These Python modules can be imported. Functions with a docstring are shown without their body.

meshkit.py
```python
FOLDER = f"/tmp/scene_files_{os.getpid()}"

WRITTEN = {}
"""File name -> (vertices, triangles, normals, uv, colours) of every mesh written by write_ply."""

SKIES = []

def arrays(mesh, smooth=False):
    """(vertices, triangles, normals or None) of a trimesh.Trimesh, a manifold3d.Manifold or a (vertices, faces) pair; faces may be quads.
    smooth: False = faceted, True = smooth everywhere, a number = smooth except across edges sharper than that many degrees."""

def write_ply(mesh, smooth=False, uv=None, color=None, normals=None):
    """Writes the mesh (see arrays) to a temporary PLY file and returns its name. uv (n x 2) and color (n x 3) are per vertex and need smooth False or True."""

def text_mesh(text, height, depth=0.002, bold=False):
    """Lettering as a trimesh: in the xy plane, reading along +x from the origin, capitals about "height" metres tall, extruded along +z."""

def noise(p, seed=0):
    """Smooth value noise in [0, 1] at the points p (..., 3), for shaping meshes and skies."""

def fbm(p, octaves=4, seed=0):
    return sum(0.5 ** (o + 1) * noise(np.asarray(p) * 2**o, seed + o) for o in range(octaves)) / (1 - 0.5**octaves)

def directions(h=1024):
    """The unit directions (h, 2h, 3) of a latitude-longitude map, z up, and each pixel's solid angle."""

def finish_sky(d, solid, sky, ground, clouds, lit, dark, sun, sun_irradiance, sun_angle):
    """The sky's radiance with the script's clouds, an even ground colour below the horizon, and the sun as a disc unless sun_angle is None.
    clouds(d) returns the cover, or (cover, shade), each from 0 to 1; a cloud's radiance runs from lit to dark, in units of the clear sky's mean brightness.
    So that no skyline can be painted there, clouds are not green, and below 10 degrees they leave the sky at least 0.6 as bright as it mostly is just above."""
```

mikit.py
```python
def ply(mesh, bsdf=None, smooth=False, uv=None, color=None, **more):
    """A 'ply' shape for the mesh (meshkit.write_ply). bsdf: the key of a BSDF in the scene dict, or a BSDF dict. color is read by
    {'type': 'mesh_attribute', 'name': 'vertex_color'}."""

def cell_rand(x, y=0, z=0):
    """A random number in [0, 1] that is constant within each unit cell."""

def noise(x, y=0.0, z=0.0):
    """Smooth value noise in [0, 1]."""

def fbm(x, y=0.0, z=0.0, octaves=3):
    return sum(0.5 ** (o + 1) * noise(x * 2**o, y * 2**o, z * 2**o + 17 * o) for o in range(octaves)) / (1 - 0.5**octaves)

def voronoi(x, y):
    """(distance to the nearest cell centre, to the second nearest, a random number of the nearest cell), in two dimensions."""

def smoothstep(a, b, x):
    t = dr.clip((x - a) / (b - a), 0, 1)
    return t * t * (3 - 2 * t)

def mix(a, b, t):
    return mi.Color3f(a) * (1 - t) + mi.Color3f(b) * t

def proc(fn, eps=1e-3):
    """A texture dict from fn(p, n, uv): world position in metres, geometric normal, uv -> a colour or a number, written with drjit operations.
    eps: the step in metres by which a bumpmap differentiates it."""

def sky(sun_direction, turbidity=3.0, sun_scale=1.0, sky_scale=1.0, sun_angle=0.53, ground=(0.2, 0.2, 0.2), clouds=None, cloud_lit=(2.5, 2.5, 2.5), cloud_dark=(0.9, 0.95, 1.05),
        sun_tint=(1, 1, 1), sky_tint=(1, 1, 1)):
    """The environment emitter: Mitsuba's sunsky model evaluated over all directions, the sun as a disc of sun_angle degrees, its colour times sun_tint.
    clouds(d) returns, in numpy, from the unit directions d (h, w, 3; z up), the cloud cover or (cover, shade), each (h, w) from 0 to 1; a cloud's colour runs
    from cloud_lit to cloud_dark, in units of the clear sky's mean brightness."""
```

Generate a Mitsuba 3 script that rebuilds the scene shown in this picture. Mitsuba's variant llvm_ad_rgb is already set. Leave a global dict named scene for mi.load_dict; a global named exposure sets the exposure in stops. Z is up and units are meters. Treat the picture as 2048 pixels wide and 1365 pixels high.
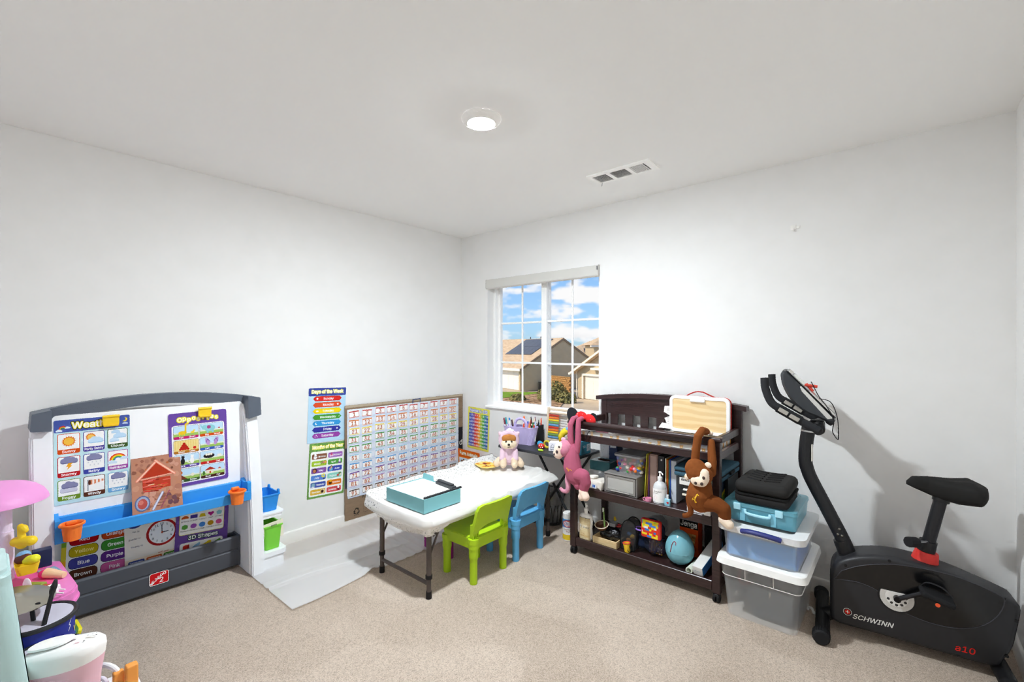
import math, random
import numpy as np, trimesh, shapely, manifold3d as m3
import shapely.geometry as sg
from shapely import affinity
from shapely.ops import unary_union
import mitsuba as mi, drjit as dr
import mikit, meshkit
T = mi.ScalarTransform4f
rng = random.Random(7)
nrng = np.random.default_rng(7)
scene, labels = {'type': 'scene'}, {}

# ---------------------------------------------------------------- camera, sky, sun, lamp, exposure
exposure = 0.2
CAM = np.array([3.262, -3.046, 1.363])
FWD = np.array([-0.6517, 0.7584, 0.0])
scene['camera'] = {'type': 'perspective', 'fov': 2 * math.degrees(math.atan(1024 / 910.0)), 'fov_axis': 'x', 'near_clip': 0.05, 'far_clip': 800.0,
                   'principal_point_offset_y': -15.5 / 1365,
                   'to_world': T().look_at(origin=CAM.tolist(), target=(CAM + FWD).tolist(), up=[0, 0, 1])}
SUN = (-0.50, -0.72, 0.62)
LAMP_RADIANCE = 1150.0


_cr = np.random.default_rng(3)
CLOUDS = [(31.8, 6.4, 5.2, 1.5), (50.0, 2.3, 3.0, 1.3), (33.5, 1.6, 7.0, 1.2), (24.0, 8.6, 4.0, 1.0), (46.0, 9.2, 3.0, .7)] + [(a, e, w, w * .28) for a, e, w in zip(_cr.uniform(70, 380, 40), _cr.uniform(2, 40, 40), _cr.uniform(3, 9, 40))]


def cloud_cover(d):
    """scattered small cumulus: (bearing, elevation, half width, half height) in degrees, with ragged edges"""
    az = (np.degrees(np.arctan2(d[..., 1], d[..., 0])) - 90) % 360
    el = np.degrees(np.arcsin(np.clip(d[..., 2], -1, 1)))
    n = meshkit.fbm(np.stack([az * .55, el * 1.5, el * 0], -1), 5, 3)
    c = np.zeros(el.shape)
    for a, e, w, h in CLOUDS:
        q = ((az - a + 180) % 360 - 180) / w
        r = (el - e) / np.where(el < e, h * .6, h)
        c = np.maximum(c, 1 - np.sqrt(q * q + r * r))
    return np.clip((c + (n - .5) * 1.5) / .35, 0, 1) * (c > -.3), np.clip(.5 - n, 0, .5)


scene['sky'] = mikit.sky(SUN, turbidity=2.6, sun_scale=2.1, sky_scale=3.7, ground=(0.32, 0.29, 0.25), clouds=cloud_cover, cloud_lit=(2.6, 2.6, 2.6), cloud_dark=(1.7, 1.75, 1.9), sky_tint=(0.82, 0.98, 1.18))


# ---------------------------------------------------------------- helpers
def lin(c):  # linear colour of an sRGB hex string
    c = c.lstrip('#')
    v = np.array([int(c[i:i + 2], 16) for i in (0, 2, 4)]) / 255.0
    return np.where(v <= 0.04045, v / 12.92, ((v + 0.055) / 1.055) ** 2.4)


def uniq(key):
    if key not in scene and key not in labels:
        return key
    n = 1
    while f'{key}_{n:03d}' in scene or f'{key}_{n:03d}' in labels:
        n += 1
    return f'{key}_{n:03d}'


def tag(key, label=None, cat=None, group=None, kind=None):
    d = labels.setdefault(key, {})
    if label: d['label'] = label
    if cat: d['category'] = cat
    if group: d['group'] = group
    if kind: d['kind'] = kind
    return key


def thing(name, label, cat, group=None):
    key = uniq(name)
    return tag(key, label, cat, group)


def add(name, mesh, mat='satin', col=None, parent=None, smooth=35, label=None, cat=None, group=None, kind=None, colors=None):
    """One mesh = one entry. col: '#rrggbb' for the whole mesh, colors: linear rgb per vertex."""
    key = uniq((parent + '__' if parent else '') + name)
    if colors is not None:
        scene[key] = mikit.ply(mesh, mat, smooth=False, color=colors)
    elif col is None:
        scene[key] = mikit.ply(mesh, mat, smooth=smooth)
    else:
        if hasattr(mesh, 'to_mesh'):
            q = mesh.to_mesh()
            mesh = trimesh.Trimesh(q.vert_properties[:, :3], q.tri_verts, process=False)
        if smooth is not False and smooth is not True:
            mesh = trimesh.graph.smooth_shade(mesh, angle=math.radians(smooth), facet_minarea=None)
        elif smooth is False:
            mesh = trimesh.Trimesh(mesh.vertices, mesh.faces, process=False)
        scene[key] = mikit.ply(mesh, mat, smooth=smooth is not False, color=np.tile(lin(col), (len(mesh.vertices), 1)))
    if label or cat or group or kind:
        tag(key, label, cat, group, kind)
    return key


def cat_(*ms):
    return trimesh.util.concatenate([m for m in ms])


def tm(man):
    q = man.to_mesh()
    return trimesh.Trimesh(np.array(q.vert_properties[:, :3]), np.array(q.tri_verts), process=False)


def cbox(x0, x1, y0, y1, z0, z1, c=0.003):
    c = min(c, (x1 - x0) * .45, (y1 - y0) * .45, (z1 - z0) * .45)
    p = []
    for sx in (0, 1):
        for sy in (0, 1):
            for sz in (0, 1):
                o = np.array([(x0, x1)[sx], (y0, y1)[sy], (z0, z1)[sz]])
                d = np.array([1 - 2 * sx, 1 - 2 * sy, 1 - 2 * sz]) * c
                for k in range(3):
                    e = d.copy(); e[k] = 0
                    p.append(o + e)
    return trimesh.convex.convex_hull(np.array(p))


def rbox(x0, x1, y0, y1, z0, z1, r=0.01, seg=12):
    r = min(r, (x1 - x0) * .49, (y1 - y0) * .49, (z1 - z0) * .49)
    s = m3.Manifold.sphere(r, seg)
    return tm(m3.Manifold.batch_hull([s.translate((x, y, z)) for x in (x0 + r, x1 - r) for y in (y0 + r, y1 - r) for z in (z0 + r, z1 - r)]))


def move(m, x=0, y=0, z=0, rz=0, rx=0, ry=0, s=1.0, c=(0, 0, 0)):
    """rotate about c (degrees; x, then y, then z), scale, then translate"""
    m = m.copy()
    M = np.eye(4)
    for a, ax in ((rx, [1, 0, 0]), (ry, [0, 1, 0]), (rz, [0, 0, 1])):
        if a: M = trimesh.transformations.rotation_matrix(math.radians(a), ax) @ M
    M[:3, :3] *= s
    c = np.asarray(c, float)
    A = np.eye(4); A[:3, 3] = -c
    B = np.eye(4); B[:3, 3] = c + np.array([x, y, z])
    m.apply_transform(B @ M @ A)
    return m


def ring_mesh(rings, caps=True, closed=False):
    rings = np.asarray(rings, float)
    k, n = rings.shape[:2]
    v = rings.reshape(-1, 3)
    f = []
    for i in range(k if closed else k - 1):
        a, b = i * n, ((i + 1) % k) * n
        j = np.arange(n); jn = (j + 1) % n
        f += [np.stack([a + j, a + jn, b + jn], 1), np.stack([a + j, b + jn, b + j], 1)]
    f = np.vstack(f)
    if caps and not closed:
        v = np.vstack([v, rings[0].mean(0), rings[-1].mean(0)])
        j = np.arange(n); jn = (j + 1) % n
        f = np.vstack([f, np.stack([jn, j, j * 0 + k * n], 1), np.stack([(k - 1) * n + j, (k - 1) * n + jn, j * 0 + k * n + 1], 1)])
    m = trimesh.Trimesh(v, f, process=False)
    return m


def spline(pts, n=8):
    """Catmull-Rom through the points"""
    p = np.asarray(pts, float)
    if len(p) < 3: return p
    q = np.vstack([2 * p[0] - p[1], p, 2 * p[-1] - p[-2]])
    out = []
    for i in range(1, len(q) - 2):
        for t in np.linspace(0, 1, n, endpoint=False):
            a, b, c, d = q[i - 1], q[i], q[i + 1], q[i + 2]
            out.append(.5 * (2 * b + (c - a) * t + (2 * a - 5 * b + 4 * c - d) * t * t + (3 * b - a - 3 * c + d) * t ** 3))
    out.append(p[-1])
    return np.array(out)


def tube(path, r, n=10, closed=False, flat=1.0):
    p = np.asarray(path, float)
    r = np.broadcast_to(np.asarray(r, float), (len(p),))
    if closed:
        tg = np.roll(p, -1, 0) - np.roll(p, 1, 0)
    else:
        tg = np.gradient(p, axis=0)
    tg /= np.linalg.norm(tg, axis=1, keepdims=True) + 1e-12
    u = np.cross(tg[0], [0, 0, 1.0] if abs(tg[0][2]) < .9 else [1.0, 0, 0])
    u /= np.linalg.norm(u)
    a = np.arange(n) * 2 * np.pi / n
    rings = []
    for i in range(len(p)):
        u = u - tg[i] * (u @ tg[i]); u /= np.linalg.norm(u)
        w = np.cross(tg[i], u)
        rings.append(p[i] + r[i] * (np.cos(a)[:, None] * u + flat * np.sin(a)[:, None] * w))
    return ring_mesh(rings, caps=not closed, closed=closed)


def cyl(p0, p1, r, r2=None, n=16):
    return tube([p0, p1], [r, r if r2 is None else r2], n)


def lathe(prof, n=28, x=0, y=0, z=0):
    """closed profile of (r, z) from bottom to top"""
    a = np.arange(n) * 2 * np.pi / n
    rings = [np.stack([x + max(r, 1e-5) * np.cos(a), y + max(r, 1e-5) * np.sin(a), np.full(n, z + h)], 1) for r, h in prof]
    return ring_mesh(rings, caps=True)


def poly_mesh(poly, h):
    if isinstance(poly, (list, np.ndarray)): poly = sg.Polygon(poly)
    poly = poly.buffer(0)
    gs = getattr(poly, 'geoms', [poly])
    return cat_(*[trimesh.creation.extrude_polygon(g, h, engine='earcut') for g in gs if g.area > 1e-10])


def frame(m, o, U, V, N=None):
    """map local xyz to o + x U + y V + z N"""
    U, V = np.asarray(U, float), np.asarray(V, float)
    N = np.cross(U, V) if N is None else np.asarray(N, float)
    M = np.eye(4); M[:3, 0], M[:3, 1], M[:3, 2], M[:3, 3] = U, V, N, o
    m = m.copy(); m.apply_transform(M)
    if np.linalg.det(M[:3, :3]) < 0: m.invert()
    return m


def prism_y(pts, y0, y1):
    """polygon in x,z extruded along y"""
    return frame(poly_mesh(pts, y1 - y0), (0, y1, 0), (1, 0, 0), (0, 0, 1), (0, -1, 0))


def prism_x(pts, x0, x1):
    """polygon in y,z extruded along x"""
    return frame(poly_mesh(pts, x1 - x0), (x0, 0, 0), (0, 1, 0), (0, 0, 1), (1, 0, 0))


def rrect(x0, y0, x1, y1, r, q=5):
    return sg.box(x0 + r, y0 + r, x1 - r, y1 - r).buffer(r, quad_segs=q)


def blob(chains, edge=0.008, it=8):
    """one smooth body: every chain is a list of (x, y, z, r); neighbours in a chain are hulled, all are joined"""
    parts = []
    for ch in chains:
        s = [m3.Manifold.sphere(q[3], 16).translate(tuple(float(v) for v in q[:3])) for q in ch]
        parts += s[:1] if len(s) == 1 else [m3.Manifold.batch_hull([a, b]) for a, b in zip(s, s[1:])]
    m = m3.Manifold.batch_boolean(parts, m3.OpType.Add).refine_to_length(edge)
    q = m.to_mesh()
    t = trimesh.Trimesh(np.array(q.vert_properties[:, :3]), np.array(q.tri_verts), process=True)
    return trimesh.smoothing.filter_taubin(t, lamb=.5, nu=.52, iterations=it)


def ball(x, y, z, rx, ry=None, rz=None, sub=2):
    m = trimesh.creation.icosphere(subdivisions=sub, radius=1.0)
    m.apply_scale([rx, ry or rx, rz or rx]); m.apply_translation([x, y, z])
    return m


# ---------------------------------------------------------------- flat print: coloured shapes in a sheet's own plane
_TXT = {}


def text_tris(s, bold=True):
    """triangles (k, 3, 2) of a line of lettering with capitals 1 high, and its width"""
    if (s, bold) not in _TXT:
        m = meshkit.text_mesh(s, 1.0, 0.1, bold)
        up = m.face_normals[:, 2] > .5
        t = m.vertices[m.faces[up]][:, :, :2]
        x0 = t[..., 0].min()
        t = t - np.array([x0, 0])
        _TXT[(s, bold)] = (t, t[..., 0].max())
    return _TXT[(s, bold)]


class Print:
    def __init__(self): self.t, self.c, self.z, self.l = [], [], [], 0

    def tri(self, t, c):
        self.l += 1
        t = np.asarray(t, float)
        self.t.append(t); self.c.append(np.tile(lin(c), (len(t) * 3, 1))); self.z.append(np.full(len(t) * 3, self.l))

    def poly(self, p, c):
        if isinstance(p, (list, np.ndarray)): p = sg.Polygon(p)
        p = p.buffer(0)
        out = []
        for g in getattr(p, 'geoms', [p]):
            if g.area > 1e-9:
                v, f = trimesh.creation.triangulate_polygon(g, engine='earcut')
                out.append(v[f])
        if out: self.tri(np.vstack(out), c)

    def rect(self, x, y, w, h, c): self.tri([[[x, y], [x + w, y], [x + w, y + h]], [[x, y], [x + w, y + h], [x, y + h]]], c)

    def rr(self, x, y, w, h, r, c): self.poly(rrect(x, y, x + w, y + h, min(r, w * .49, h * .49), 3), c)

    def ell(self, x, y, rx, ry, c, n=16, rot=0):
        a = np.arange(n) * 2 * np.pi / n
        q = np.stack([np.cos(a) * rx, np.sin(a) * ry], 1)
        r = math.radians(rot); q = q @ np.array([[math.cos(r), math.sin(r)], [-math.sin(r), math.cos(r)]]) + [x, y]
        self.tri([[q[0], q[i], q[i + 1]] for i in range(1, n - 1)], c)

    def ngon(self, x, y, r, n, c, rot=90, ry=None):
        a = np.arange(n) * 2 * np.pi / n + math.radians(rot)
        self.poly(np.stack([x + r * np.cos(a), y + (ry or r) * np.sin(a)], 1), c)

    def star(self, x, y, r, k, c, inner=.45):
        a = np.arange(2 * k) * np.pi / k + np.pi / 2
        rr = np.where(np.arange(2 * k) % 2 == 0, r, r * inner)
        self.poly(np.stack([x + rr * np.cos(a), y + rr * np.sin(a)], 1), c)

    def line(self, pts, w, c): self.poly(sg.LineString(pts).buffer(w / 2, cap_style=1, quad_segs=2), c)

    def blot(self, x, y, r, c, seed=0, n=14, k=.35):
        q = random.Random(seed)
        self.poly([(x + r * (1 + k * (q.random() - .5)) * math.cos(i * 2 * math.pi / n), y + r * (1 + k * (q.random() - .5)) * math.sin(i * 2 * math.pi / n)) for i in range(n)], c)

    def cloud(self, x, y, s, c, c2=None):
        for sh, cc in ((0, c2), (1, c)):
            if cc:
                d = (1 - sh) * -.12 * s
                self.poly(unary_union([sg.Point(x + a * s, y + b * s + d).buffer(r * s, quad_segs=4) for a, b, r in ((-.55, 0, .3), (-.15, .18, .4), (.3, .1, .36), (.62, -.02, .26))] + [sg.box(x - .6 * s, y - .28 * s + d, x + .65 * s, y + d)]), cc)

    def text(self, s, x, y, h, c, anchor='m', maxw=None, outline=None, ow=.12, bold=True, arc=0):
        t, w = text_tris(s, bold)
        kx = h if not maxw or w * h <= maxw else maxw / w
        x0 = x - {'l': 0, 'm': .5, 'r': 1}[anchor] * w * kx
        q = t * [kx, h] + [x0, y]
        if outline:
            u = unary_union([sg.Polygon(k).buffer(h * .012) for k in q]).buffer(h * ow, quad_segs=2)
            self.poly(u, outline)
        self.tri(q, c)

    def build(self, o, U, V, lift=.0008, step=1.2e-5):
        U, V = np.asarray(U, float), np.asarray(V, float)
        N = np.cross(U, V); N /= np.linalg.norm(N)
        q = np.vstack([t.reshape(-1, 2) for t in self.t]); z = np.concatenate(self.z)
        v = np.asarray(o) + q[:, :1] * U + q[:, 1:] * V + (lift + step * z)[:, None] * N
        f = np.arange(len(v)).reshape(-1, 3)
        a = v[f]
        bad = np.einsum('ij,j->i', np.cross(a[:, 1] - a[:, 0], a[:, 2] - a[:, 0]), N) < 0
        f[bad] = f[bad][:, ::-1]
        return trimesh.Trimesh(v, f, process=False), np.vstack(self.c)


def put_print(pr, parent, o, U, V, lift=.0008, mat='paper', name='print'):
    m, c = pr.build(o, U, V, lift)
    return add(name, m, mat, parent=parent, colors=c)


# ---------------------------------------------------------------- materials
VC = {'type': 'mesh_attribute', 'name': 'vertex_color'}
proc, noise, fbm, voronoi, cell_rand, smoothstep, mix = mikit.proc, mikit.noise, mikit.fbm, mikit.voronoi, mikit.cell_rand, mikit.smoothstep, (lambda a, b, t: mikit.mix(plain(a), plain(b), t))


def plain(c): return [float(v) for v in c] if isinstance(c, np.ndarray) else c


def rgb(c): return {'type': 'rgb', 'value': [float(v) for v in lin(c)]}


def two(b): return {'type': 'twosided', 'bsdf': b}


def prin(color, rough=.5, metal=0.0, spec=.5, **k):
    return {'type': 'principled', 'base_color': color, 'roughness': rough, 'metallic': metal, 'specular': spec, **k}


scene['paper'] = two({'type': 'diffuse', 'reflectance': VC})
scene['satin'] = two(prin(VC, .45, 0, .4))
scene['gloss'] = two(prin(VC, .18, 0, .5))
scene['rubber'] = two(prin(VC, .75, 0, .25))
scene['metal'] = two(prin(VC, .28, 1.0))
scene['plush'] = two({'type': 'bumpmap', 'nested': prin(VC, .95, 0, .1, sheen=.6, sheen_tint=.5), 'bump': proc(lambda p, n, uv: noise(p.x * 380, p.y * 380, p.z * 300), 6e-4), 'scale': .0015})
scene['cloth_fabric'] = two(prin(VC, .9, 0, .15, sheen=.3))
wall_c0, wall_c1 = lin('#ecebea'), lin('#e8e7e5')
scene['wall_paint'] = two({'type': 'bumpmap', 'nested': {'type': 'diffuse', 'reflectance': proc(lambda p, n, uv: mix(wall_c0, wall_c1, fbm(p.x * 9, p.y * 9, p.z * 9, 3)))},
                           'bump': proc(lambda p, n, uv: fbm(p.x * 130, p.y * 130, p.z * 130, 2), 1e-3), 'scale': .0009})
scene['ceiling_paint'] = two({'type': 'bumpmap', 'nested': {'type': 'diffuse', 'reflectance': rgb('#f2f1ef')},
                              'bump': proc(lambda p, n, uv: fbm(p.x * 110, p.y * 110, 0, 2), 1e-3), 'scale': .0009})
ca, cb, cc_ = lin('#d0c0b1'), lin('#a69585'), lin('#84756a')


def carpet_color(p, n, uv):
    tuft = noise(p.x * 290, p.y * 290) * .5 + noise(p.x * 620 + 9, p.y * 620) * .5
    fleck = smoothstep(.60, .9, noise(p.x * 240 + 31, p.y * 240 + 5))
    worn = fbm(p.x * 2.6 + 2, p.y * 2.6, 0, 3)
    sweep = smoothstep(.42, .58, noise(p.x * 3.1 + p.y * 1.3 + 4, p.y * 3.4 - p.x * .8))
    t = smoothstep(.25, .8, tuft) * .62 + (worn - .5) * .5 + sweep * .20
    return mix(mix(ca, cb, dr.clip(t, 0, 1)), cc_, fleck * .35)


scene['carpet'] = two({'type': 'bumpmap', 'nested': {'type': 'diffuse', 'reflectance': proc(carpet_color)},
                       'bump': proc(lambda p, n, uv: noise(p.x * 210, p.y * 210) + .5 * noise(p.x * 420, p.y * 420), 8e-4), 'scale': .004})
wd0, wd1 = lin('#3a2625'), lin('#241515')
scene['dark_wood'] = two(prin(proc(lambda p, n, uv: mix(wd0, wd1, fbm(p.x * 14, p.y * 60, p.z * 130, 3))), .32, 0, .5))
lw0, lw1 = lin('#ecd3a6'), lin('#d8b681')


def pale_wood(p, n, uv):
    g = p.z * 55 + 2.4 * fbm(p.x * 6, p.y * 9, p.z * 7, 2)
    return mix(lw0, lw1, smoothstep(.35, .95, dr.abs(dr.sin(g * 1.3))) * .55 + .25 * fbm(p.x * 30, p.y * 30, p.z * 260, 2))


scene['pale_wood'] = two(prin(proc(pale_wood), .4, 0, .4))
tw0, tw1 = lin('#e5cfa4'), lin('#c9a873')
scene['tray_wood'] = two(prin(proc(lambda p, n, uv: mix(tw0, tw1, fbm(p.x * 12, p.y * 40, p.z * 240, 3))), .55, 0, .3))
kb0, kb1 = lin('#957e69'), lin('#84705c')
scene['cardboard'] = two({'type': 'diffuse', 'reflectance': proc(lambda p, n, uv: mix(kb0, kb1, .6 * fbm(p.y * 5, p.z * 60, 0, 3) + .4 * noise(p.y * 60, p.z * 220)))})
scene['window_glass'] = {'type': 'thindielectric', 'int_ior': 1.12}
def see_through(cover, col, rough):
    """thin clear or tinted plastic: the share of it that is not clear scatters and shines like plastic"""
    return {'type': 'mask', 'opacity': cover, 'bsdf': two(prin(rgb(col), rough, 0, .7))}


scene['grey_mesh'] = see_through(.6, '#2a2b2d', .7)
scene['clear_plastic'] = see_through(.13, '#e4e8ea', .22)
scene['frosted_plastic'] = see_through(.62, '#c9c8c4', .4)
scene['teal_plastic'] = see_through(.60, '#6fb4c6', .25)
scene['sheet_film'] = see_through(.32, '#eef1f4', .18)
scene['dark_film'] = see_through(.48, '#8d9093', .25)
scene['navy_mesh'] = see_through(.62, '#18223a', .8)


td0, td1 = lin('#dcdad6'), lin('#3a393a')


def dots(p, n, uv):  # white film printed with small black dots along two of its borders
    d, _, _ = voronoi(p.x * 58, (p.y - p.z) * 58)
    border = dr.maximum(1 - smoothstep(.84, .92, p.x), (1 - smoothstep(.382, .39, p.z)) * (1 - smoothstep(-1.42, -1.38, p.y)))
    return mix(td0, td1, (1 - smoothstep(.13, .18, d)) * border)


scene['dotted_cloth'] = two(prin(proc(dots), .24, 0, .6))
# ---------------------------------------------------------------- the room
RX, RY, RZ = 3.65, -3.45, 2.44
WX0, WX1, WZ0, WZ1, WD = 0.345, 1.519, 0.832, 2.0, 0.17
add('floor', cbox(-.12, RX + .12, RY - .12, .17, -.06, 0, .001), 'carpet', kind='structure', smooth=False)
add('ceiling', move(poly_mesh(sg.box(-.12, RY - .12, RX + .12, .17).difference(sg.box(1.780, -.572, 2.135, -.441)), .02), z=RZ), 'ceiling_paint', kind='structure', smooth=False)
add('ceiling_slab', cbox(-.12, RX + .12, RY - .12, .17, RZ + .3, RZ + .4, .001), 'ceiling_paint', kind='structure', smooth=False)
add('wall_left', cbox(-.12, 0, RY - .12, .17, 0, RZ, .0005), 'wall_paint', kind='structure', smooth=False)
add('wall_right', cbox(RX, RX + .12, RY - .12, .17, 0, RZ, .0005), 'wall_paint', kind='structure', smooth=False)
add('wall_front', cbox(0, RX, RY - .12, RY, 0, RZ, .0005), 'wall_paint', kind='structure', smooth=False)
wp = sg.box(0, 0, RX, RZ).difference(sg.box(WX0, WZ0, WX1, WZ1))
add('wall_back', prism_y(wp, 0, WD), 'wall_paint', kind='structure', smooth=False)


def base_profile(n):
    return [(0, 0), (0.013, 0), (0.013, n - .012), (0.008, n - .003), (0.003, n), (0, n)]


bp = base_profile(.085)
add('baseboard_back', frame(poly_mesh(bp, RX), (0, 0, 0), (0, -1, 0), (0, 0, 1), (1, 0, 0)), 'satin', '#eceae6', kind='structure')
add('baseboard_left', frame(poly_mesh(bp, -RY), (0, RY, 0), (1, 0, 0), (0, 0, 1), (0, 1, 0)), 'satin', '#eceae6', kind='structure')
add('baseboard_right', frame(poly_mesh(bp, -RY), (RX, RY, 0), (-1, 0, 0), (0, 0, 1), (0, 1, 0)), 'satin', '#eceae6', kind='structure')

# window: sill board, vinyl frame, two sashes with muntins, panes
wd = tag('window_1', kind='structure')
W = '#f4f4f2'
add('sill', cbox(WX0 - .012, WX1 + .012, -.022, WD, WZ0 - .012, WZ0 + .008, .004), 'satin', W, wd)
for k, (a, b) in enumerate(((WX0, WX0 + .03), (WX1 - .03, WX1))):
    add('frame_jamb', cbox(a, b, .075, WD, WZ0, WZ1, .004), 'satin', W, wd)
add('frame_head', cbox(WX0, WX1, .075, WD, WZ1 - .03, WZ1, .004), 'satin', W, wd)
add('frame_foot', cbox(WX0, WX1, .075, WD, WZ0 + .005, WZ0 + .032, .004), 'satin', W, wd)


def sash(x0, x1, y0, y1, st):
    s = sg.box(x0, .858, x1, 1.975).difference(sg.box(x0 + st[0], .872, x1 - st[1], 1.955))
    k = add('sash', prism_y(s, y0, y1), 'satin', W, wd, smooth=False)
    gx0, gx1 = x0 + st[0], x1 - st[1]
    ym = (y0 + y1) / 2
    xm = (gx0 + gx1) / 2
    add('muntin', cbox(xm - .009, xm + .009, ym - .006, ym + .006, .872, 1.955, .003), 'satin', W, k)
    zs = [1.236, 1.598]
    for z in zs:
        add('muntin', cbox(gx0, gx1, ym - .006, ym + .006, z - .009, z + .009, .003), 'satin', W, k)
    for a, b in ((gx0, xm), (xm, gx1)):
        zz = [.872] + zs + [1.955]
        for c, d in zip(zz, zz[1:]):
            add('pane', trimesh.Trimesh([[a, ym, c], [b, ym, c], [b, ym, d], [a, ym, d]], [[0, 1, 2], [0, 2, 3]], process=False), 'window_glass', None, k, smooth=False)


sash(WX0 + .025, .962, .12, .15, (.03, .055))
sash(.905, WX1 - .025, .085, .115, (.055, .03))
# roller blind, rolled up behind a fabric cassette
rb = thing('roller_blind', 'rolled-up light grey roller blind across the top of the window', 'blind')
add('cassette', prism_x([(-.012, 1.998), (.055, 1.998), (.055, 1.925), (.03, 1.915), (-.006, 1.915), (-.014, 1.922)], WX0 - .006, WX1 - .006), 'satin', '#cfcdc8', rb, smooth=20)
for x in (WX0 - .0075, WX1 - .0045):
    add('end_cap', prism_x([(-.014, 1.9995), (.055, 1.9995), (.055, 1.923), (.03, 1.913), (-.008, 1.913), (-.016, 1.921)], x - .002, x + .002), 'satin', '#b9b7b2', rb)
add('bracket', cbox(WX1 - .016, WX1 - .008, -.02, -.013, 1.962, 1.99, .001), 'satin', '#77777a', rb)

# ceiling light (surface disc) and air vent
lx, ly = 1.768, -1.527
cl = thing('ceiling_light', 'round white disc light glowing on the ceiling', 'ceiling light')
add('trim_ring', lathe([(.0925, 0), (.0925, -.006), (.088, -.014), (.0655, -.027), (.0655, -.022), (.06, -.02)][::-1], 48, lx, ly, RZ), 'satin', '#efedea', cl)
lens = lathe([(.0005, -.032), (.022, -.0318), (.042, -.031), (.056, -.029), (.063, -.0265), (.064, -.020), (.0005, -.0195)], 40, lx, ly, RZ)
k = add('lens', lens, 'paper', '#ffffff', cl)
scene[k]['emitter'] = {'type': 'area', 'radiance': {'type': 'rgb', 'value': [LAMP_RADIANCE, LAMP_RADIANCE * 1.09, LAMP_RADIANCE * 1.15]}}
vx0, vx1, vy0, vy1 = 1.763, 2.169, -.594, -.423
vt = thing('air_vent', 'white rectangular air vent with three louvred panels set in the ceiling', 'vent')
cells = [(1.786, 1.880), (1.906, 2.008), (2.033, 2.129)]
vp = sg.box(vx0, vy0, vx1, vy1)
for a, b in cells: vp = vp.difference(sg.box(a, -.563, b, -.450))
add('frame', frame(poly_mesh(vp, .008), (0, 0, RZ - .008), (1, 0, 0), (0, 1, 0)), 'satin', '#f1f0ed', vt, smooth=False)
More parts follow.
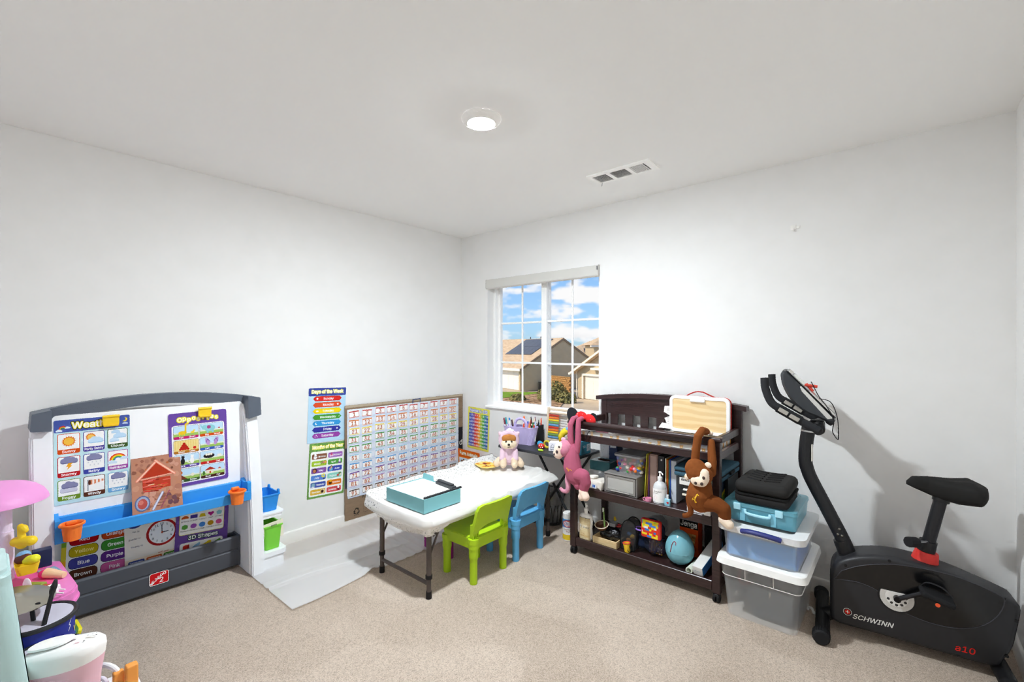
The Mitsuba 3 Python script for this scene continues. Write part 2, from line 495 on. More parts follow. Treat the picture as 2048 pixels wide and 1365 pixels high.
add('duct', cat_(*[cbox(*b, .0005) for b in ((1.777, 1.780, -.575, -.438, RZ, RZ + .24), (2.135, 2.138, -.575, -.438, RZ, RZ + .24), (1.777, 2.138, -.575, -.572, RZ, RZ + .24), (1.777, 2.138, -.441, -.438, RZ, RZ + .24), (1.777, 2.138, -.575, -.438, RZ + .24, RZ + .245))]), 'satin', '#8f8f8e', vt, smooth=False)
for i, (a, b) in enumerate(cells):
    if i == 1:
        for q in np.arange(-.556, -.452, .0125):
            add('slat', move(cbox(a, b, q - .0035, q + .0035, RZ - .0065, RZ - .005, .0003), rx=28, c=(0, q, RZ - .006)), 'satin', '#dddcd9', vt, smooth=False)
    else:
        ang = 30 if i == 0 else -32
        for q in np.arange(a + .006, b - .003, .0125):
            add('slat', move(cbox(q - (.0058 if i == 0 else .0032), q + (.0058 if i == 0 else .0032), -.563, -.450, RZ - .0065, RZ - .005, .0003), ry=ang, c=(q, 0, RZ - .006)), 'satin', '#dddcd9', vt, smooth=False)
        if i == 2:
            for q in (-.53, -.50, -.475):
                add('crossbar', cbox(a, b, q - .001, q + .001, RZ - .0045, RZ - .0025, .0002), 'satin', '#d2d0cc', vt, smooth=False)
add('lever', tube(spline([(1.79, -.44, RZ - .006), (1.787, -.436, RZ - .016), (1.78, -.43, RZ - .022)], 4), .0018, 6), 'metal', '#99999a', vt)
wh = thing('wall_hook', 'small white adhesive hook left high on the window wall', 'wall hook')
add('backplate', rbox(2.770, 2.796, -.005, 0, 2.048, 2.075, .002), 'satin', '#eeece8', wh)
add('backplate', rbox(2.797, 2.815, -.005, 0, 2.052, 2.068, .002), 'satin', '#eeece8', wh)
add('hook', tube(spline([(2.783, -.006, 2.062), (2.783, -.008, 2.046), (2.784, -.016, 2.041), (2.784, -.018, 2.047)], 4), .004, 8), 'satin', '#efede9', wh)

# ---------------------------------------------------------------- outside
GZ = -3.0
LT, DP = np.array([.7584, .6517, 0]), np.array([-.6517, .7584, 0])


def out(lat, dep, z):  # distance to the side of and along the street axis that starts below the camera
    return np.array([CAM[0], CAM[1], 0]) + lat * LT + dep * DP + np.array([0, 0, z])


HA, HB = .85 * LT + .526 * DP, -.526 * LT + .85 * DP      # the two directions of the estate's walls
r0, r1, r2 = lin('#dccab2'), lin('#cbb396'), lin('#a88f74')
s0, s1 = lin('#cdbfa4'), lin('#bfb196')
scene['stucco'] = two({'type': 'diffuse', 'reflectance': proc(lambda p, n, uv: mix(s0, s1, fbm(p.x * 2, p.y * 2, p.z * 2, 4)))})
scene['roof_tile'] = two({'type': 'diffuse', 'reflectance': proc(lambda p, n, uv: mix(mix(r0, r1, cell_rand(p.x * 2.2, p.y * 2.2, p.z * 7)), r2, (1 - smoothstep(.03, .09, dr.abs((p.z * 6) - dr.floor(p.z * 6)))) * .6))})
g0, g1, g2 = lin('#7fae3c'), lin('#5f8f2c'), lin('#a5bf5e')
scene['lawn_grass'] = two({'type': 'diffuse', 'reflectance': proc(lambda p, n, uv: mix(mix(g0, g1, noise(p.x * 9, p.y * 9)), g2, noise(p.x * 1.3, p.y * 1.3) * .5))})
mu0, mu1 = lin('#c9ab8c'), lin('#7a6048')
scene['bark_mulch'] = two({'type': 'diffuse', 'reflectance': proc(lambda p, n, uv: mix(mu0, mu1, smoothstep(.4, .7, fbm(p.x * 4, p.y * 4, 0, 3))))})
k0, k1 = lin('#d6cbb8'), lin('#c2b6a3')
scene['concrete'] = two({'type': 'diffuse', 'reflectance': proc(lambda p, n, uv: mix(k0, k1, fbm(p.x * .8, p.y * .8, 0, 4)))})
bk0, bk1, bk2 = lin('#c39a68'), lin('#b08655'), lin('#a7835c')
scene['garden_block'] = two({'type': 'diffuse', 'reflectance': proc(lambda p, n, uv: mix(bk0, bk1, fbm(p.x * 6, p.y * 6, p.z * 8, 3)))})
lf0, lf1 = lin('#9a9766'), lin('#77764c')
scene['shrub_leaf'] = two({'type': 'diffuse', 'reflectance': proc(lambda p, n, uv: mix(lf0, lf1, noise(p.x * 9, p.y * 9, p.z * 9)))})


def patch(pts, z, h=.04):
    q = [out(a, b, 0)[:2] for a, b in pts]
    m = poly_mesh(q, h)
    return move(m, z=z)


add('ground', patch([(-60, 6), (60, 6), (160, 260), (-160, 260)], GZ - .3, .26), 'concrete', kind='structure', smooth=False)
add('lawn', patch([(-9, 46.4), (3.3, 45.2), (1.9, 43.4), (-.6, 40.3), (-2.6, 38), (-9, 37)], GZ - .03, .07), 'lawn_grass', kind='stuff', label='strip of green lawn before the garage outside the window', cat='lawn', smooth=False)
add('planting_bed', patch([(1.9, 43.6), (3.6, 45.3), (5.2, 43.4), (4.4, 38), (3.2, 32), (-2, 32), (-2.6, 37.8), (-.6, 40.2)], GZ - .03, .055), 'bark_mulch', kind='structure', smooth=False)
C1 = out(1.03, 46.9, 0)


def wall_slab(o, u, ln, z0, z1, th, n):  # a wall from o along u, thickness th against its outward normal n
    return frame(poly_mesh(sg.box(0, z0, ln, z1), th), o - n * th, u, (0, 0, 1), n)


h1 = thing('neighbour_house', 'beige stucco house with solar panels on its tan roof outside the left sash', 'house')
GW, EZ, RG = 10.28, -.55, 2.42
add('gable_wall', frame(poly_mesh([(0, GZ), (GW, GZ), (GW, EZ), (GW / 2, RG - .1), (0, EZ)], .3), C1 + HB * .0, HA, (0, 0, 1), -HB), 'stucco', None, h1, smooth=False)
fw = sg.box(.3, GZ, 16, EZ).difference(sg.box(.62, GZ, 5.5, -.95))
add('front_wall', frame(poly_mesh(fw, .3), C1 + HA * .3, HB, (0, 0, 1), -HA), 'stucco', None, h1, smooth=False)
gd = add('garage_door', frame(poly_mesh(sg.box(.62, GZ, 5.5, -.95), .08), C1 + HA * .3, HB, (0, 0, 1), -HA), 'satin', '#f3f0ea', h1, smooth=False)
for i in range(4):
    z = GZ + .03 + i * .505
    for j in range(4):
        add('panel', frame(poly_mesh(sg.box(.72 + j * 1.2, z + .06, 1.76 + j * 1.2, z + .44), .02), C1 + HA * .22, HB, (0, 0, 1), -HA), 'satin', '#f3f0ea', gd, smooth=False)


def roof(par, o, gw, ez, rg, depth, over=.45, th=.14, key='roof', ohb=.35):
    """two slopes over a gable that starts at o and runs along HA; ridge along HB"""
    sl = (rg - ez) / (gw / 2)
    keys = []
    for sgn, (a0, z0) in ((1, (-over, ez - over * sl)), (-1, (gw + over, ez - over * sl))):
        p = [(a0, z0), (gw / 2, rg), (gw / 2, rg + th), (a0, z0 + th)]
        keys.append(add(key, frame(poly_mesh(p, depth + ohb), o - HB * ohb, HA, (0, 0, 1), HB), 'roof_tile', None, par, smooth=False))
    add('rake_board', frame(poly_mesh([(-over, ez - over * sl - .12), (gw / 2, rg - .12), (gw + over, ez - over * sl - .12), (gw + over, ez - over * sl + .1), (gw / 2, rg + .1), (-over, ez - over * sl + .1)], .06), o - HB * (ohb + .06), HA, (0, 0, 1), HB), 'satin', '#8d7a66', par, smooth=False)
    add('fascia', frame(poly_mesh(sg.box(-.05, ez - over * sl - .13, .05, ez - over * sl + .14), depth + ohb), o - HB * ohb - HA * (over + .02), HA, (0, 0, 1), HB), 'satin', '#f4f1ea', par, smooth=False)
    return keys


rk = roof(h1, C1, GW, EZ, RG, 22)
sl = (RG - EZ) / (GW / 2)
sv = (HA + np.array([0, 0, sl])) / math.hypot(1, sl)
sn = np.cross(HB, sv); sn = sn if sn[2] > 0 else -sn
so = C1 + np.array([0, 0, EZ + .17])
for i in range(2):
    for j in range(5):
        o = so + HB * (1.15 + j * 1.08) + sv * (2.2 + i * 1.74)
        k = add('solar_panel', frame(cbox(0, 1.04, 0, 1.7, 0, .05, .005), o, HB, sv, sn), 'gloss', '#4a4e58', rk[0], smooth=False)
for b, a in ((6.4, 5.4), (4.1, 5.3)):
    q = C1 + HB * b + HA * a
    add('vent_pipe', cyl(q + [0, 0, RG - .3], q + [0, 0, RG + .38], .05, n=8), 'satin', '#5d5a57', h1)
q = C1 + HA * 1.75 - HB * .0
add('meter_box', frame(cbox(0, .4, GZ + 1.0, GZ + 1.9, 0, .14, .01), q, HA, (0, 0, 1), -HB), 'satin', '#a89c86', h1, smooth=False)
add('wall_light', frame(cbox(0, .13, GZ + 1.35, GZ + 1.65, 0, .1, .01), C1 + HA * .75, HA, (0, 0, 1), -HB), 'satin', '#8b7f6d', h1, smooth=False)
for b in (1.8, 3.6):
    q = C1 + HA * b - HB * .5
    kk = thing('garden_bin', 'dark wheeled bin against the shaded gable wall outside, ' + ('left of the pair' if b < 2 else 'right of the pair'), 'bin')
    add('body', frame(poly_mesh([(0, 0), (.5, 0), (.58, .85), (-.08, .85)], .55), q + [0, 0, GZ], HA, (0, 0, 1), -HB), 'satin', '#4f4a45', kk, smooth=False)
    add('lid', frame(cbox(-.1, .6, .85, .92, -.03, .6, .02), q + [0, 0, GZ], HA, (0, 0, 1), -HB), 'satin', '#3c3935', kk)

# block wall between the houses, block by block
bw = thing('garden_wall', 'tan block garden wall between the two houses outside', 'wall')
b0 = out(3.95, 45.9, 0)
bd = .50 * LT - .866 * DP
bn = np.cross(bd, [0, 0, 1.0])
bn = -bn if (bn @ DP) > 0 else bn
rr_ = random.Random(4)
for r in range(8):
    for j in range(8):
        x = j * .41 + (.2 if r % 2 else 0)
        d = rr_.uniform(0, .03)
        add('brick', frame(cbox(x + .006, x + .404, r * .2 + .006, r * .2 + .194, 0, .2 + d, .02), b0 + [0, 0, GZ], bd, (0, 0, 1), bn), 'garden_block', None, bw, smooth=False)
for j in range(8):
    add('cap_stone', frame(cbox(j * .43, j * .43 + .42, 1.6, 1.68, -.03, .26, .01), b0 + [0, 0, GZ], bd, (0, 0, 1), bn), 'garden_block', None, bw, smooth=False)

h2 = thing('garage_house', 'nearer beige house with a white garage door at the right edge of the window view', 'house')
C2 = out(5.85, 40.4, 0)
G2 = 9.0
e2, rg2 = -.62, 1.75
# its gable faces the street: wall runs along -HB from C2, ridge along HA
fw2 = sg.Polygon([(0, GZ), (G2, GZ), (G2, e2), (G2 / 2, rg2 - .1), (0, e2)]).difference(sg.box(.75, GZ, 5.4, -.98))
add('front_wall', frame(poly_mesh(fw2, .3), C2, -HB, (0, 0, 1), HA), 'stucco', None, h2, smooth=False)
gd2 = add('garage_door', frame(poly_mesh(sg.box(.75, GZ, 5.4, -.98), .08), C2 + HA * .16, -HB, (0, 0, 1), HA), 'satin', '#f3efe6', h2, smooth=False)
for i in range(4):
    for j in range(4):
        add('panel', frame(poly_mesh(sg.box(.84 + j * 1.15, GZ + .08 + i * .505, 1.84 + j * 1.15, GZ + .48 + i * .505), .02), C2 + HA * .145, -HB, (0, 0, 1), HA), 'satin', '#f3efe6', gd2, smooth=False)
add('door_trim', frame(poly_mesh(sg.box(.6, -.98, 5.55, -.8).union(sg.box(.6, GZ, .75, -.9)), .07), C2 - HA * .07, -HB, (0, 0, 1), HA), 'satin', '#f6f3ec', h2, smooth=False)
add('side_wall', frame(poly_mesh(sg.box(.3, GZ, 12, e2), .3), C2, HA, (0, 0, 1), -HB), 'stucco', None, h2, smooth=False)
sl2 = (rg2 - e2) / (G2 / 2)
for a0, sg_ in ((-.5, 1), (G2 + .5, -1)):
    z0 = e2 - .5 * sl2
    add('roof', frame(poly_mesh([(a0, z0), (G2 / 2, rg2), (G2 / 2, rg2 + .14), (a0, z0 + .14)], 12.6), C2 - HA * .6, -HB, (0, 0, 1), HA), 'roof_tile', None, h2, smooth=False)
    add('rake_board', frame(poly_mesh([(a0, z0 - .1), (G2 / 2, rg2 - .1), (G2 / 2, rg2 + .08), (a0, z0 + .08)], .06), C2 - HA * .66, -HB, (0, 0, 1), HA), 'satin', '#f4f0e6', h2, smooth=False)
add('eave_return', frame(poly_mesh(sg.box(2.2, -.42, G2, -.24), .5), C2 - HA * .5, -HB, (0, 0, 1), HA), 'satin', '#f4f0e6', h2, smooth=False)
add('gutter', frame(cyl((0, 0, 0), (0, 0, 12), .09, n=8), C2 + HB * .55 + [0, 0, e2 - .5 * sl2 + .05] - HA * .6, -HB, (0, 0, 1), HA), 'satin', '#f4f0e6', h2)
add('downspout', tube([C2 + HB * .1 - HA * .05 + [0, 0, z] for z in (e2, GZ)], .05, 8), 'satin', '#f0ece2', h2)

h3 = thing('distant_house', 'distant tan house with a dark solar array at the right of the window view', 'house')
o3 = out(10.2, 84, 0)
add('wall', frame(cbox(0, 14, GZ, .3, 0, 9, .02), o3, LT, (0, 0, 1), DP), 'stucco', None, h3, smooth=False)
rf3 = add('roof', trimesh.convex.convex_hull(np.array([o3 + LT * a + DP * b + np.array([0, 0, z]) for a, b, z in ((-.6, -.6, .3), (14.6, -.6, .3), (14.6, 9.6, .3), (-.6, 9.6, .3), (5, 4.5, 2.9), (14, 4.5, 2.9))])), 'roof_tile', None, h3, smooth=False)
fv = (DP * 5.1 + np.array([0, 0, 2.6])); fv /= np.linalg.norm(fv)
fn = np.cross(LT, fv)
for j in range(5):
    add('solar_panel', frame(cbox(0, 1.05, 0, 1.7, 0, .06, .01), o3 + LT * (3.2 + j * 1.1) + DP * -.2 + [0, 0, .62], LT, fv, fn), 'gloss', '#343844', rf3, smooth=False)
h4 = thing('tower_house', 'pale two-storey house end with white trim beside the distant roofs', 'house')
o4 = out(11.9, 66, 0)
add('wall', frame(cbox(0, 8, GZ, 1.9, 0, 8, .02), o4, LT, (0, 0, 1), DP), 'stucco', None, h4, smooth=False)
add('trim_band', frame(cbox(-.5, 8.2, 1.6, 1.9, -.5, .3, .02), o4, LT, (0, 0, 1), DP), 'satin', '#f4f0e8', h4, smooth=False)
add('roof', trimesh.convex.convex_hull(np.array([o4 + LT * a + DP * b + np.array([0, 0, z]) for a, b, z in ((-.6, -.6, 1.9), (9, -.6, 1.9), (9, 9, 1.9), (-.6, 9, 1.9), (4, 4, 4.3))])), 'roof_tile', None, h4, smooth=False)


def shrub(lat, dep, r, h, label, seed):
    q = np.random.default_rng(seed)
    key = thing('shrub', label, 'shrub')
    o = out(lat, dep, GZ)
    n = 420
    d = q.normal(size=(n, 3)); d /= np.linalg.norm(d, axis=1, keepdims=True); d[:, 2] = np.abs(d[:, 2])
    c = o + d * (q.random((n, 1)) ** .4) * np.array([r, r, h])
    u = q.normal(size=(n, 3)); u /= np.linalg.norm(u, axis=1, keepdims=True)
    w = np.cross(u, d); w /= np.linalg.norm(w, axis=1, keepdims=True) + 1e-9
    s = .16
    v = np.stack([c - u * s, c + w * s * .6, c + u * s, c - w * s * .6], 1).reshape(-1, 3)
    i = np.arange(n)[:, None] * 4
    add('foliage', trimesh.Trimesh(v, np.vstack([i + [0, 1, 2], i + [0, 2, 3]]), process=False), 'shrub_leaf', None, key, smooth=False)
    add('stem', cat_(*[cyl(o, o + np.array([math.cos(a) * r * .4, math.sin(a) * r * .4, h * .6]), .03, .015, 6) for a in (0, 2.1, 4.2)]), 'satin', '#5c4a38', key)


shrub(4.15, 42.0, 1.0, 1.45, 'tall dry olive shrub before the block wall outside', 1)
shrub(3.1, 38.9, .95, 1.0, 'low olive shrub at the edge of the driveway outside', 2)
shrub(4.35, 37.0, .9, .85, 'olive shrub nearest the window on the planting bed outside', 3)
shrub(5.2, 40.3, .42, .4, 'small shrub at the foot of the garage wall outside', 4)
shrub(2.9, 43.4, .5, .5, 'small dark shrub at the right end of the lawn outside', 5)
shrub(.45, 38.6, .7, .55, 'brown shrub in the mulch below the lawn outside', 6)
# ---------------------------------------------------------------- sheets on and before the left wall
def sheet(name, label, cat, pr, w, h, o, U, V, th=.0009, col='#ffffff', group=None, r=.008, lift=.0004):
    """a stiff card w x h with rounded corners at o, printed on the +N side"""
    k = thing(name, label, cat, group)
    U, V = np.asarray(U, float), np.asarray(V, float)
    N = np.cross(U, V)
    add('card', frame(poly_mesh(rrect(0, 0, w, h, r, 3), th), np.asarray(o) - N * th, U, V, N), 'satin', col, k, smooth=False)
    put_print(pr, k, o, U, V, lift)
    return k


def axes(rot=0, lean=0, wall='left'):
    """U to the right, V upward on a wall; rot degrees anticlockwise, lean degrees back at the top"""
    a, b = math.radians(rot), math.radians(lean)
    if wall == 'left':
        u, v = np.array([0, 1.0, 0]), np.array([-math.sin(b), 0, math.cos(b)])
    else:
        u, v = np.array([1.0, 0, 0]), np.array([0, math.sin(b), math.cos(b)])
    return u * math.cos(a) + v * math.sin(a), -u * math.sin(a) + v * math.cos(a)


# days of the week
p = Print(); w, h = .29, .40
p.rr(0, 0, w, h, .008, '#a9cfe9'); p.rect(0, 0, w, h * .86, '#b9dbf0')
q = random.Random(3)
for i in range(40): p.blot(q.uniform(.02, w - .02), q.uniform(.02, .33), q.uniform(.008, .02), q.choice(['#c6e2f4', '#aed3ec', '#bfdff3']), i)
p.rr(0, h * .855, w, h * .145, .008, '#3f4c9b')
for i in range(12): p.blot(q.uniform(.01, w - .01), q.uniform(.35, .39), .008, '#5561ad', i)
p.text('Days of the Week', w / 2, .362, .024, '#ffffff', maxw=.245, outline='#e2dc3c')
for i, (d, c, e) in enumerate([('Sunday', '#d8322d', '#a8201d'), ('Monday', '#dd5533', '#b33a22'), ('Tuesday', '#f1d51f', '#c9a90f'), ('Wednesday', '#4b9a39', '#2f7323'), ('Thursday', '#3d9bd8', '#2476b0'), ('Friday', '#3a3d9d', '#26286f'), ('Saturday', '#9a4aa6', '#742f80')]):
    y = .305 - i * .0455
    for g, cc in ((.0016, e), (0, c)):
        p.poly([(.035 - g, y + .0165), (.052 - g * .5, y - g), (.238 + g * .5, y - g), (.255 + g, y + .0165), (.238 + g * .5, y + .033 + g), (.052 - g * .5, y + .033 + g)], cc)
    p.text(d, .152, y + .0085, .0165, '#ffffff')
    if i == 0: p.star(.066, y + .0165, .0085, 10, '#ffffff', .7)
    if i == 1: p.star(.226, y + .0165, .0095, 5, '#ffffff')
    if i == 2: p.cloud(.068, y + .016, .012, '#ffffff')
    if i == 3: p.poly([(.236, y + .006), (.243, y + .018), (.239, y + .018), (.246, y + .028), (.236, y + .016), (.240, y + .016)], '#ffffff')
    if i == 4: p.poly(sg.Point(.064, y + .0165).buffer(.009).difference(sg.Point(.069, y + .019).buffer(.008)), '#ffffff')
    if i == 5: p.star(.226, y + .0165, .009, 8, '#ffffff', .4)
    if i == 6:
        for dx, dy in ((0, .007), (-.008, -.004), (.008, -.004)): p.ell(.066 + dx, y + .0155 + dy, .0035, .0035, '#ffffff', 8)
U, V = axes(-2.0)
sheet('days_poster', 'blue poster listing the days of the week taped to the left wall', 'poster', p, w, h, (.0035, -1.522, .676), U, V, col='#e8eef5')

# months of the year
p = Print(); w, h = .285, .40
p.rr(0, 0, w, h, .008, '#6f9a52')
for i in range(26): p.blot(q.uniform(.012, w - .012), q.uniform(.345, .39), .010, q.choice(['#7fae58', '#5f8c46', '#4f8038']), i)
p.rr(.012, .014, w - .024, .325, .012, '#f4f6f3')
p.text('Months of the Year', w / 2, .358, .025, '#ffffff', maxw=.24, outline='#efe537')
ms = [('January', '#8a5a44'), ('February', '#a069b9'), ('March', '#a6c83a'), ('April', '#58a14a'), ('May', '#8659a6'), ('June', '#4450b0'), ('July', '#5b86d0'), ('August', '#8fd0c3'), ('September', '#4757a8'), ('October', '#e07a22'), ('November', '#dab040'), ('December', '#d2555a')]
for i, (mth, c) in enumerate(ms):
    x = .022 + (i % 2) * .124; y = .283 - (i // 2) * .0515
    p.rr(x, y, .114, .038, .009, c)
    left = mth in ('January', 'February', 'May', 'June', 'September', 'October')
    ix = x + (.026 if left else .093)
    p.text(mth, x + (.074 if left else .044), y + .012, .013, '#ffffff', maxw=.062)
    yy = y + .019
    if mth == 'January': p.ell(ix, yy - .004, .013, .013, '#f5f6f8'); p.ell(ix, yy + .011, .009, .009, '#fafbfc'); p.ell(ix + .002, yy + .011, .002, .001, '#e07020'); p.line([(ix - .016, yy), (ix + .016, yy + .004)], .002, '#5a3620')
    elif mth == 'February': p.rect(ix - .014, yy - .012, .028, .02, '#f0d3e3'); p.poly([(ix - .014, yy + .008), (ix, yy - .004), (ix + .014, yy + .008)], '#d6527d'); p.star(ix, yy + .014, .007, 5, '#c83a5f')
    elif mth == 'March':
        for dx, cc in ((-.016, '#3f3f52'), (0, '#c25a8c'), (.014, '#e08c2c')):
            p.line([(ix + dx, yy - .012), (ix + dx, yy)], .002, '#3c7a2c')
            p.star(ix + dx, yy + .006, .011, 6, cc, .6); p.ell(ix + dx, yy + .006, .004, .004, '#f4e080', 8)
    elif mth == 'April': p.ell(ix, yy, .008, .012, '#f0eef2'); p.ell(ix - .004, yy + .02, .0025, .009, '#ece6ee', 10); p.ell(ix + .004, yy + .02, .0025, .009, '#ece6ee', 10); p.ell(ix, yy - .012, .013, .005, '#7b4fa0')
    elif mth == 'May': p.ell(ix, yy + .002, .016, .018, '#3a241c'); p.ell(ix - .002, yy - .001, .011, .013, '#c07850')
    elif mth == 'June': p.ell(ix + .004, yy + .014, .009, .009, '#3b2820'); p.ell(ix + .004, yy + .011, .007, .007, '#dcae8c'); p.rect(ix - .012, yy - .016, .026, .02, '#6fb3da'); p.ell(ix - .006, yy, .007, .007, '#d9a27e')
    elif mth == 'July': p.ell(ix, yy + .01, .015, .014, '#f2dd33'); p.ell(ix, yy + .01, .008, .007, '#8fb6e6'); p.line([(ix - .03, yy - .01), (ix - .024, yy + .008)], .002, '#c86aa0'); p.ell(ix + .006, yy - .012, .008, .005, '#30324a')
    elif mth == 'August': p.ell(ix - .008, yy - .004, .009, .008, '#d05a52'); p.rect(ix - .004, yy + .002, .02, .014, '#6f7d54'); p.ell(ix + .012, yy - .002, .006, .008, '#e8ddc8')
    elif mth == 'September': p.ell(ix - .006, yy, .017, .017, '#5f8ca8'); p.ell(ix - .006, yy + .002, .011, .010, '#8fb3c4'); p.rect(ix - .02, yy - .018, .024, .009, '#e3e7f2')
    elif mth == 'October': p.ell(ix, yy - .002, .013, .012, '#5a2f14'); p.star(ix + .002, yy + .014, .013, 7, '#f0b32c', .6)
    elif mth == 'November': p.ell(ix, yy, .016, .018, '#e2cfa4'); p.ell(ix - .002, yy - .002, .011, .012, '#6d4a34'); p.ell(ix - .003, yy - .004, .006, .007, '#2f2018')
    else: p.ell(ix, yy - .004, .010, .013, '#8c2f38'); p.ell(ix, yy + .008, .009, .010, '#f3eff0'); p.ell(ix, yy + .02, .004, .004, '#ffffff', 8)
U, V = axes(-3.0)
sheet('months_poster', 'green poster listing the months of the year hung below the blue poster', 'poster', p, w, h, (.0022, -1.523, .272), U, V, col='#eef2ea')

# cardboard panel with the hundred chart
cbk = thing('cardboard_panel', 'large flattened brown cardboard panel leaning in the corner behind the number chart', 'cardboard')
add('board', cbox(.0135, .0165, -1.236, -.004, .036, .925, .001), 'cardboard', None, cbk, smooth=False)
for a, b in ((-1.234, -.9), (-.9, -.45), (-.45, -.006)):
    add('tape', cbox(.0162, .0172, a, b - .004, .905, .924, .0002), 'satin', '#b3a48e', cbk, smooth=False)
p = Print()
ink = '#35302b'
p.rect(1.18, .25, .065, .32, '#2c2b2e'); p.text('d', 1.222, .40, .05, '#d8d4cc')
p.rect(.018, .25, .025, .31, '#3a3f4a')
for a in (.0, 120, 240):                                      # recycling mark: three bent arrows
    t = math.radians(a + 90); c = np.array([.115, .055])
    d = lambda r, e: c + r * np.array([math.cos(t + e), math.sin(t + e)])
    p.line([d(.020, .5), d(.024, 0), d(.020, -.5)], .009, ink)
    p.poly([d(.030, -.62), d(.009, -.62), d(.02, -1.15)], ink)
p.line([(.095, .026), (.135, .026)], .003, ink)
p.poly(rrect(.175, .03, .255, .105, .006).difference(rrect(.178, .033, .252, .102, .005)), '#6a5a4a')
for i in range(4): p.rect(.187, .048 + i * .012, .05, .004, '#77675a')
p.poly(sg.box(.275, .03, .40, .115).difference(sg.box(.278, .033, .397, .112)), '#6a5a4a')
x = .285
for i in range(20):
    ww = q.choice([.0015, .003, .0045]); p.rect(x, .045, ww, .055, ink); x += ww + q.choice([.0015, .003])
p.text('KIR', .195, .147, .026, '#4b4038')
for x, z in ((1.19, .1), (1.2, .2), (1.2, .66), (1.2, .74), (1.19, .82)): p.rect(x, z, .045, .004, '#76654f')
put_print(p, cbk, (.0165, -1.252, .036), (0, 1, 0), (0, 0, 1))

pk = thing('pocket_chart', 'white fabric pocket chart of numbers one to a hundred on the cardboard', 'chart')
cy0, cy1, cz0, cz1 = -1.218, -.062, .215, .892
add('backing', cbox(.0176, .0192, cy0, cy1, cz0 + .01, cz1, .0005), 'satin', '#dfe5f0', pk, smooth=False)
nx, nz = 10, 10
for r in range(10):
    z = cz1 - .008 - (r + 1) * .0675
    add('pocket', cbox(.0205, .0212, cy0 + .004, cy1 - .004, z - .004, z + .018, .0003), 'satin', '#ced9ea', pk, smooth=False)
add('hanger', tube([(.02, -.60, .885), (.02, -.60, .918), (.02, -.52, .922), (.02, -.52, .889)], .004, 6), 'satin', '#3c4b78', pk, smooth=False)
rows = ['#b8312f', '#d0722c', '#e5cf48', '#3d8a45', '#3d8a45', '#9cc6e0', '#4a8fd0', '#6a3f94', '#a88cc4', '#4a3428']
q = random.Random(11)
ORD = 'first second third fourth fifth sixth seventh eighth ninth tenth'.split()
for n in range(1, 101):
    r, c = divmod(n - 1, 10)
    yc = cy0 + .062 + c * .1128 + q.uniform(-.004, .004) - (.006 if c < 2 else 0)
    zc = cz1 - .034 - r * .0675 + q.uniform(-.004, .003) - .005 * (c < 2)
    rot = q.uniform(-3, 3)
    U, V = axes(rot)
    w, h = .093, .056
    k = thing('number_card', f'white card printed {n}, {ORD[r]} row and {ORD[c]} column of the pocket chart', 'card', 'number cards in the pocket chart')
    o = np.array([.0232 + q.uniform(0, .002), yc, zc]) - U * w / 2 - V * h / 2
    add('sheet', frame(poly_mesh(sg.box(0, 0, w, h), .0006), o - np.array([.0006, 0, 0]), U, V), 'satin', '#f7f6f4', k, smooth=False)
    pr = Print()
    pr.poly(sg.box(.004, .004, w - .004, h - .004).difference(sg.box(.006, .006, w - .006, h - .006)), rows[r])
    pr.poly([(.004, h - .009)] + [(.004 + i * (w - .008) / 8, h - .010 - .002 * (i % 2)) for i in range(9)] + [(w - .004, h - .003), (.004, h - .003)], rows[r])
    pr.rect(.004, .003, w - .008, .004, rows[r])
    put_print(pr, k, o, U, V, .0004, name='border')
    pr = Print()
    pr.text(str(n), w / 2, .0115, .030, '#b5622f')
    put_print(pr, k, o, U, V, .0006, name='number')

# rainbow number poster and farm placard by the corner
p = Print(); w, h = .284, .395
p.rr(0, 0, w, h, .01, '#d9d76a'); p.rr(.004, .004, w - .008, h - .008, .01, '#e4de62')
p.text('Numbers 1-100', w / 2, .352, .027, '#ffffff', maxw=.225, outline='#5f6cb8')
cols = ['#3b56a8', '#4a53b0', '#7a4a8c', '#cf3230', '#de5a28', '#ea9c28', '#9db832', '#4d9a44', '#2f7f90', '#35519e']
for c in range(10):
    p.rect(.016 + c * .0252, .022, .0252, .316, cols[c])
for r in range(10):
    for c in range(10):
        x, y = .016 + c * .0252, .022 + (9 - r) * .0316
        if (r + c) % 2: p.rect(x, y + .002, .0252, .0276, '#%02x%02x%02x' % tuple(int(.72 * int(cols[c][i:i + 2], 16) + .28 * 255) for i in (1, 3, 5)))
        p.text(str(r * 10 + c + 1), x + .0126, y + .009, .0125, '#ffffff', maxw=.021)
U, V = axes(-2.2, 0, 'back')
sheet('number_poster', 'yellow poster with a rainbow number grid on the window wall near the corner', 'poster', p, w, h, (.078, -.0025, .416), U, V, col='#e8e49a')

p = Print(); w, h = .285, .30
p.rr(0, 0, w, h, .006, '#de7d2c'); p.rect(0, h - .07, w, .07, '#d9601f')
p.text('Farm Animals', w / 2, h - .05, .032, '#ffffff', maxw=.235, outline='#b8862c')
p.rect(.01, .13, w - .02, .09, '#cfe0ec'); p.rect(.01, .13, w - .02, .035, '#7f9a45')
for i, (x, c) in enumerate(((.05, '#7c5035'), (.11, '#e9e6df'), (.165, '#9fb0bc'), (.22, '#f0ece2'))):
    p.ell(x, .178, .024, .018, c); p.ell(x + .02, .198, .011, .011, c)
    for d in (-.014, -.004, .006, .014): p.rect(x + d, .145, .004, .022, c)
for i in range(4):
    p.rr(.014 + i * .067, .02, .058, .09, .006, ['#7f9a45', '#6f9cc0', '#c9b26a', '#a85a3a'][i])
    p.ell(.043 + i * .067, .07, .018, .016, ['#e8e4da', '#5a4030', '#f0e8dc', '#e8c8b0'][i])
U, V = axes(-1.5, -6, 'back')
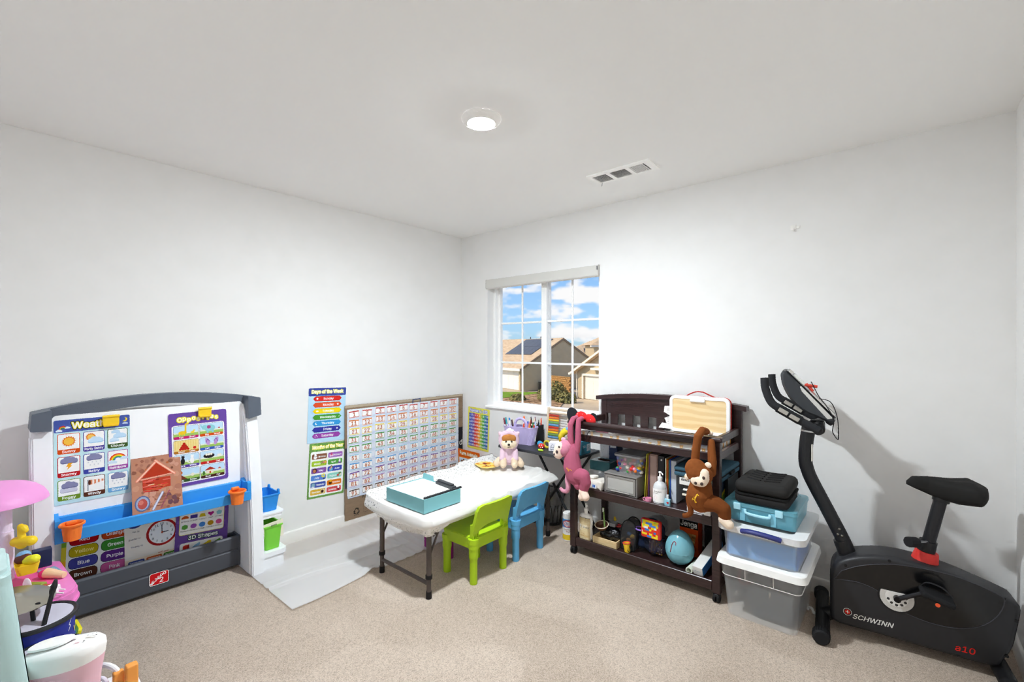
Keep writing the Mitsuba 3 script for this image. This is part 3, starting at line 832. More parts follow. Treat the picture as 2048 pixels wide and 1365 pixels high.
sheet('farm_placard', 'orange farm animals placard standing in the corner behind the table', 'placard', p, w, h, (.020, -.045, .11), U, V, th=.006, col='#c8742c')

# ---------------------------------------------------------------- play easel
ez = thing('play_easel', "children's white plastic art easel with grey top bar, blue tray and grey bottom bin", 'easel')
side = [(.02, 0), (.333, 0), (.330, .12), (.318, .30), (.296, .50), (.262, .72), (.226, .90), (.205, .985), (.17, 1.03), (.08, 1.03), (.05, .8), (.03, .4)]
sidep = sg.Polygon(side).buffer(-.012).buffer(.012, quad_segs=4)
slot = rrect(.150, .70, .182, .93, .015)
for y0, y1, inner in ((-2.9, -2.83, 1), (-2.0, -1.932, -1)):
    m = frame(poly_mesh(sidep, y1 - y0 - .012), (0, y1 - .006, 0), (1, 0, 0), (0, 0, 1), (0, -1, 0))
    m2 = frame(poly_mesh(sidep.buffer(-.006), y1 - y0), (0, y1, 0), (1, 0, 0), (0, 0, 1), (0, -1, 0))
    k = add('side_panel', cat_(m, m2), 'satin', '#e9ebee', ez, smooth=25)
    yf = (y0 + .0) if inner < 0 else y0
    add('grip_slot', frame(poly_mesh(rrect(.205, .70, .226, .90, .009).difference(rrect(.209, .705, .222, .895, .006)), .003), (.012, y0, 0), (1, 0, 0), (0, 0, 1), (0, -1, 0)), 'satin', '#d5d8dc', k, smooth=20)
    add('rib', tube(spline([(.30, y0 - .002, .02), (.283, y0 - .002, .3), (.245, y0 - .002, .62), (.19, y0 - .002, .95)], 5), .006, 8), 'satin', '#e9ebee', k)
bx0, bx1 = .168, .200  # the drawing board leans a little
bu = np.array([0, 1.0, 0]); bv = np.array([bx0 - bx1, 0, .52]); blen = np.linalg.norm(bv); bv /= blen
bo = np.array([bx1, -2.83, .50])
bn_ = np.cross(bu, bv)
add('white_board', frame(poly_mesh(rrect(0, 0, .83, blen + .02, .02), .012), bo - bn_ * .012, bu, bv, bn_), 'gloss', '#f2f3f5', ez, smooth=20)
# grey arched top bar with two down-turned ends
arc = [(y, 1.062 + .055 * (1 - ((y + 2.413) / .487) ** 2)) for y in np.linspace(-2.9, -1.926, 21)]
low = [(y, 1.005 + .055 * max(0, 1 - ((y + 2.413) / .41) ** 2)) for y in np.linspace(-2.0, -2.828, 17)]
cap = sg.Polygon(arc + [(-1.921, .955), (-1.998, .935)] + low + [(-2.828, .975), (-2.906, .982)]).buffer(.010).buffer(-.010).buffer(-.006).buffer(.006)
ends = cap.intersection(sg.box(-3, .9, -2.835, 1.2).union(sg.box(-1.995, .9, -1.9, 1.2)))
m = cat_(prism_x(list(cap.exterior.coords), .105, .166), *[prism_x(list(g.buffer(-.004).buffer(.004).exterior.coords), .105, .25) for g in ends.geoms])
add('top_bar', m, 'satin', '#575f6b', ez, smooth=30)
for y in (-2.618, -2.205):
    k = add('clip', cat_(rbox(.184, .195, y - .033, y + .033, .973, 1.022, .005), tube([(.195, y - .033, 1.018), (.195, y + .033, 1.018)], .007, 10)), 'satin', '#f2ca1d', ez)
    add('lip', rbox(.190, .201, y - .030, y + .030, .966, .978, .004), 'satin', '#e6ba14', k)
# blue tray
tp = [(.195, .468), (.29, .455), (.308, .462), (.311, .512), (.305, .518), (.299, .513), (.294, .480), (.220, .486), (.213, .556), (.195, .56)]
add('paint_tray', prism_y(tp, -2.829, -2.001), 'satin', '#2f93e0', ez, smooth=25)
wing = [(.195, .475), (.300, .475), (.309, .50), (.312, .565), (.296, .572), (.25, .56), (.195, .575)]
for y in (-2.829, -2.020): add('tray_end', prism_y(wing, y, y + .019), 'satin', '#2f93e0', ez, smooth=25)
for y, z in ((-2.775, .0), (-2.085, -.012)):
    c = add('paint_cup', lathe([(.030, .478 + z), (.037, .545 + z), (.046, .546 + z), (.047, .552 + z), (.043, .556 + z), (.037, .552 + z), (.034, .545 + z), (.027, .49 + z)], 28, .340, y, 0), 'satin', '#f07a2c', ez)
    add('hook', rbox(.295, .318, y - .02, y + .02, .538, .556, .006), 'satin', '#f07a2c', c)
# lower panel and bottom bin
add('back_panel', cbox(.02, .03, -2.83, -2.0, .06, .62, .002), 'satin', '#dfe3e8', ez, smooth=False)
tb = '#4a4d54'
fr = [(.128, .020), (.134, .028), (.134, .112), (.129, .117), (.129, .123), (.134, .128), (.136, .195), (.130, .204), (.118, .204), (.112, .195), (.112, .06), (.045, .06), (.045, .195), (.035, .2), (.026, .195), (.026, .02)]
add('bottom_bin', prism_y(fr, -2.829, -1.999), 'satin', tb, ez, smooth=25)
for y in (-2.829, -2.012): add('bin_end', rbox(.028, .136, y, y + .013, .02, .204, .005), 'satin', tb, ez)
lg = Print()
lg.rr(0, 0, .088, .068, .010, '#f3f1ee'); lg.rr(.003, .003, .082, .062, .008, '#cf2126')
for (x, y, s, t) in ((.016, .012, .016, 'S'), (.030, .021, .016, 'T'), (.042, .030, .016, 'E'), (.054, .039, .016, 'P'), (.054, .010, .026, '2')):
    lg.text(t, x, y, s, '#f5f3f0')
lg.line([(.010, .010), (.070, .056)], .003, '#f5f3f0'); lg.ell(.068, .055, .008, .008, '#f5f3f0'); lg.ell(.068, .055, .004, .004, '#cf2126'); lg.ell(.010, .012, .006, .006, '#f5f3f0')
put_print(lg, ez, (.1362, -2.452, .058), (0, 1, 0), (0, 0, 1), name='badge')
# right-hand storage tiers with their bins
st = '#e9ebee'
def tier(z0, z1, y1, x0=.05, x1=.30):
    q = rrect(x0, -1.935, x1, y1, .03, 4).union(sg.box(x0, -1.935, x1, -1.90))
    return move(poly_mesh(q, z1 - z0), z=z0)
add('storage_foot', cat_(tier(0, .085, -1.80, .05, .305), tier(.085, .112, -1.79, .045, .315)), 'satin', st, ez, smooth=25)
add('storage_shelf', cat_(tier(.315, .335, -1.805, .05, .295), tier(.335, .345, -1.80, .045, .30)), 'satin', st, ez, smooth=25)
add('bracket', prism_x([(-1.935, .34), (-1.82, .47), (-1.935, .62)], .05, .06), 'satin', st, ez, smooth=20)


def tote(name, label, col, x0, x1, y0, y1, z0, z1):
    k = thing(name, label, 'bin')
    cx, cy = (x0 + x1) / 2, (y0 + y1) / 2
    rings = []
    for z, g in ((z0, -.012), (z1 - .008, 0), (z1 - .008, .005), (z1, .005), (z1, -.003), (z0 + .006, -.015)):
        rings.append([(x, y, z) for x, y in list(rrect(x0 - g, y0 - g, x1 + g, y1 + g, .018, 4).exterior.coords)[:-1]])
    add('body', ring_mesh(np.array(rings)), 'satin', col, k, smooth=30)
    for s in (x0 + .01, x1 - .03):
        add('ear', rbox(s, s + .02, y1 - .01, y1 + .004, z1 - .004, z1 + .022, .006), 'satin', col, k)
    return k


tote('blue_bin', 'small blue plastic bin on the upper storage shelf of the easel', '#2488d8', .085, .27, -1.925, -1.818, .347, .452)
tote('green_bin', 'small lime green bin holding white cards at the foot of the easel', '#76c93a', .085, .29, -1.922, -1.81, .114, .262)
k = thing('flash_card', 'cream printed card sticking out of the lime green bin', 'card')
add('sheet', move(cbox(.275, .277, -1.915, -1.80, .17, .285, .0005), rx=6, ry=8, c=(.28, -1.86, .2)), 'satin', '#efe6d6', k, smooth=False)
p = Print(); [p.rect(.04 + i * .009, .082, .006, .008, '#5a5350') for i in range(4)]
put_print(p, k, (.287, -1.915, .178), (0, .99, .1), (.14, -.1, .98), lift=.0015)

# ---- sheets on the easel
def on_board(y0, z0, rot=0, off=.003):
    a = math.radians(rot)
    t = (z0 - .50) / bv[2]
    return bo + bn_ * off + bv * t + bu * (y0 + 2.83), bu * math.cos(a) + bv * math.sin(a), -bu * math.sin(a) + bv * math.cos(a)


p = Print(); w, h = .283, .405
p.rr(0, 0, w, h, .006, '#bfe0e6')
q = random.Random(8)
for i in range(22): p.cloud(q.uniform(.02, .26), q.uniform(.02, .33), q.uniform(.02, .035), '#d3ecf0')
p.rr(0, .345, w, .06, .006, '#4b5ca6')
for i in range(14): p.blot(q.uniform(.01, .27), q.uniform(.352, .398), .009, '#5566b0', i)
p.text('Weather', .145, .36, .030, '#ffffff', maxw=.165, outline='#2a2620', ow=.16)
p.text('Weather', .145, .36, .030, '#ffffff', maxw=.165, outline='#e9da35', ow=.07); p.text('Weather', .145, .36, .030, '#f7f7f7', maxw=.165)
for i, c in enumerate(('#c8342c', '#e8a33a', '#4a8a4a')): p.line([(.015 + .004 * i, .352), (.022 + .002 * i, .372 - .003 * i), (.034, .376 - .005 * i), (.044 - .002 * i, .366 - .002 * i)], .004, c)
p.cloud(.018, .353, .014, '#dbe8f4'); p.cloud(.048, .366, .012, '#dbe8f4')
p.poly(sg.Point(.262, .383).buffer(.011).difference(sg.Point(.256, .386).buffer(.010)), '#eccb3a'); p.cloud(.264, .362, .013, '#b9c8e6')
cells_ = [('Sunny', '#d2501f'), ('Partly Sunny', '#4a3f94'), ('Cloudy', '#3f5a2c'), ('Stormy', '#b8242a'), ('Rainy', '#3f49a0'), ('Rainbow', '#9a4f9f'), ('Foggy', '#6f8f2f'), ('Windy', '#5a3326'), ('Snowy', '#6fa6d2')]
for i, (t, c) in enumerate(cells_):
    x, y = .012 + (i % 3) * .091, .240 - (i // 3) * .111
    p.rr(x, y, .080, .098, .007, c); p.rr(x + .0025, y + .022, .075, .0735, .005, '#f3f4f3'); p.rect(x + .0025, y + .022, .075, .01, '#f3f4f3')
    p.text(t, x + .04, y + .006, .012, '#ffffff', maxw=.07)
    cx, cy = x + .04, y + .060
    G, G2_ = '#8688ac', '#6b6d93'
    if t == 'Sunny': p.star(cx, cy, .026, 16, '#dd7a1e', .78); p.ell(cx, cy, .018, .018, '#f3bf4a')
    elif t == 'Partly Sunny': p.star(cx - .012, cy + .010, .020, 14, '#dd7a1e', .78); p.ell(cx - .012, cy + .010, .013, .013, '#f3c666'); p.cloud(cx + .006, cy - .008, .034, '#c4dff4', '#9fc6e8')
    elif t == 'Cloudy': p.cloud(cx - .008, cy + .024, .02, '#bcd9f0', '#9cc2e2'); p.cloud(cx + .008, cy + .002, .030, '#bcd9f0', '#9cc2e2'); p.cloud(cx - .014, cy - .018, .022, '#cbe2f4', '#9cc2e2')
    elif t == 'Stormy': p.cloud(cx, cy + .018, .036, G, G2_); p.poly([(cx - .002, cy + .006), (cx + .014, cy + .006), (cx + .004, cy - .006), (cx + .012, cy - .007), (cx - .008, cy - .027), (cx - .002, cy - .012), (cx - .010, cy - .011)], '#eda628')
    elif t in ('Rainy', 'Snowy'):
        p.cloud(cx, cy + .018, .034, G, G2_)
        for j in range(7): p.ell(cx - .022 + (j % 4) * .015 + (j // 4) * .007, cy - .004 - (j // 4) * .014, .0035 if t == 'Snowy' else .0022, .0035, '#c3c9d6', 8)
    elif t == 'Rainbow':
        for j, cc in enumerate(('#d8352c', '#ee9a2c', '#f2dc3a', '#58a84a', '#4a78c0', '#f3f4f3')):
            r = .034 - j * .0045
            p.poly([(cx + r * math.cos(a), cy - .012 + r * math.sin(a)) for a in np.linspace(.15, math.pi - .1, 14)] + [(cx - r * .8, cy - .012), (cx + r * .8, cy - .012)], cc)
        p.cloud(cx - .022, cy - .022, .022, '#c9def0'); p.cloud(cx + .024, cy - .006, .020, '#c9def0')
    elif t == 'Foggy': p.cloud(cx - .002, cy - .010, .036, '#c9cadb', '#b1b2c6'); p.cloud(cx + .002, cy + .010, .034, G, G2_)
    else:
        p.rect(cx - .026, cy - .034, .004, .056, '#8f979f'); p.poly([(cx - .018, cy + .020), (cx + .034, cy + .016), (cx + .034, cy + .006), (cx - .018, cy - .006)], '#d98a68')
        for j in range(3): p.poly([(cx - .008 + j * .014, cy + .019 - j * .001), (cx - .001 + j * .014, cy + .0185 - j * .001), (cx - .001 + j * .014, cy - .002 + j * .003), (cx - .008 + j * .014, cy - .004 + j * .003)], '#f3e9e2')
        p.ell(cx - .018, cy + .007, .005, .013, '#5a3326')
o, U, V = on_board(-2.824, .612, 0, .004)
sheet('weather_poster', 'pale blue weather poster clipped to the left of the easel board', 'poster', p, w, h, o, U, V, col='#dfeef2')

p = Print(); w, h = .286, .412
p.rr(0, 0, w, h, .012, '#6a4c9f')
for i in range(30): p.line([(.003, .03 + i * .0105), (.010, .037 + i * .0105)], .002, '#8f77bd'); p.line([(w - .010, .03 + i * .0105), (w - .003, .037 + i * .0105)], .002, '#8f77bd')
p.rr(.014, .018, w - .028, .325, .014, '#f2f1f4')
for i, ch in enumerate('Opposites'):
    p.text(ch, .052 + i * .0225, .362 + (i % 2) * .006, .022, '#ffffff', outline='#e8dc3a', ow=.2)
def sky_ground(x, y, w_, h_, g='#9cbf63', s='#bfdcf0'):
    p.rr(x, y, w_, h_, .007, s); p.rect(x, y + h_ * .28, w_, h_ * .22, '#dfe6d2'); p.rect(x, y + h_ * .12, w_, h_ * .28, g)
op = [('Tall', 'Short', '#c2266e'), ('Big', 'Small', '#d2501f'), ('More', 'Less', '#b5762a'), ('Left', 'Right', '#3f5cb4'), ('Black', 'White', '#5a3f98'), ('In', 'Out', '#c4302c'), ('Up', 'Down', '#3c5a2e'), ('Near', 'Far', '#4a2a22')]
for i, (a, b, c) in enumerate(op):
    x, y = .022 + (i % 2) * .125, .266 - (i // 2) * .080
    W_, H_ = .118, .072
    p.rr(x - .0012, y - .0012, W_ + .0024, H_ + .0024, .008, '#4a4a52')
    sky_ground(x, y, W_, H_)
    cx, cy = x + W_ / 2, y + .04
    if i == 0: p.ell(x + .042, cy - .006, .020, .010, '#e8c22e'); p.line([(x + .056, cy), (x + .058, cy + .042), (x + .068, cy + .042)], .008, '#e8c22e'); [p.rect(x + .026 + j * .012, cy - .022, .004, .014, '#e8c22e') for j in range(3)]; p.ell(x + .09, cy - .008, .009, .007, '#ecd04a'); p.ell(x + .097, cy + .001, .005, .005, '#ecd04a')
    elif i == 1: p.ell(x + .05, cy + .004, .028, .020, '#8cc7cf'); p.ell(x + .026, cy + .010, .014, .014, '#8cc7cf'); p.line([(x + .016, cy), (x + .010, cy + .016), (x + .006, cy + .024)], .006, '#8cc7cf'); p.ell(x + .046, cy + .010, .010, .010, '#a84d86'); p.rect(x + .034, cy - .024, .010, .016, '#8cc7cf'); p.rect(x + .060, cy - .024, .010, .016, '#8cc7cf'); p.ell(x + .098, cy, .005, .004, '#b03a30')
    elif i == 2:
        p.rr(x, y, W_, H_, .007, '#ecd690'); [p.rect(x + .006 + j * .012, y + .016, .004, .054, '#e3c878') for j in range(9)]
        for r_, n_ in ((0, 4), (1, 3), (2, 2), (3, 1)):
            for j in range(n_): p.ell(x + .030 + j * .012 + r_ * .006, y + .022 + r_ * .010, .0068, .0064, '#b8281f')
        p.ell(x + .098, y + .024, .008, .008, '#c8302a')
    elif i == 3:
        for s_ in (-1, 1): p.ell(cx + s_ * .022, cy + .006, .010, .024, '#b993cc', rot=-s_ * 18); p.line([(cx + s_ * .030, cy + .002), (cx + s_ * .021, cy + .022), (cx + s_ * .010, cy + .006)], .003, '#6a4a90')
    elif i == 4:
        for xx_, cc in ((x + .040, '#26262a'), (x + .084, '#f2f0ee')): p.ell(xx_, cy - .006, .010, .018, cc); p.ell(xx_ + .001, cy + .016, .008, .007, cc); p.poly([(xx_ - .006, cy + .02), (xx_ - .005, cy + .029), (xx_, cy + .022)], cc); p.poly([(xx_ + .007, cy + .02), (xx_ + .007, cy + .029), (xx_ + .002, cy + .022)], cc); p.line([(xx_ - .008, cy - .02), (xx_ - .020, cy - .014), (xx_ - .022, cy)], .004, cc)
    elif i == 5: p.ell(x + .042, cy + .004, .028, .014, '#2a2526'); [p.ell(x + .030 + j * .012, cy + .012, .006, .007, '#efe9da') for j in range(3)]; [p.ell(x + .090 + j * .011, cy, .006, .007, '#efe9da') for j in range(2)]
    elif i == 6: p.poly([(x + .028, y + .012), (x + .062, y + .012), (x + .028, y + .042)], '#7a4030'); p.ell(x + .026, y + .052, .011, .011, '#d2703c'); p.ell(x + .084, y + .034, .009, .009, '#e8e2c8')
    else:
        p.rect(x + .026, y + .022, .036, .020, '#e8dcc2'); p.poly([(x + .018, y + .042), (x + .046, y + .060), (x + .074, y + .042)], '#a83a2a'); p.rect(x + .042, y + .022, .008, .012, '#c25a2a'); p.rect(x + .088, y + .034, .012, .008, '#e8dcc2'); p.poly([(x + .085, y + .042), (x + .094, y + .050), (x + .103, y + .042)], '#a83a2a'); p.ell(x + .014, y + .028, .006, .012, '#4f7a3a')
    p.rr(x, y, W_, .014, .006, c)
    p.text(a, x + W_ * .30, y + .003, .009, '#ffffff'); p.text(b, x + W_ * .74, y + .003, .009, '#ffffff')
o, U, V = on_board(-2.373, .588, 0.5, .005)
sheet('opposites_poster', 'purple bordered poster of opposites clipped to the right of the easel board', 'poster', p, w, h, o, U, V, col='#d8d0e8')

p = Print(); w, h = .215, .300
p.rect(0, 0, w, h, '#b5806a'); q = random.Random(5)
for i in range(70): p.blot(q.uniform(.012, w - .012), q.uniform(.012, h - .012), q.uniform(.006, .016), q.choice(['#c08d76', '#a87360', '#b67f64', '#96604f', '#c49280']), i)
for i in range(14): p.blot(q.uniform(.01, .195), q.uniform(.16, .275), q.uniform(.006, .012), q.choice(['#8a5a4a', '#7d5040', '#b0623c']), 90 + i)
p.poly([(.035, .19), (.11, .268), (.18, .19)], '#ae3a26')
for a, b in (((.022, .178), (.108, .272)), ((.102, .274), (.185, .19))): p.line([a, b], .012, '#dd8a74'); p.line([a, b], .005, '#efc0ac')
p.rect(.045, .125, .12, .055, '#b4402e')
for i in range(30): x = q.uniform(.045, .135); y = q.uniform(.112, .178); p.line([(x, y), (x + q.uniform(.02, .035), y + q.uniform(-.004, .004))], .005, q.choice(['#cf3b34', '#c25a3c', '#a8862f', '#d4685c', '#e8b49c', '#8a2a22']))
p.line([(.04, .182), (.17, .192)], .007, '#e09a86')
p.ell(.042, .060, .032, .040, '#5c6a94'); p.ell(.042, .060, .027, .034, '#9aa3bd'); p.ell(.042, .058, .020, .026, '#b0524c'); p.ell(.036, .066, .010, .012, '#c8756a')
p.line([(.085, .02), (.128, .10)], .013, '#8f8ea6'); p.line([(.085, .02), (.128, .10)], .007, '#d3d4e2')
p.line([(.118, .02), (.158, .104)], .005, '#a05068')
for i in range(5): p.line([(.10 + i * .008, .036 + i * .014), (.128 + i * .008, .034 + i * .014)], .003, '#7c5048')
for i in range(10): p.blot(.175 + q.uniform(-.02, .016), .055 + q.uniform(-.026, .026), .012, q.choice(['#7a4a3a', '#8f5f52', '#6d4a52', '#96705f']), 40 + i)
U = np.array([0, 1.0, 0]); V = np.array([.186 - .292, .010, .290]); V /= np.linalg.norm(V); o = np.array([.285, -2.548, .500])
sheet('house_picture', 'brown and red craft house picture standing in the blue tray', 'picture', p, w, h, o, U, V, r=.002, col='#c9a792')

# ---- sheets in the bottom bin
def in_bin(y0, x, rot):
    u, v = axes(rot, 5)
    return np.array([x, y0, .082]), u, v


p = Print(); w, h = .36, .40
p.rect(0, 0, .03, h, '#d85a20')
for i, c in enumerate(('#b03a20', '#d85a20', '#e8a428', '#cfc23a', '#7aa83a')): p.rect(0, i * .08, .028, .08, c)
p.rr(.022, 0, w - .022, h, .012, '#e6e8ea')
for i, (t, c) in enumerate((('Red', '#ad1420'), ('Orange', '#b8471f'), ('Yellow', '#b5a51e'), ('Green', '#3f8a35'), ('Blue', '#454796'), ('Purple', '#5a2f80'), ('Brown', '#5a3428'), ('Pink', '#c85f98'))):
    x, y = .035 + (i % 2) * .148, .320 - (i // 2) * .066
    p.rr(x - .002, y - .002, .136, .062, .024, '#2c2a2c'); p.rr(x, y, .132, .058, .023, c)
    p.text(t, x + .068, y + .019, .020, '#f4f4f4' if t != 'Yellow' else '#e6d98a', maxw=.105)
o, U, V = in_bin(-2.80, .078, -2.5); U, V = U * .83, V * .87
sheet('colors_poster', 'poster of colour names in coloured pills standing in the easel bottom bin', 'poster', p, w, h, o, U, V)

p = Print(); w, h = .33, .365
p.rr(0, 0, w, h, .008, '#e7e3dc'); p.rect(0, 0, w, .13, '#e9d6c2'); p.rect(0, h - .014, w, .014, '#c8502a')
p.ell(.045, .335, .042, .042, '#2f3f88', 24)
for t, y in (('A day', .345), ('midnight', .328), ('until noon', .311)): p.text(t, .045, y, .009, '#ffffff')
p.ell(.165, .238, .072, .072, '#a3282a', 40); p.ell(.165, .238, .060, .060, '#f2f2f2', 40); p.ell(.165, .238, .058, .058, '#e4ebf2', 40)
for i in range(12):
    a = math.radians(90 - 30 * (i + 1)); p.text(str(i + 1), .165 + .048 * math.cos(a), .238 + .048 * math.sin(a) - .006, .011, '#2b2f3a')
p.line([(.165, .232), (.165, .278)], .004, '#20263a'); p.line([(.165, .238), (.193, .238)], .005, '#20263a'); p.ell(.165, .238, .005, .005, '#b04020')
for t, x, y, c in (("O'clock", .165, .343, '#4a4a52'), ('Five', .075, .318, '#3a8a5a'), ('Ten to', .048, .27, '#3a3a5a'), ('Quarter to', .042, .232, '#3a3a5a'), ('Twenty to', .052, .19, '#4a4a6a'), ('Half past', .17, .126, '#b04a3a')): p.text(t, x, y, .008, c)
for i, c in enumerate(('#3f4f94', '#c8602c', '#4f8a35')):
    x = .014 + i * .078; p.rr(x, .028, .070, .092, .006, c); p.ell(x + .035, .062, .026, .026, '#f2efe8', 24); p.line([(x + .035, .062), (x + .035, .080)], .002, '#33333a'); p.line([(x + .035, .062), (x + .048, .062)], .0025, '#33333a')
    for j in range(12):
        a = j * math.pi / 6; p.ell(x + .035 + .021 * math.cos(a), .062 + .021 * math.sin(a), .0014, .0014, '#44444c', 6)
    p.text('The clock shows', x + .035, .107, .006, '#ffffff', maxw=.056); p.text('three o\'clock', x + .035, .097, .006, '#ffffff', maxw=.05)
o, U, V = in_bin(-2.545, .084, 0)
sheet('clock_poster', 'cream telling-time poster with a big red clock standing in the easel bin', 'poster', p, w, h, o, U, V)

p = Print(); w, h = .285, .46
p.rr(0, 0, w, h, .008, '#6a4c96')
q = random.Random(2)
for i in range(40): p.blot(q.uniform(.01, w - .01), q.uniform(.01, h - .01), .012, q.choice(['#7a5ca8', '#5f4289', '#7256a0']), i)
p.rr(.018, .235, .242, .215, .012, '#d8d26a'); p.rr(.021, .238, .236, .209, .010, '#f3f2ee')
shp = [('Circle', '#2f63b8'), ('Square', '#c42a2a'), ('Triangle', '#2f8a3a'), ('Rhombus', '#4a3226'), ('Oval', '#a8b52c'), ('Semicircle', '#c85a22'), ('Rectangle', '#4a3f96'), ('Trapezoid', '#cdb92a'), ('Heart', '#b52a86'), ('Pentagon', '#8cc7cf'), ('Hexagon', '#5fa347'), ('Heptagon', '#9857b0'), ('Octagon', '#4a86d0'), ('Nonagon', '#b58a24'), ('Decagon', '#d05a90')]
for i, (t, c) in enumerate(shp):
    x, y = .047 + (i % 5) * .046, .422 - (i // 5) * .066
    if t in ('Circle',): p.ell(x, y, .017, .017, c)
    elif t == 'Square': p.rect(x - .016, y - .016, .032, .032, c)
    elif t == 'Triangle': p.poly([(x - .019, y - .014), (x + .019, y - .014), (x, y + .018)], c)
    elif t == 'Rhombus': p.poly([(x - .018, y - .016), (x + .010, y - .016), (x + .018, y + .016), (x - .010, y + .016)], c)
    elif t == 'Oval': p.ell(x, y, .019, .013, c)
    elif t == 'Semicircle': p.poly([(x + .02 * math.cos(a), y - .008 + .02 * math.sin(a)) for a in np.linspace(0, math.pi, 12)], c)
    elif t == 'Rectangle': p.rect(x - .019, y - .012, .038, .024, c)
    elif t == 'Trapezoid': p.poly([(x - .019, y - .012), (x + .019, y - .012), (x + .010, y + .012), (x - .010, y + .012)], c)
    elif t == 'Heart': p.ell(x - .008, y + .006, .009, .009, c); p.ell(x + .008, y + .006, .009, .009, c); p.poly([(x - .0165, y + .004), (x + .0165, y + .004), (x, y - .017)], c)
    else: p.ngon(x, y, .018, {'Pentagon': 5, 'Hexagon': 6, 'Heptagon': 7, 'Octagon': 8, 'Nonagon': 9, 'Decagon': 10}[t], c)
    p.text(t, x, y - .030, .0075, '#333338', maxw=.042)
p.text('3D Shapes', .148, .198, .026, '#ffffff', maxw=.16, outline='#2c4a44', ow=.16)
p.rr(.026, .06, .232, .120, .014, '#f0efea')
for i, (c, d) in enumerate((('#c8322c', '#a02420'), ('#8ab8d8', '#6a9cc0'), ('#e3c82c', '#bfa41f'), ('#5f9e3a', '#4a7f2c'))):
    x = .058 + i * .056; D_ = .06
    if i == 0: p.rect(x - .016, D_ + .070, .025, .028, c); p.poly([(x + .009, D_ + .07), (x + .018, D_ + .078), (x + .018, D_ + .106), (x + .009, D_ + .098)], d); p.poly([(x - .016, D_ + .098), (x + .009, D_ + .098), (x + .018, D_ + .106), (x - .007, D_ + .106)], '#d8564c')
    elif i == 2: p.line([(x - .014, D_ + .078), (x + .014, D_ + .098)], .022, c); p.ell(x - .014, D_ + .078, .008, .011, d, rot=35)
    else: p.poly([(x - .020, D_ + .070), (x - .008, D_ + .070), (x + .020, D_ + .092), (x + .018, D_ + .108), (x - .012, D_ + .094)], c); p.poly([(x - .020, D_ + .070), (x - .008, D_ + .070), (x - .010, D_ + .088), (x - .020, D_ + .088)], d)
    p.rect(x - .012, D_ + .05, .026, .004, '#8a8a8a')
o, U, V = in_bin(-2.335, .090, -4); U, V = U * .95, V * .82
sheet('shapes_poster', 'purple poster of coloured flat and solid shapes standing in the easel bin', 'poster', p, w, h, o, U, V)
# ---------------------------------------------------------------- floor film, table, chairs
def grid_mesh(fn, us, vs, th=None):
    """a sheet through fn(u, v) -> xyz; with th a closed sheet of that thickness"""
    P = np.array([[fn(u, v) for u in us] for v in vs])
    ny, nx_ = P.shape[:2]
    i = np.arange(ny * nx_).reshape(ny, nx_)
    f = np.concatenate([np.stack([i[:-1, :-1], i[:-1, 1:], i[1:, 1:]], -1).reshape(-1, 3), np.stack([i[:-1, :-1], i[1:, 1:], i[1:, :-1]], -1).reshape(-1, 3)])
    return trimesh.Trimesh(P.reshape(-1, 3), f, process=False)


def film_z(x, y, s):
    n = meshkit.fbm(np.array([x * 7 + s, y * 4, 0.3]), 4, 5) * .014
    fold = .010 * 1.6 * math.exp(-((x - .60 - .04 * (y + 1.7) - .03 * math.sin(4 * y)) / .012) ** 2) * (1 if y < -1.25 else math.exp(-((y + 1.25) / .1) ** 2)) + 0.010 * math.exp(-((x - .52 - .02 * y) / .01) ** 2) * (y < -1.3)
    rip = .009 * max(0, math.sin(y * 95 + 9 * x)) * min(1, max(0, (y + 1.45) * 4))
    crump = .03 * math.exp(-(((x - .80) / .05) ** 2 + ((y + 1.50) / .06) ** 2)) * (.5 + meshkit.noise(np.array([x * 30, y * 30, 0]), 2))
    return .004 + n + fold + rip + crump


film = thing('floor_film', 'clear plastic floor sheet spread over the carpet between easel and table', 'plastic sheet')
us, vs = np.linspace(0, 1, 56), np.linspace(0, 1, 150)


def film_xy(u, v, x0):
    y = -2.0 + v * 1.76
    xr = .863 - .035 * min(1, v / .3) - .05 * max(0, v - .3) + .008 * math.sin(v * 17)
    return x0 + u * (xr - x0), y


add('lower_layer', grid_mesh(lambda u, v: (*film_xy(u, v, .03), film_z(*film_xy(u, v, .03), 1) * .8), us, vs), 'sheet_film', None, film, smooth=True)
add('upper_layer', grid_mesh(lambda u, v: (*film_xy(u, v, .27 + .03 * v), film_z(*film_xy(u, v, .27), 1) * .8 + .0035), us, vs), 'sheet_film', None, film, smooth=True)

# folding table
TX0, TX1, TY0, TY1, TZ = .712, 1.345, -1.50, -.315, .435
tb_ = thing('folding_table', 'low folding table with dark tubular legs under a white plastic cloth', 'table')
add('tabletop', move(poly_mesh(rrect(TX0 + .006, TY0 + .006, TX1 - .006, TY1 - .006, .05, 6), .033), z=TZ - .035), 'satin', '#e9e6df', tb_)
br, blk = '#4d4440', '#1d1b1b'
for sy, y in ((-1, -1.458), (1, -.36)):
    for x in (.853, 1.299):
        lg_ = add('leg', cat_(cyl((x, y, .115), (x, y, .405), .0145), cyl((x, y, .03), (x, y, .13), .0125)), 'satin', br, tb_)
        add('collar', cyl((x, y, .108), (x, y, .128), .0185), 'rubber', blk, lg_)
        add('foot_cap', cyl((x, y, .0), (x, y, .038), .016), 'rubber', blk, lg_)
    add('crossbar', cyl((.853, y, .078), (1.299, y, .078), .0105), 'satin', br, tb_)
    for x in (.853, 1.299):
        add('brace', cat_(tube([(x, y - sy * .01, .24), (x, y - sy * .09, .39)], .006, 8), tube([(x, y - sy * .03, .33), (x, y - sy * .13, .395)], .005, 8)), 'satin', br, tb_)

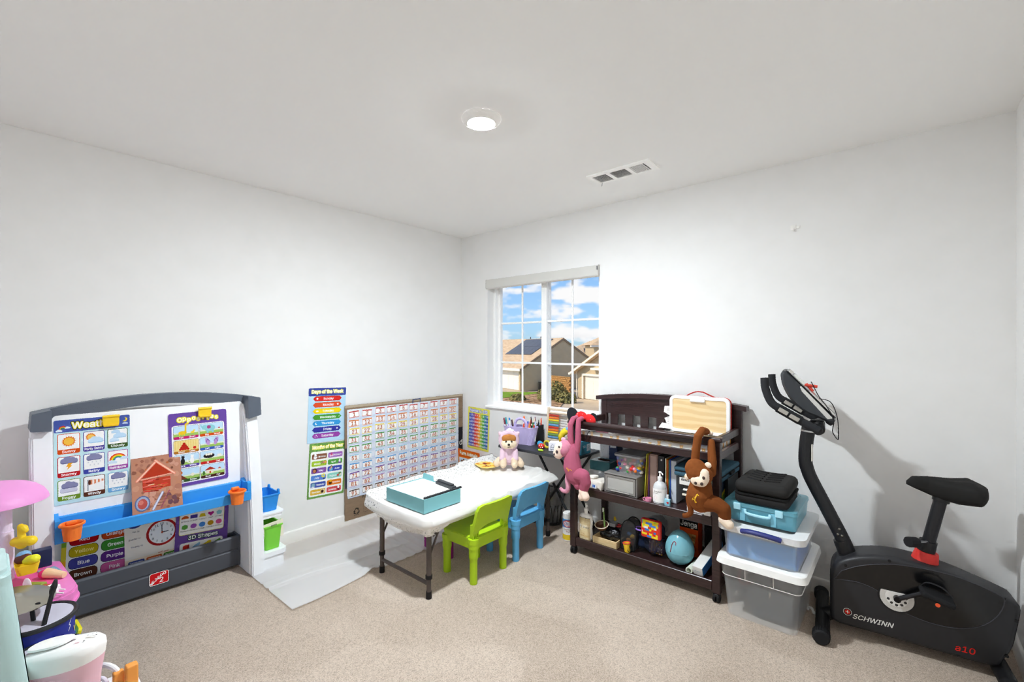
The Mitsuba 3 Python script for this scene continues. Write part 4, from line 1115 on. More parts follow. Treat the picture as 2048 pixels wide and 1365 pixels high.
# table cloth: a film drawn over the top, its skirt tucked in below the edge
def cloth_pt(s, d):
    """s along the rim 0..1, d from 0 at the middle line of the top to 1 at the rim, up to 2 at the end of the skirt"""
    L = [(TX0, TY0), (TX1, TY0), (TX1, TY1), (TX0, TY1)]
    w_, l_ = TX1 - TX0, TY1 - TY0
    per = 2 * (w_ + l_)
    q = (s % 1) * per
    r = .03
    if q < w_: x, y, nx, ny = TX0 + q, TY0, 0, -1; e = min(q, w_ - q)
    elif q < w_ + l_: x, y, nx, ny = TX1, TY0 + q - w_, 1, 0; e = min(q - w_, w_ + l_ - q)
    elif q < 2 * w_ + l_: x, y, nx, ny = TX1 - (q - w_ - l_), TY1, 0, 1; e = min(q - w_ - l_, 2 * w_ + l_ - q)
    else: x, y, nx, ny = TX0, TY1 - (q - 2 * w_ - l_), -1, 0; e = min(q - 2 * w_ - l_, per - q)
    cx, cy = (TX0 + TX1) / 2, (TY0 + TY1) / 2
    k = max(0, 1 - e / .05)                                     # corners are rounded off
    x -= (x - cx) / w_ * 2 * r * .45 * k * k; y -= (y - cy) / l_ * 2 * r * .45 * k * k
    side = nx + ny
    px, py = x, y
    ix = cx; iy = cy + (py - cy) * max(.02, 1 - w_ / l_ * .9)
    if d <= 1:
        X, Y = ix + (px - ix) * d, iy + (py - iy) * d
        Z = TZ + .004
        n = meshkit.fbm(np.array([X * 9, Y * 6, .5]), 4, 9) - .5
        cre = abs(meshkit.noise(np.array([X * 16 + 3 * Y, Y * 5 - X * 4, 2.0]), 4) - .5)
        Z += .006 + .014 * n * (1 - .5 * d) + .013 * max(0, .12 - cre) / .12 * min(1, max(0, (Y + 1.2) * 5))
        far = max(0, (Y + .75) / .45)
        Z += .018 * far * (.4 + meshkit.noise(np.array([X * 8, Y * 7, 7.0]), 5)) * (X < 1.25)
        Z += .020 * max(0, min(1, (.95 - X) / .22)) ** 1.5
        if nx < 0 and d > .8: Z += .022 * (d - .8) / .2 * (.6 + .8 * meshkit.noise(np.array([X, Y * 9, 1.0]), 6))
        return X, Y, Z
    t = d - 1
    ripple = .010 * (meshkit.noise(np.array([s * 34, t * 1.2, 0]), 3) - .5)
    bulge = math.sin(min(1, t * 1.25) * math.pi) * .016 + ripple
    drop = .085 if nx else .095 - .03 * abs((q / w_ - .5) * 2 if ny < 0 else 0)
    if ny < 0: drop = .095 + .045 * math.sin(min(1, max(0, q / w_)) * math.pi)
    tuck = -.05 * max(0, t - .5) * 2
    out_ = bulge + tuck
    flare = 0
    if abs(nx) and nx > 0 and y > TY1 - .28: flare = (y - (TY1 - .28)) / .28
    if ny > 0 and x > TX1 - .12: flare = max(flare, (x - TX1 + .12) / .12)
    out_ += .05 * flare * t
    zt = TZ + .010 - drop * min(1, t) * (1 - .45 * flare)
    base = cloth_pt(s, 1)[2]
    zt = base * (1 - min(1, t * 6)) + zt * min(1, t * 6)
    return px + nx * out_, py + ny * out_, zt


ns = 300
dd = np.concatenate([np.linspace(0.0, 1, 34), 1 + np.array([.06, .14, .24, .36, .5, .65, .8, 1.0])])
Pc = np.array([[cloth_pt(i / ns, d) for i in range(ns)] for d in dd])
i_ = np.arange(len(dd) * ns).reshape(len(dd), ns)
j_ = np.roll(i_, -1, 1)
fc = np.concatenate([np.stack([i_[:-1], i_[1:], j_[1:]], -1).reshape(-1, 3), np.stack([i_[:-1], j_[1:], j_[:-1]], -1).reshape(-1, 3)])
cm = trimesh.Trimesh(Pc.reshape(-1, 3), fc, process=False)
tc = add('tablecloth', cm, 'dotted_cloth', None, None, smooth=True, label='wrinkled white plastic tablecloth with small black dots stretched over the folding table', cat='tablecloth')
for x, y in ((.853, -1.458), (1.299, -1.458)):                  # corners bunched round the front legs
    bl = [[(x, y, .395, .034), (x, y - .005, .365, .030)], [(x + .02, y - .012, .39, .024)], [(x - .02, y - .014, .385, .022)], [(x, y - .02, .36, .016)]]
    if x > 1: bl += [[(x, y, .40, .04), (x + .01, y + .05, .385, .034), (x + .015, y + .11, .392, .024)]]
    m = blob(bl, .008, 4)
    m.vertices += (meshkit.noise(m.vertices * 60, 3)[:, None] - .5) * m.vertex_normals * .008
    add('bunched_corner', m, 'dotted_cloth', None, tc, smooth=True)

# things on the table
TT = TZ + .016
tk = thing('teal_box', 'shallow teal box with a white top at the near end of the table', 'box')
X0, X1, Y0, Y1 = .905, 1.262, -1.462, -1.19
z0, z1 = TT, TT + .078
add('body', frame(poly_mesh(sg.box(X0, Y0, X1, Y1).difference(sg.box(X0 + .004, Y0 + .004, X1 - .004, Y1 - .004)), z1 - z0), (0, 0, z0), (1, 0, 0), (0, 1, 0)), 'satin', '#74adb3', tk, smooth=False)
add('cover', cbox(X0 + .004, X1 - .004, Y0 + .004, Y1 - .004, z1 - .012, z1 - .004, .001), 'satin', '#f3f2ef', tk, smooth=False)
add('rear_flap', frame(poly_mesh([(0, 0), (.11, 0), (.095, .03), (0, .034)], .004), (X0, Y1 + .002, z1 - .004), (1, 0, 0), (0, .25, .97), (0, -.97, .25)), 'satin', '#74adb3', tk, smooth=False)
tr = thing('paper_trimmer', 'black paper trimmer rail and cutter lying across the white top of the teal box', 'paper trimmer')
add('rail', rbox(X1 - .022, X1 - .008, Y0 + .012, Y1 + .02, z1 - .003, z1 + .008, .003), 'satin', '#26282b', tr)
add('cutter', cat_(move(rbox(X1 - .20, X1 - .025, Y1 - .035, Y1 + .0, z1 - .004, z1 + .014, .005), rz=-6, c=(X1 - .11, Y1 - .02, z1)), move(rbox(X1 - .19, X1 - .04, Y1 - .028, Y1 - .006, z1 + .014, z1 + .024, .004), rz=-6, c=(X1 - .11, Y1 - .02, z1))), 'satin', '#34373b', tr)
add('end_screw', move(lathe([(.003, 0), (.005, .001), (.004, .004)], 10), X1 - .015, Y0 + .02, z1 + .008), 'metal', '#c9c9cb', tr)
add('paint_spot', move(lathe([(.022, 0), (.022, .0015)], 20), 0), 'satin', '#9c3fa8', None, label='purple round sticker on the tablecloth behind the teal box', cat='sticker') if False else None
pc = thing('purple_lid', 'flat purple disc on the tablecloth just behind the teal box', 'disc')
add('disc', lathe([(.020, 0), (.022, .002), (.022, .008), (.019, .010)], 24, 1.0, -1.155, TT), 'satin', '#a04bb0', pc)
p = Print(); w, h = .20, .14
p.rr(0, 0, w, h, .05, '#f2d27a'); q = random.Random(4)
for i in range(26): p.blot(q.uniform(.03, .17), q.uniform(.025, .115), q.uniform(.008, .02), q.choice(['#e8b23a', '#f0c85a', '#d98a2a', '#f4e0a0', '#b5622a']), i)
p.ell(.075, .075, .018, .016, '#8a2a24'); p.ell(.07, .07, .008, .007, '#4a2a3a'); p.ell(.13, .06, .012, .010, '#7a3a24')
sheet('craft_page', 'yellow and orange craft page lying flat at the far end of the table', 'paper', p, w, h, (.735, -.575, TT + .028), (.92, -.38, 0), (.38, .92, 0), r=.05, col='#f4dfa0')

# plush dog in a pink hood
dg = thing('plush_dog', 'small plush dog in a pale pink unicorn hoodie sitting on the table', 'plush dog')
DX, DY, DZ = 1.005, -.455, TT + .024


def at_dog(chains): return [[(DX + a * .652 + b * .758, DY - a * .758 + b * .652, DZ + c, r) for a, b, c, r in ch] for ch in chains]


# a: towards the camera, b: to the camera's right, c: up
dogc, hood, cream = '#cfae88', '#d8bccb', '#e0cbb0'
add('body', blob(at_dog([[(-.02, 0, .055, .052), (-.01, 0, .11, .040), (0, 0, .135, .032)], [(.0, -.045, .12, .022), (.03, -.05, .065, .022)], [(.0, .045, .12, .022), (.03, .05, .065, .022)]]), .006, 6), 'plush', hood, dg, smooth=True)
add('paw', blob(at_dog([[(.03, -.042, .055, .024), (.045, -.042, .025, .025), (.055, -.042, .022, .023)]]), .006, 4), 'plush', cream, dg, smooth=True)
add('paw', blob(at_dog([[(.03, .042, .055, .024), (.045, .042, .025, .025), (.055, .042, .022, .023)]]), .006, 4), 'plush', cream, dg, smooth=True)
add('hind_leg', blob(at_dog([[(-.02, .07, .035, .033), (.03, .092, .024, .024)]]), .006, 4), 'plush', cream, dg, smooth=True)
add('hind_leg', blob(at_dog([[(-.02, -.07, .035, .033), (.02, -.092, .024, .024)]]), .006, 4), 'plush', cream, dg, smooth=True)
add('tail', blob(at_dog([[(-.04, -.06, .03, .02), (-.05, -.11, .018, .013)]]), .006, 3), 'plush', dogc, dg, smooth=True)
hd = add('head', blob(at_dog([[(.0, 0, .195, .056)], [(.02, -.018, .178, .042)], [(.02, .018, .178, .042)], [(.03, 0, .18, .038), (.055, 0, .172, .026)]]), .006, 5), 'plush', '#efdcc0', dg, smooth=True)
add('brow_fur', blob(at_dog([[(.032, -.028, .218, .026), (.038, 0, .224, .026), (.032, .028, .218, .026)], [(.04, -.036, .208, .012)], [(0.04, .036, .208, .012)]]), .005, 4), 'plush', '#b5783f', hd, smooth=True)
add('hood', blob(at_dog([[(-.022, -.02, .205, .062), (-.022, .02, .205, .062)], [(.012, -.058, .19, .020), (.016, -.05, .235, .019), (.018, 0, .258, .020), (.016, .05, .235, .019), (.012, .058, .19, .020), (.01, .045, .155, .018), (.01, 0, .14, .018), (.01, -.045, .155, .018), (.012, -.058, .19, .020)], [(-.005, 0, .235, .045)]]), .006, 5), 'plush', hood, hd, smooth=True)
for s in (-1, 1):
    add('ear', blob(at_dog([[(.0, s * .062, .243, .018), (.006, s * .068, .252, .013)]]), .005, 3), 'plush', '#e8c9d3', hd, smooth=True)
    e = at_dog([[(.056, s * .020, .196, .007)]])[0][0]
    add('eye', ball(*e[:3], .0075), 'gloss', '#1c1512', hd, smooth=True)
add('forelock', blob(at_dog([[(.0, 0, .266, .020), (.006, .006, .278, .013)], [(.004, .016, .268, .013), (.008, .030, .272, .008)]]), .005, 2), 'plush', '#f1f1f0', hd, smooth=True)
e = at_dog([[(.083, 0, .180, .01)]])[0][0]
add('nose', ball(e[0], e[1], e[2], .010, .010, .0085), 'gloss', '#241c18', hd, smooth=True)
add('mouth', tube([at_dog([[(.078, s, .160 + abs(s) * .15, 0)]])[0][0][:3] for s in (-.012, 0, .012)], .0018, 6), 'rubber', '#4a3328', hd)

# children's chairs
def child_chair(label, col, x, y, face, back=True, name='child_chair', cat='chair'):
    """back towards +x for face = 1; the origin is under the middle of the seat"""
    k = thing(name, label, cat)
    f = lambda m: move(m if face > 0 else move(m, rz=180), x, y)
    sx, sy = .115, .128
    top = rrect(-sx - .025, -sy - .022, sx + .022, sy + .022, .03, 4)
    rim = rrect(-sx - .022, -sy - .019, sx + .019, sy + .019, .028, 4)
    seat = cat_(move(poly_mesh(top, .014), z=.252), move(poly_mesh(rim, .05).slice_plane([0, 0, 0], [0, 0, 1]), z=.210)) if False else cat_(move(poly_mesh(top, .012), z=.254), move(poly_mesh(rim, .006), z=.265), move(poly_mesh(rim.difference(rim.buffer(-.006)), .05), z=.205))
    add('seat', f(seat), 'satin', col, k, smooth=25)
    for a in (-sx, sx):
        for b in (-sy, sy):
            add('leg', f(cat_(lathe([(.0215, 0), (.0225, .004), (.0225, .135), (.0275, .155), (.0275, .205), (.031, .207), (.031, .232), (.026, .234)], 20, a, b, 0))), 'satin', col, k, smooth=30)
    if not back: return k
    o = sg.Polygon([(-sy - .022, .27), (-sy - .022, .43), (-sy - .012, .458), (-sy + .016, .468), (sy - .016, .468), (sy + .012, .458), (sy + .022, .43), (sy + .022, .27), (sy - .010, .27), (sy - .014, .295), (sy - .045, .325), (sy - .08, .335), (-sy + .08, .335), (-sy + .045, .325), (-sy + .014, .295), (-sy + .010, .27)]).buffer(-.006).buffer(.006, quad_segs=4)
    bm = frame(poly_mesh(o, .020), (0, 0, 0), (0, 1, 0), (0, 0, 1), (1, 0, 0))
    bm = bm.subdivide_to_size(.03)
    v = bm.vertices
    t = (v[:, 2] - .27) / .2
    v[:, 0] += sx - .008 + .055 * t + .02 * (1 - (v[:, 1] / (sy + .022)) ** 2) * np.clip(t * 1.6, 0, 1)
    bm.vertices = v
    bk = add('backrest', f(bm), 'satin', col, k, smooth=30)
    for b in (-sy, sy):
        add('socket', f(cat_(lathe([(.031, .232), (.033, .234), (.033, .262), (.029, .264)], 20, sx, b, 0), *[rbox(sx - .010, sx + .020, b - .020 + j * .013, b - .014 + j * .013, .262, .345, .003) for j in range(4)])), 'satin', col, bk, smooth=30)
    return k


child_chair('lime green plastic child chair at the long side of the table nearest the camera', '#a6c81a', 1.258, -1.062, 1)
child_chair('sky blue plastic child chair behind the lime green one', '#5aa3d0', 1.258, -.682, 1)
child_chair('purple plastic child stool pushed under the wall side of the table', '#8f1f7a', .905, -.93, -1, False, 'child_stool', 'stool')

# ---------------------------------------------------------------- black folding tray table by the window and what stands on it
st_ = thing('tray_table', 'small black folding tray table with crossed legs below the window', 'side table')
SX0, SX1, SY0, SY1, SZ = .82, 1.53, -.375, -.012, .60
add('top', rbox(SX0, SX1, SY0, SY1, SZ - .022, SZ, .006), 'satin', '#2d3036', st_)
for y in (-.262, -.038):
    add('leg', tube([(SX0 + .31, y, SZ - .025), (SX1 - .02, y, .012)], .0095, 10), 'satin', '#1f2022', st_)
    add('leg', tube([(SX1 - .06, y + .022, SZ - .025), (SX0 + .26, y + .022, .012)], .0095, 10), 'satin', '#1f2022', st_)
for x, z in ((SX0 + .26, .02), (SX1 - .02, .02)):
    add('crossbar', tube([(x, -.255, z), (x, -.03, z)], .009, 8), 'satin', '#1f2022', st_)

cd = thing('pen_caddy', 'lavender plastic caddy full of pens on the tray table', 'caddy')
CX, CY = .93, -.225
def caddy_ring(z, g):
    q = sg.Point(CX - .085, CY).buffer(.062 + g, quad_segs=8).union(sg.Point(CX + .085, CY).buffer(.062 + g, quad_segs=8)).union(sg.box(CX - .085, CY - .056 - g, CX + .085, CY + .056 + g)).buffer(.02).buffer(-.02)
    r = shapely.segmentize(q.exterior, .02)
    return [(*r.interpolate(t, normalized=True).coords[0], z) for t in np.linspace(0, 1, 60, endpoint=False)]
add('body', move(ring_mesh(np.array([caddy_ring(z, g) for z, g in ((SZ + .001, -.022), (SZ + .135, 0), (SZ + .14, .004), (SZ + .143, .002), (SZ + .138, -.004), (SZ + .012, -.026))])), rz=12, c=(CX, CY, 0)), 'satin', '#c2b6e2', cd, smooth=30)
add('handle', move(tube(spline([(CX - .05, CY, SZ + .10), (CX - .05, CY, SZ + .165), (CX - .02, CY, SZ + .198), (CX + .02, CY, SZ + .198), (CX + .05, CY, SZ + .165), (CX + .05, CY, SZ + .10)], 6), .011, 12), rz=12, c=(CX, CY, 0)), 'satin', '#c2b6e2', cd)
pens = [(-.125, '#3a3640', 'dark grey'), (-.118, '#7d3a4a', 'maroon'), (-.105, '#2f9ea8', 'teal'), (-.092, '#2f7fd0', 'blue'), (-.078, '#e9e6e2', 'white'), (-.068, '#e9b53a', 'amber'), (-.050, '#4a3a44', 'plum'), (.030, '#e0523c', 'red'), (.048, '#2f62c8', 'bright blue'), (.060, '#d88aa8', 'pink'), (.072, '#8a3a30', 'brown'), (.080, '#e69a4a', 'orange'), (.100, '#2f7a48', 'green'), (.118, '#d23a34', 'scarlet'), (.130, '#b9cdea', 'pale blue')]
q = random.Random(6)
for i, (dx, c, nm) in enumerate(pens):
    k = thing('marker_pen', f'{nm} marker pen standing in the lavender caddy', 'pen')
    a = math.radians(12)
    dy = q.uniform(-.025, .02)
    bx, by = CX + dx * math.cos(a) - dy * math.sin(a), CY + dx * math.sin(a) + dy * math.cos(a)
    lx_, ly_ = (.02 if dx > 0 else -.035) * q.uniform(.3, 1), q.uniform(-.01, .01)
    hh = q.uniform(.155, .195) + (.015 if dx < -.04 else 0)
    r = .0062
    p0 = np.array([bx - lx_ * .3, by, SZ + .03]); p1 = np.array([bx + lx_, by + ly_, SZ + hh])
    add('barrel', cyl(p0, p0 + (p1 - p0) * .72, r, n=8), 'satin', '#e8e6e2' if i % 3 else c, k)
    add('cap', cyl(p0 + (p1 - p0) * .70, p1, r * 1.15, r * .95, n=8), 'satin', c, k)
k = thing('craft_bottle', 'white glue bottle with an orange tip in the lavender caddy', 'bottle')
add('body', lathe([(.012, .0), (.013, .01), (.013, .085), (.008, .10)], 14, CX + .018, CY + .02, SZ + .085), 'satin', '#f0eeea', k)
add('tip', lathe([(.010, .0), (.010, .018), (.005, .036)], 12, CX + .018, CY + .02, SZ + .185), 'satin', '#ec7a45', k)

ob = thing('desk_organizer', 'black box organizer crammed with pens behind the lavender caddy', 'organizer')
OX0, OX1, OY0, OY1 = .905, 1.023, -.165, -.04
for nm, b in (('side', (OX0, OX0 + .004, OY0, OY1)), ('side', (OX1 - .004, OX1, OY0, OY1)), ('side', (OX0, OX1, OY0, OY0 + .004)), ('side', (OX0, OX1, OY1 - .004, OY1)), ('divider', (OX0, OX1, OY0 + .07, OY0 + .073))):
    add(nm, cbox(*b, SZ + .001, SZ + .14, .001), 'satin', '#24262b', ob, smooth=False)
add('bottom', cbox(OX0, OX1, OY0, OY1, SZ + .0005, SZ + .006, .001), 'satin', '#24262b', ob, smooth=False)
k = thing('note_pad', 'cream note pad lying on top of the black organizer', 'notepad')
add('pad', move(cbox(OX0 + .004, OX1 - .012, OY0 - .008, OY0 + .06, SZ + .141, SZ + .147, .001), rz=8, c=(OX0 + .05, OY0, 0)), 'paper', '#ecdccb', k, smooth=False)
for i, (dx, dy, c, nm) in enumerate(((.015, .08, '#3a6fc8', 'blue'), (.03, .095, '#20222a', 'black'), (.045, .085, '#eceaf0', 'white'), (.06, .10, '#7a3a58', 'wine coloured'), (.072, .085, '#4a4a9a', 'indigo'), (.085, .10, '#2a2a33', 'charcoal'), (.095, .085, '#9aa8bc', 'grey blue'), (.104, .10, '#ee5b45', 'coral'))):
    k = thing('pencil', f'{nm} pencil standing in the black organizer', 'pen')
    b = np.array([OX0 + dx, OY0 + dy, SZ + .02]); t = b + np.array([q.uniform(-.02, .012), q.uniform(-.01, .01), q.uniform(.15, .18)])
    add('barrel', cyl(b, b + (t - b) * .8, .0058, n=8), 'satin', c, k)
    add('tip', cyl(b + (t - b) * .8, t, .0064, .003, n=8), 'satin', c if i % 2 else '#e8d8c0', k)

ab = thing('abacus', 'pale wooden abacus with rows of coloured beads leaning on the window wall', 'abacus')
AX0, AX1, AZ0, AZ1 = 1.395, 1.612, SZ + .004, SZ + .295
au, av = np.array([1.0, 0, 0]), np.array([0, math.sin(math.radians(6)), math.cos(math.radians(6))])
ao = np.array([1.062, -.062, SZ + .012])
fm = lambda m: frame(m, ao, au, av, np.cross(au, av))
wdc = '#d9c7ae'
for a, b in ((0, .018), (.20, .218)):
    add('post', fm(cbox(a, b, 0, .275, -.011, .011, .003)), 'satin', wdc, ab, smooth=False)
for c_ in (.008, .228, .252):
    add('rail', fm(cbox(.018, .20, c_, c_ + (.012 if c_ == .228 else .018), -.008, .008, .003)), 'satin', wdc, ab, smooth=False)
for i, c in enumerate(('#6fa8d8', '#7aa85a', '#f0d22a', '#f08030', '#d8402c', '#6fa8d8', '#7ab06a', '#f2d638', '#ee8238', '#c84a3a')):
    z = .040 + i * .0192
    rw = add('wire', fm(cyl((.018, z, 0), (.20, z, 0), .0012, n=6)), 'metal', '#9a9a9a', ab)
    for j in range(10):
        add('bead', fm(frame(lathe([(.002, 0), (.0082, .0022), (.0082, .0068), (.002, .009)], 8), (.0185 + j * .0096, z, 0), (0, 1, 0), (0, 0, 1), (1, 0, 0))), 'satin', c, rw)

# small toys on the tray table
k = thing('toy_block', 'white cube toy with grey line drawings on the tray table', 'toy block')
cbm = move(cbox(1.247, 1.313, -.293, -.227, SZ + .001, SZ + .067, .003), rz=22, c=(1.28, -.26, 0))
add('body', cbm, 'satin', '#eceaf2', k, smooth=False)
p = Print(); p.poly(sg.box(.014, .014, .05, .034).difference(sg.box(.017, .017, .047, .031)), '#8a8c9a'); p.poly(sg.Point(.032, .038).buffer(.013).difference(sg.Point(.032, .038).buffer(.010)), '#8a8c9a'); p.ell(.022, .012, .005, .005, '#8a8c9a'); p.ell(.042, .012, .005, .005, '#8a8c9a')
a = math.radians(22); U = np.array([math.cos(a), math.sin(a), 0]); cc = np.array([1.28, -.26, 0])
put_print(p, k, cc + U * -.033 + np.array([math.sin(a), -math.cos(a), 0]) * .033 + [0, 0, SZ + .001], U, (0, 0, 1))
p = Print(); p.rect(.012, .014, .004, .036, '#9a9cb8'); p.rect(.038, .014, .004, .03, '#9a9cc8'); p.rect(.038, .03, .014, .004, '#9a9cc8')
V2 = np.array([-math.sin(a), math.cos(a), 0])
put_print(p, k, cc + U * .033 - V2 * .033 + [0, 0, SZ + .001], V2, (0, 0, 1))
k = thing('toy_fish', 'blue rounded bath toy lying beside the lavender caddy', 'toy')
add('body', blob([[(1.115, -.215, SZ + .024, .022), (1.145, -.225, SZ + .02, .015)], [(1.115, -.21, SZ + .03, .014)]], .005, 3), 'satin', '#3f9cc4', k, smooth=True)
add('tail', blob([[(1.155, -.228, SZ + .018, .010), (1.172, -.235, SZ + .014, .008)]], .004, 2), 'satin', '#a9d0e2', k, smooth=True)
k = thing('toy_beetle', 'red spotted toy beetle between the blue toy and the white cube', 'toy')
add('shell', ball(1.175, -.275, SZ + .022, .026, .024, .021), 'satin', '#d8332c', k, smooth=True)
for i, (dx, dz) in enumerate(((-.012, .008), (.006, .012), (.012, -.004), (-.004, -.006))):
    add('spot', ball(1.175 + dx * 1.1 + .012, -.275 - .020, SZ + .022 + dz, .0045, .003, .0045, 1), 'satin', '#f3eeea', k, smooth=True)
k = thing('toy_ring', 'yellow and olive stacking ring behind the red spotted toy', 'toy ring')
add('ring', tube([(1.20 + .026 * math.cos(t), -.235, SZ + .033 + .024 * math.sin(t)) for t in np.arange(16) * math.pi / 8], .009, 8, closed=True), 'satin', '#c4b63a', k)
k = thing('toy_leaf', 'lime green flat toy at the front edge of the tray table', 'toy')
add('body', blob([[(1.205, -.345, SZ + .009, .008), (1.235, -.341, SZ + .009, .008)], [(1.22, -.338, SZ + .009, .0085)]], .004, 3), 'satin', '#b9dc3a', k, smooth=True)
k = thing('toy_brick', 'small blue toy brick behind the white cube', 'toy block')
add('body', cbox(1.225, 1.25, -.20, -.18, SZ + .001, SZ + 0.04, .003), 'satin', '#3f7fb4', k, smooth=False)
add('stud', lathe([(.008, 0), (.008, .004)], 12, 1.237, -.19, SZ + .04), 'satin', '#3f7fb4', k)
k = thing('toy_banana', 'yellow crescent toy with a blue and black tip beside the cart', 'toy')
add('body', tube(spline([(1.267, -.155, SZ + .05), (1.273, -.155, SZ + .085), (1.293, -.155, SZ + .118), (1.327, -.155, SZ + .14), (1.365, -.155, SZ + .145)], 6), np.interp(np.linspace(0, 1, 25), [0, .3, .7, 1], [.008, .024, .026, .014]), 14), 'satin', '#f0d32c', k)
add('cap', ball(1.343, -.157, SZ + .155, .026, .02, .014), 'satin', '#5ea8dc', k, smooth=True)
add('eye', ball(1.363, -.178, SZ + .108, .016, .008, .018), 'gloss', '#26242a', k, smooth=True)
k = thing('toy_car', 'red toy car body in front of the yellow crescent toy', 'toy car')
add('body', rbox(1.285, 1.325, -.205, -.17, SZ + .008, SZ + .045, .008), 'satin', '#d8322e', k)
add('roof', rbox(1.320, 1.360, -.208, -.17, SZ + .02, SZ + .05, .008), 'satin', '#3f9ce0', k)
for x in (1.295, 1.345): add('wheel', cyl((x, -.215, SZ + .010), (x, -.202, SZ + .010), .009), 'rubber', '#2a2a2a', k)
k = thing('tissue_carton', 'dark teal carton at the right end of the tray table behind the pink monkey', 'carton')
add('body', cbox(1.43, 1.525, -.265, -.14, SZ + .001, SZ + .10, .002), 'satin', '#2f7a92', k, smooth=False)
p = Print(); p.rect(.07, .02, .045, .05, '#d9e0e4'); [p.rect(.075, .026 + i * .006, .035, .002, '#50606a') for i in range(6)]; p.text('108', .035, .05, .016, '#cfe0e6')
put_print(p, k, (1.525, -.265, SZ + .001), (0, 1, 0), (0, 0, 1))

# wire waste basket, wipes tub
wb = thing('waste_basket', 'black wire waste basket with a grey bag liner below the tray table', 'waste basket')
BX, BY = 1.176, -.138
for z, r in ((.006, .072), (.258, .090)):
    add('hoop', tube([(BX + r * math.cos(t), BY + r * math.sin(t), z) for t in np.arange(28) * 2 * math.pi / 28], .0035, 6, closed=True), 'satin', '#1c1c1e', wb)
q = random.Random(9)
for i in range(26):
    a = i * 2 * math.pi / 26; b = a + q.choice([-.55, -.3, .3, .55])
    add('wire', tube([(BX + .072 * math.cos(a), BY + .072 * math.sin(a), .006), (BX + .090 * math.cos(b), BY + .090 * math.sin(b), .258)], .0022, 6), 'satin', '#1c1c1e', wb)
add('base', lathe([(.001, .002), (.072, .002), (.072, .006), (.001, .006)], 28, BX, BY, 0), 'satin', '#232325', wb)
rr2 = []
for z, r, k2 in ((.02, .055, .3), (.14, .068, .8), (.24, .080, 1), (.268, .090, 1), (.262, .094, 1), (.215, .095, 1), (.165, .094, 1)):
    rr2.append([(BX + (r + .006 * k2 * (meshkit.noise(np.array([math.cos(t) * 4 + 9, math.sin(t) * 4, z * 20]), 3) - .5)) * math.cos(t), BY + (r + .006 * k2 * (meshkit.noise(np.array([math.cos(t) * 4, math.sin(t) * 4 + 5, z * 20]), 4) - .5)) * math.sin(t), z + .012 * k2 * .5 * (meshkit.noise(np.array([math.cos(t) * 3, math.sin(t) * 3, 1]), 8) - .5)) for t in np.arange(48) * 2 * math.pi / 48])
add('liner', ring_mesh(np.array(rr2), caps=False), 'dark_film', None, wb, smooth=True)
for c, nm, x, y in (('#d98a5a', 'orange crumpled', 1.145, -.165), ('#f0eee8', 'white crumpled', 1.205, -.125), ('#b9c46a', 'green crumpled', 1.20, -.195)):
    m = ball(x, y, .215, .029, .029, .026, 3); m.vertices += (meshkit.noise(m.vertices * 60, 2)[:, None] - .5) * .014
    k = thing('crumpled_paper', f'{nm} paper inside the wire waste basket', 'waste paper')
    add('wad', m, 'paper', c, k, smooth=False)


def fine(m, c, size):
    """the print cut into triangles no larger than size, so that it can be bent"""
    v, f, idx = trimesh.remesh.subdivide_to_size(m.vertices, m.faces, size, return_index=True)
    col = c.reshape(-1, 3, 3)[:, 0][idx]
    return trimesh.Trimesh(v[f].reshape(-1, 3), np.arange(len(f) * 3).reshape(-1, 3), process=False), np.repeat(col, 3, axis=0)


def label_wrap(par, x, y, r, z0, z1, a0, a1, pr, w, lift=.0012, name='label'):
    """bend a flat print round a cylinder; print x runs from angle a0 to a1"""
    m, c = pr.build((0, 0, 0), (1, 0, 0), (0, 1, 0), 0)
    m, c = fine(m, c, .016)
    v = m.vertices.copy()
    a = a0 + (a1 - a0) * v[:, 0] / w
    rr_ = r + lift + v[:, 2]
    return add(name, trimesh.Trimesh(np.stack([x + rr_ * np.cos(a), y + rr_ * np.sin(a), z0 + v[:, 1]], 1), m.faces, process=False), 'satin', parent=par, colors=c)


def strips(pr, x, y, w, h, c, n=14):
    for i in range(n): pr.rect(x + w * i / n, y, w / n, h, c)


wt = thing('wipes_tub', 'white canister of cleaning wipes with a blue and yellow label beside the cart post', 'canister')
QX, QY = 1.45, -.318
add('body', lathe([(.038, 0), (.0405, .004), (.0405, .168), (.0385, .172)], 32, QX, QY, 0), 'satin', '#f1efeb', wt)
add('lid', lathe([(.0385, .172), (.0395, .174), (.0395, .192), (.034, .196), (.012, .196), (.010, .199), (.001, .199)], 32, QX, QY, 0), 'satin', '#f4f3f0', wt)
p = Print(); w = .18
strips(p, 0, .086, w, .058, '#3f86c8'); strips(p, 0, 0, w, .036, '#e8c62c'); strips(p, 0, .036, w, .05, '#f0eeea')
for g, c in ((0, '#c03a30'), (.006, '#f4f2ef'), (.011, '#2c3f8a')):
    p.poly(np.stack([.09 + (.05 - g) * np.cos(np.arange(20) * math.pi / 10), .114 + (.025 - g * .8) * np.sin(np.arange(20) * math.pi / 10)], 1), c)
p.text('CLOROX', .09, .107, .014, '#f4f2ef', maxw=.07); p.text('Disinfecting', .09, .068, .009, '#8a3f34', maxw=.08); p.text('Wipes', .09, .054, .010, '#8a3f34')
va = math.atan2(CAM[1] - QY, CAM[0] - QX)
label_wrap(wt, QX, QY, .0405, .012, .16, va - 2.1, va + 2.1, p, w)
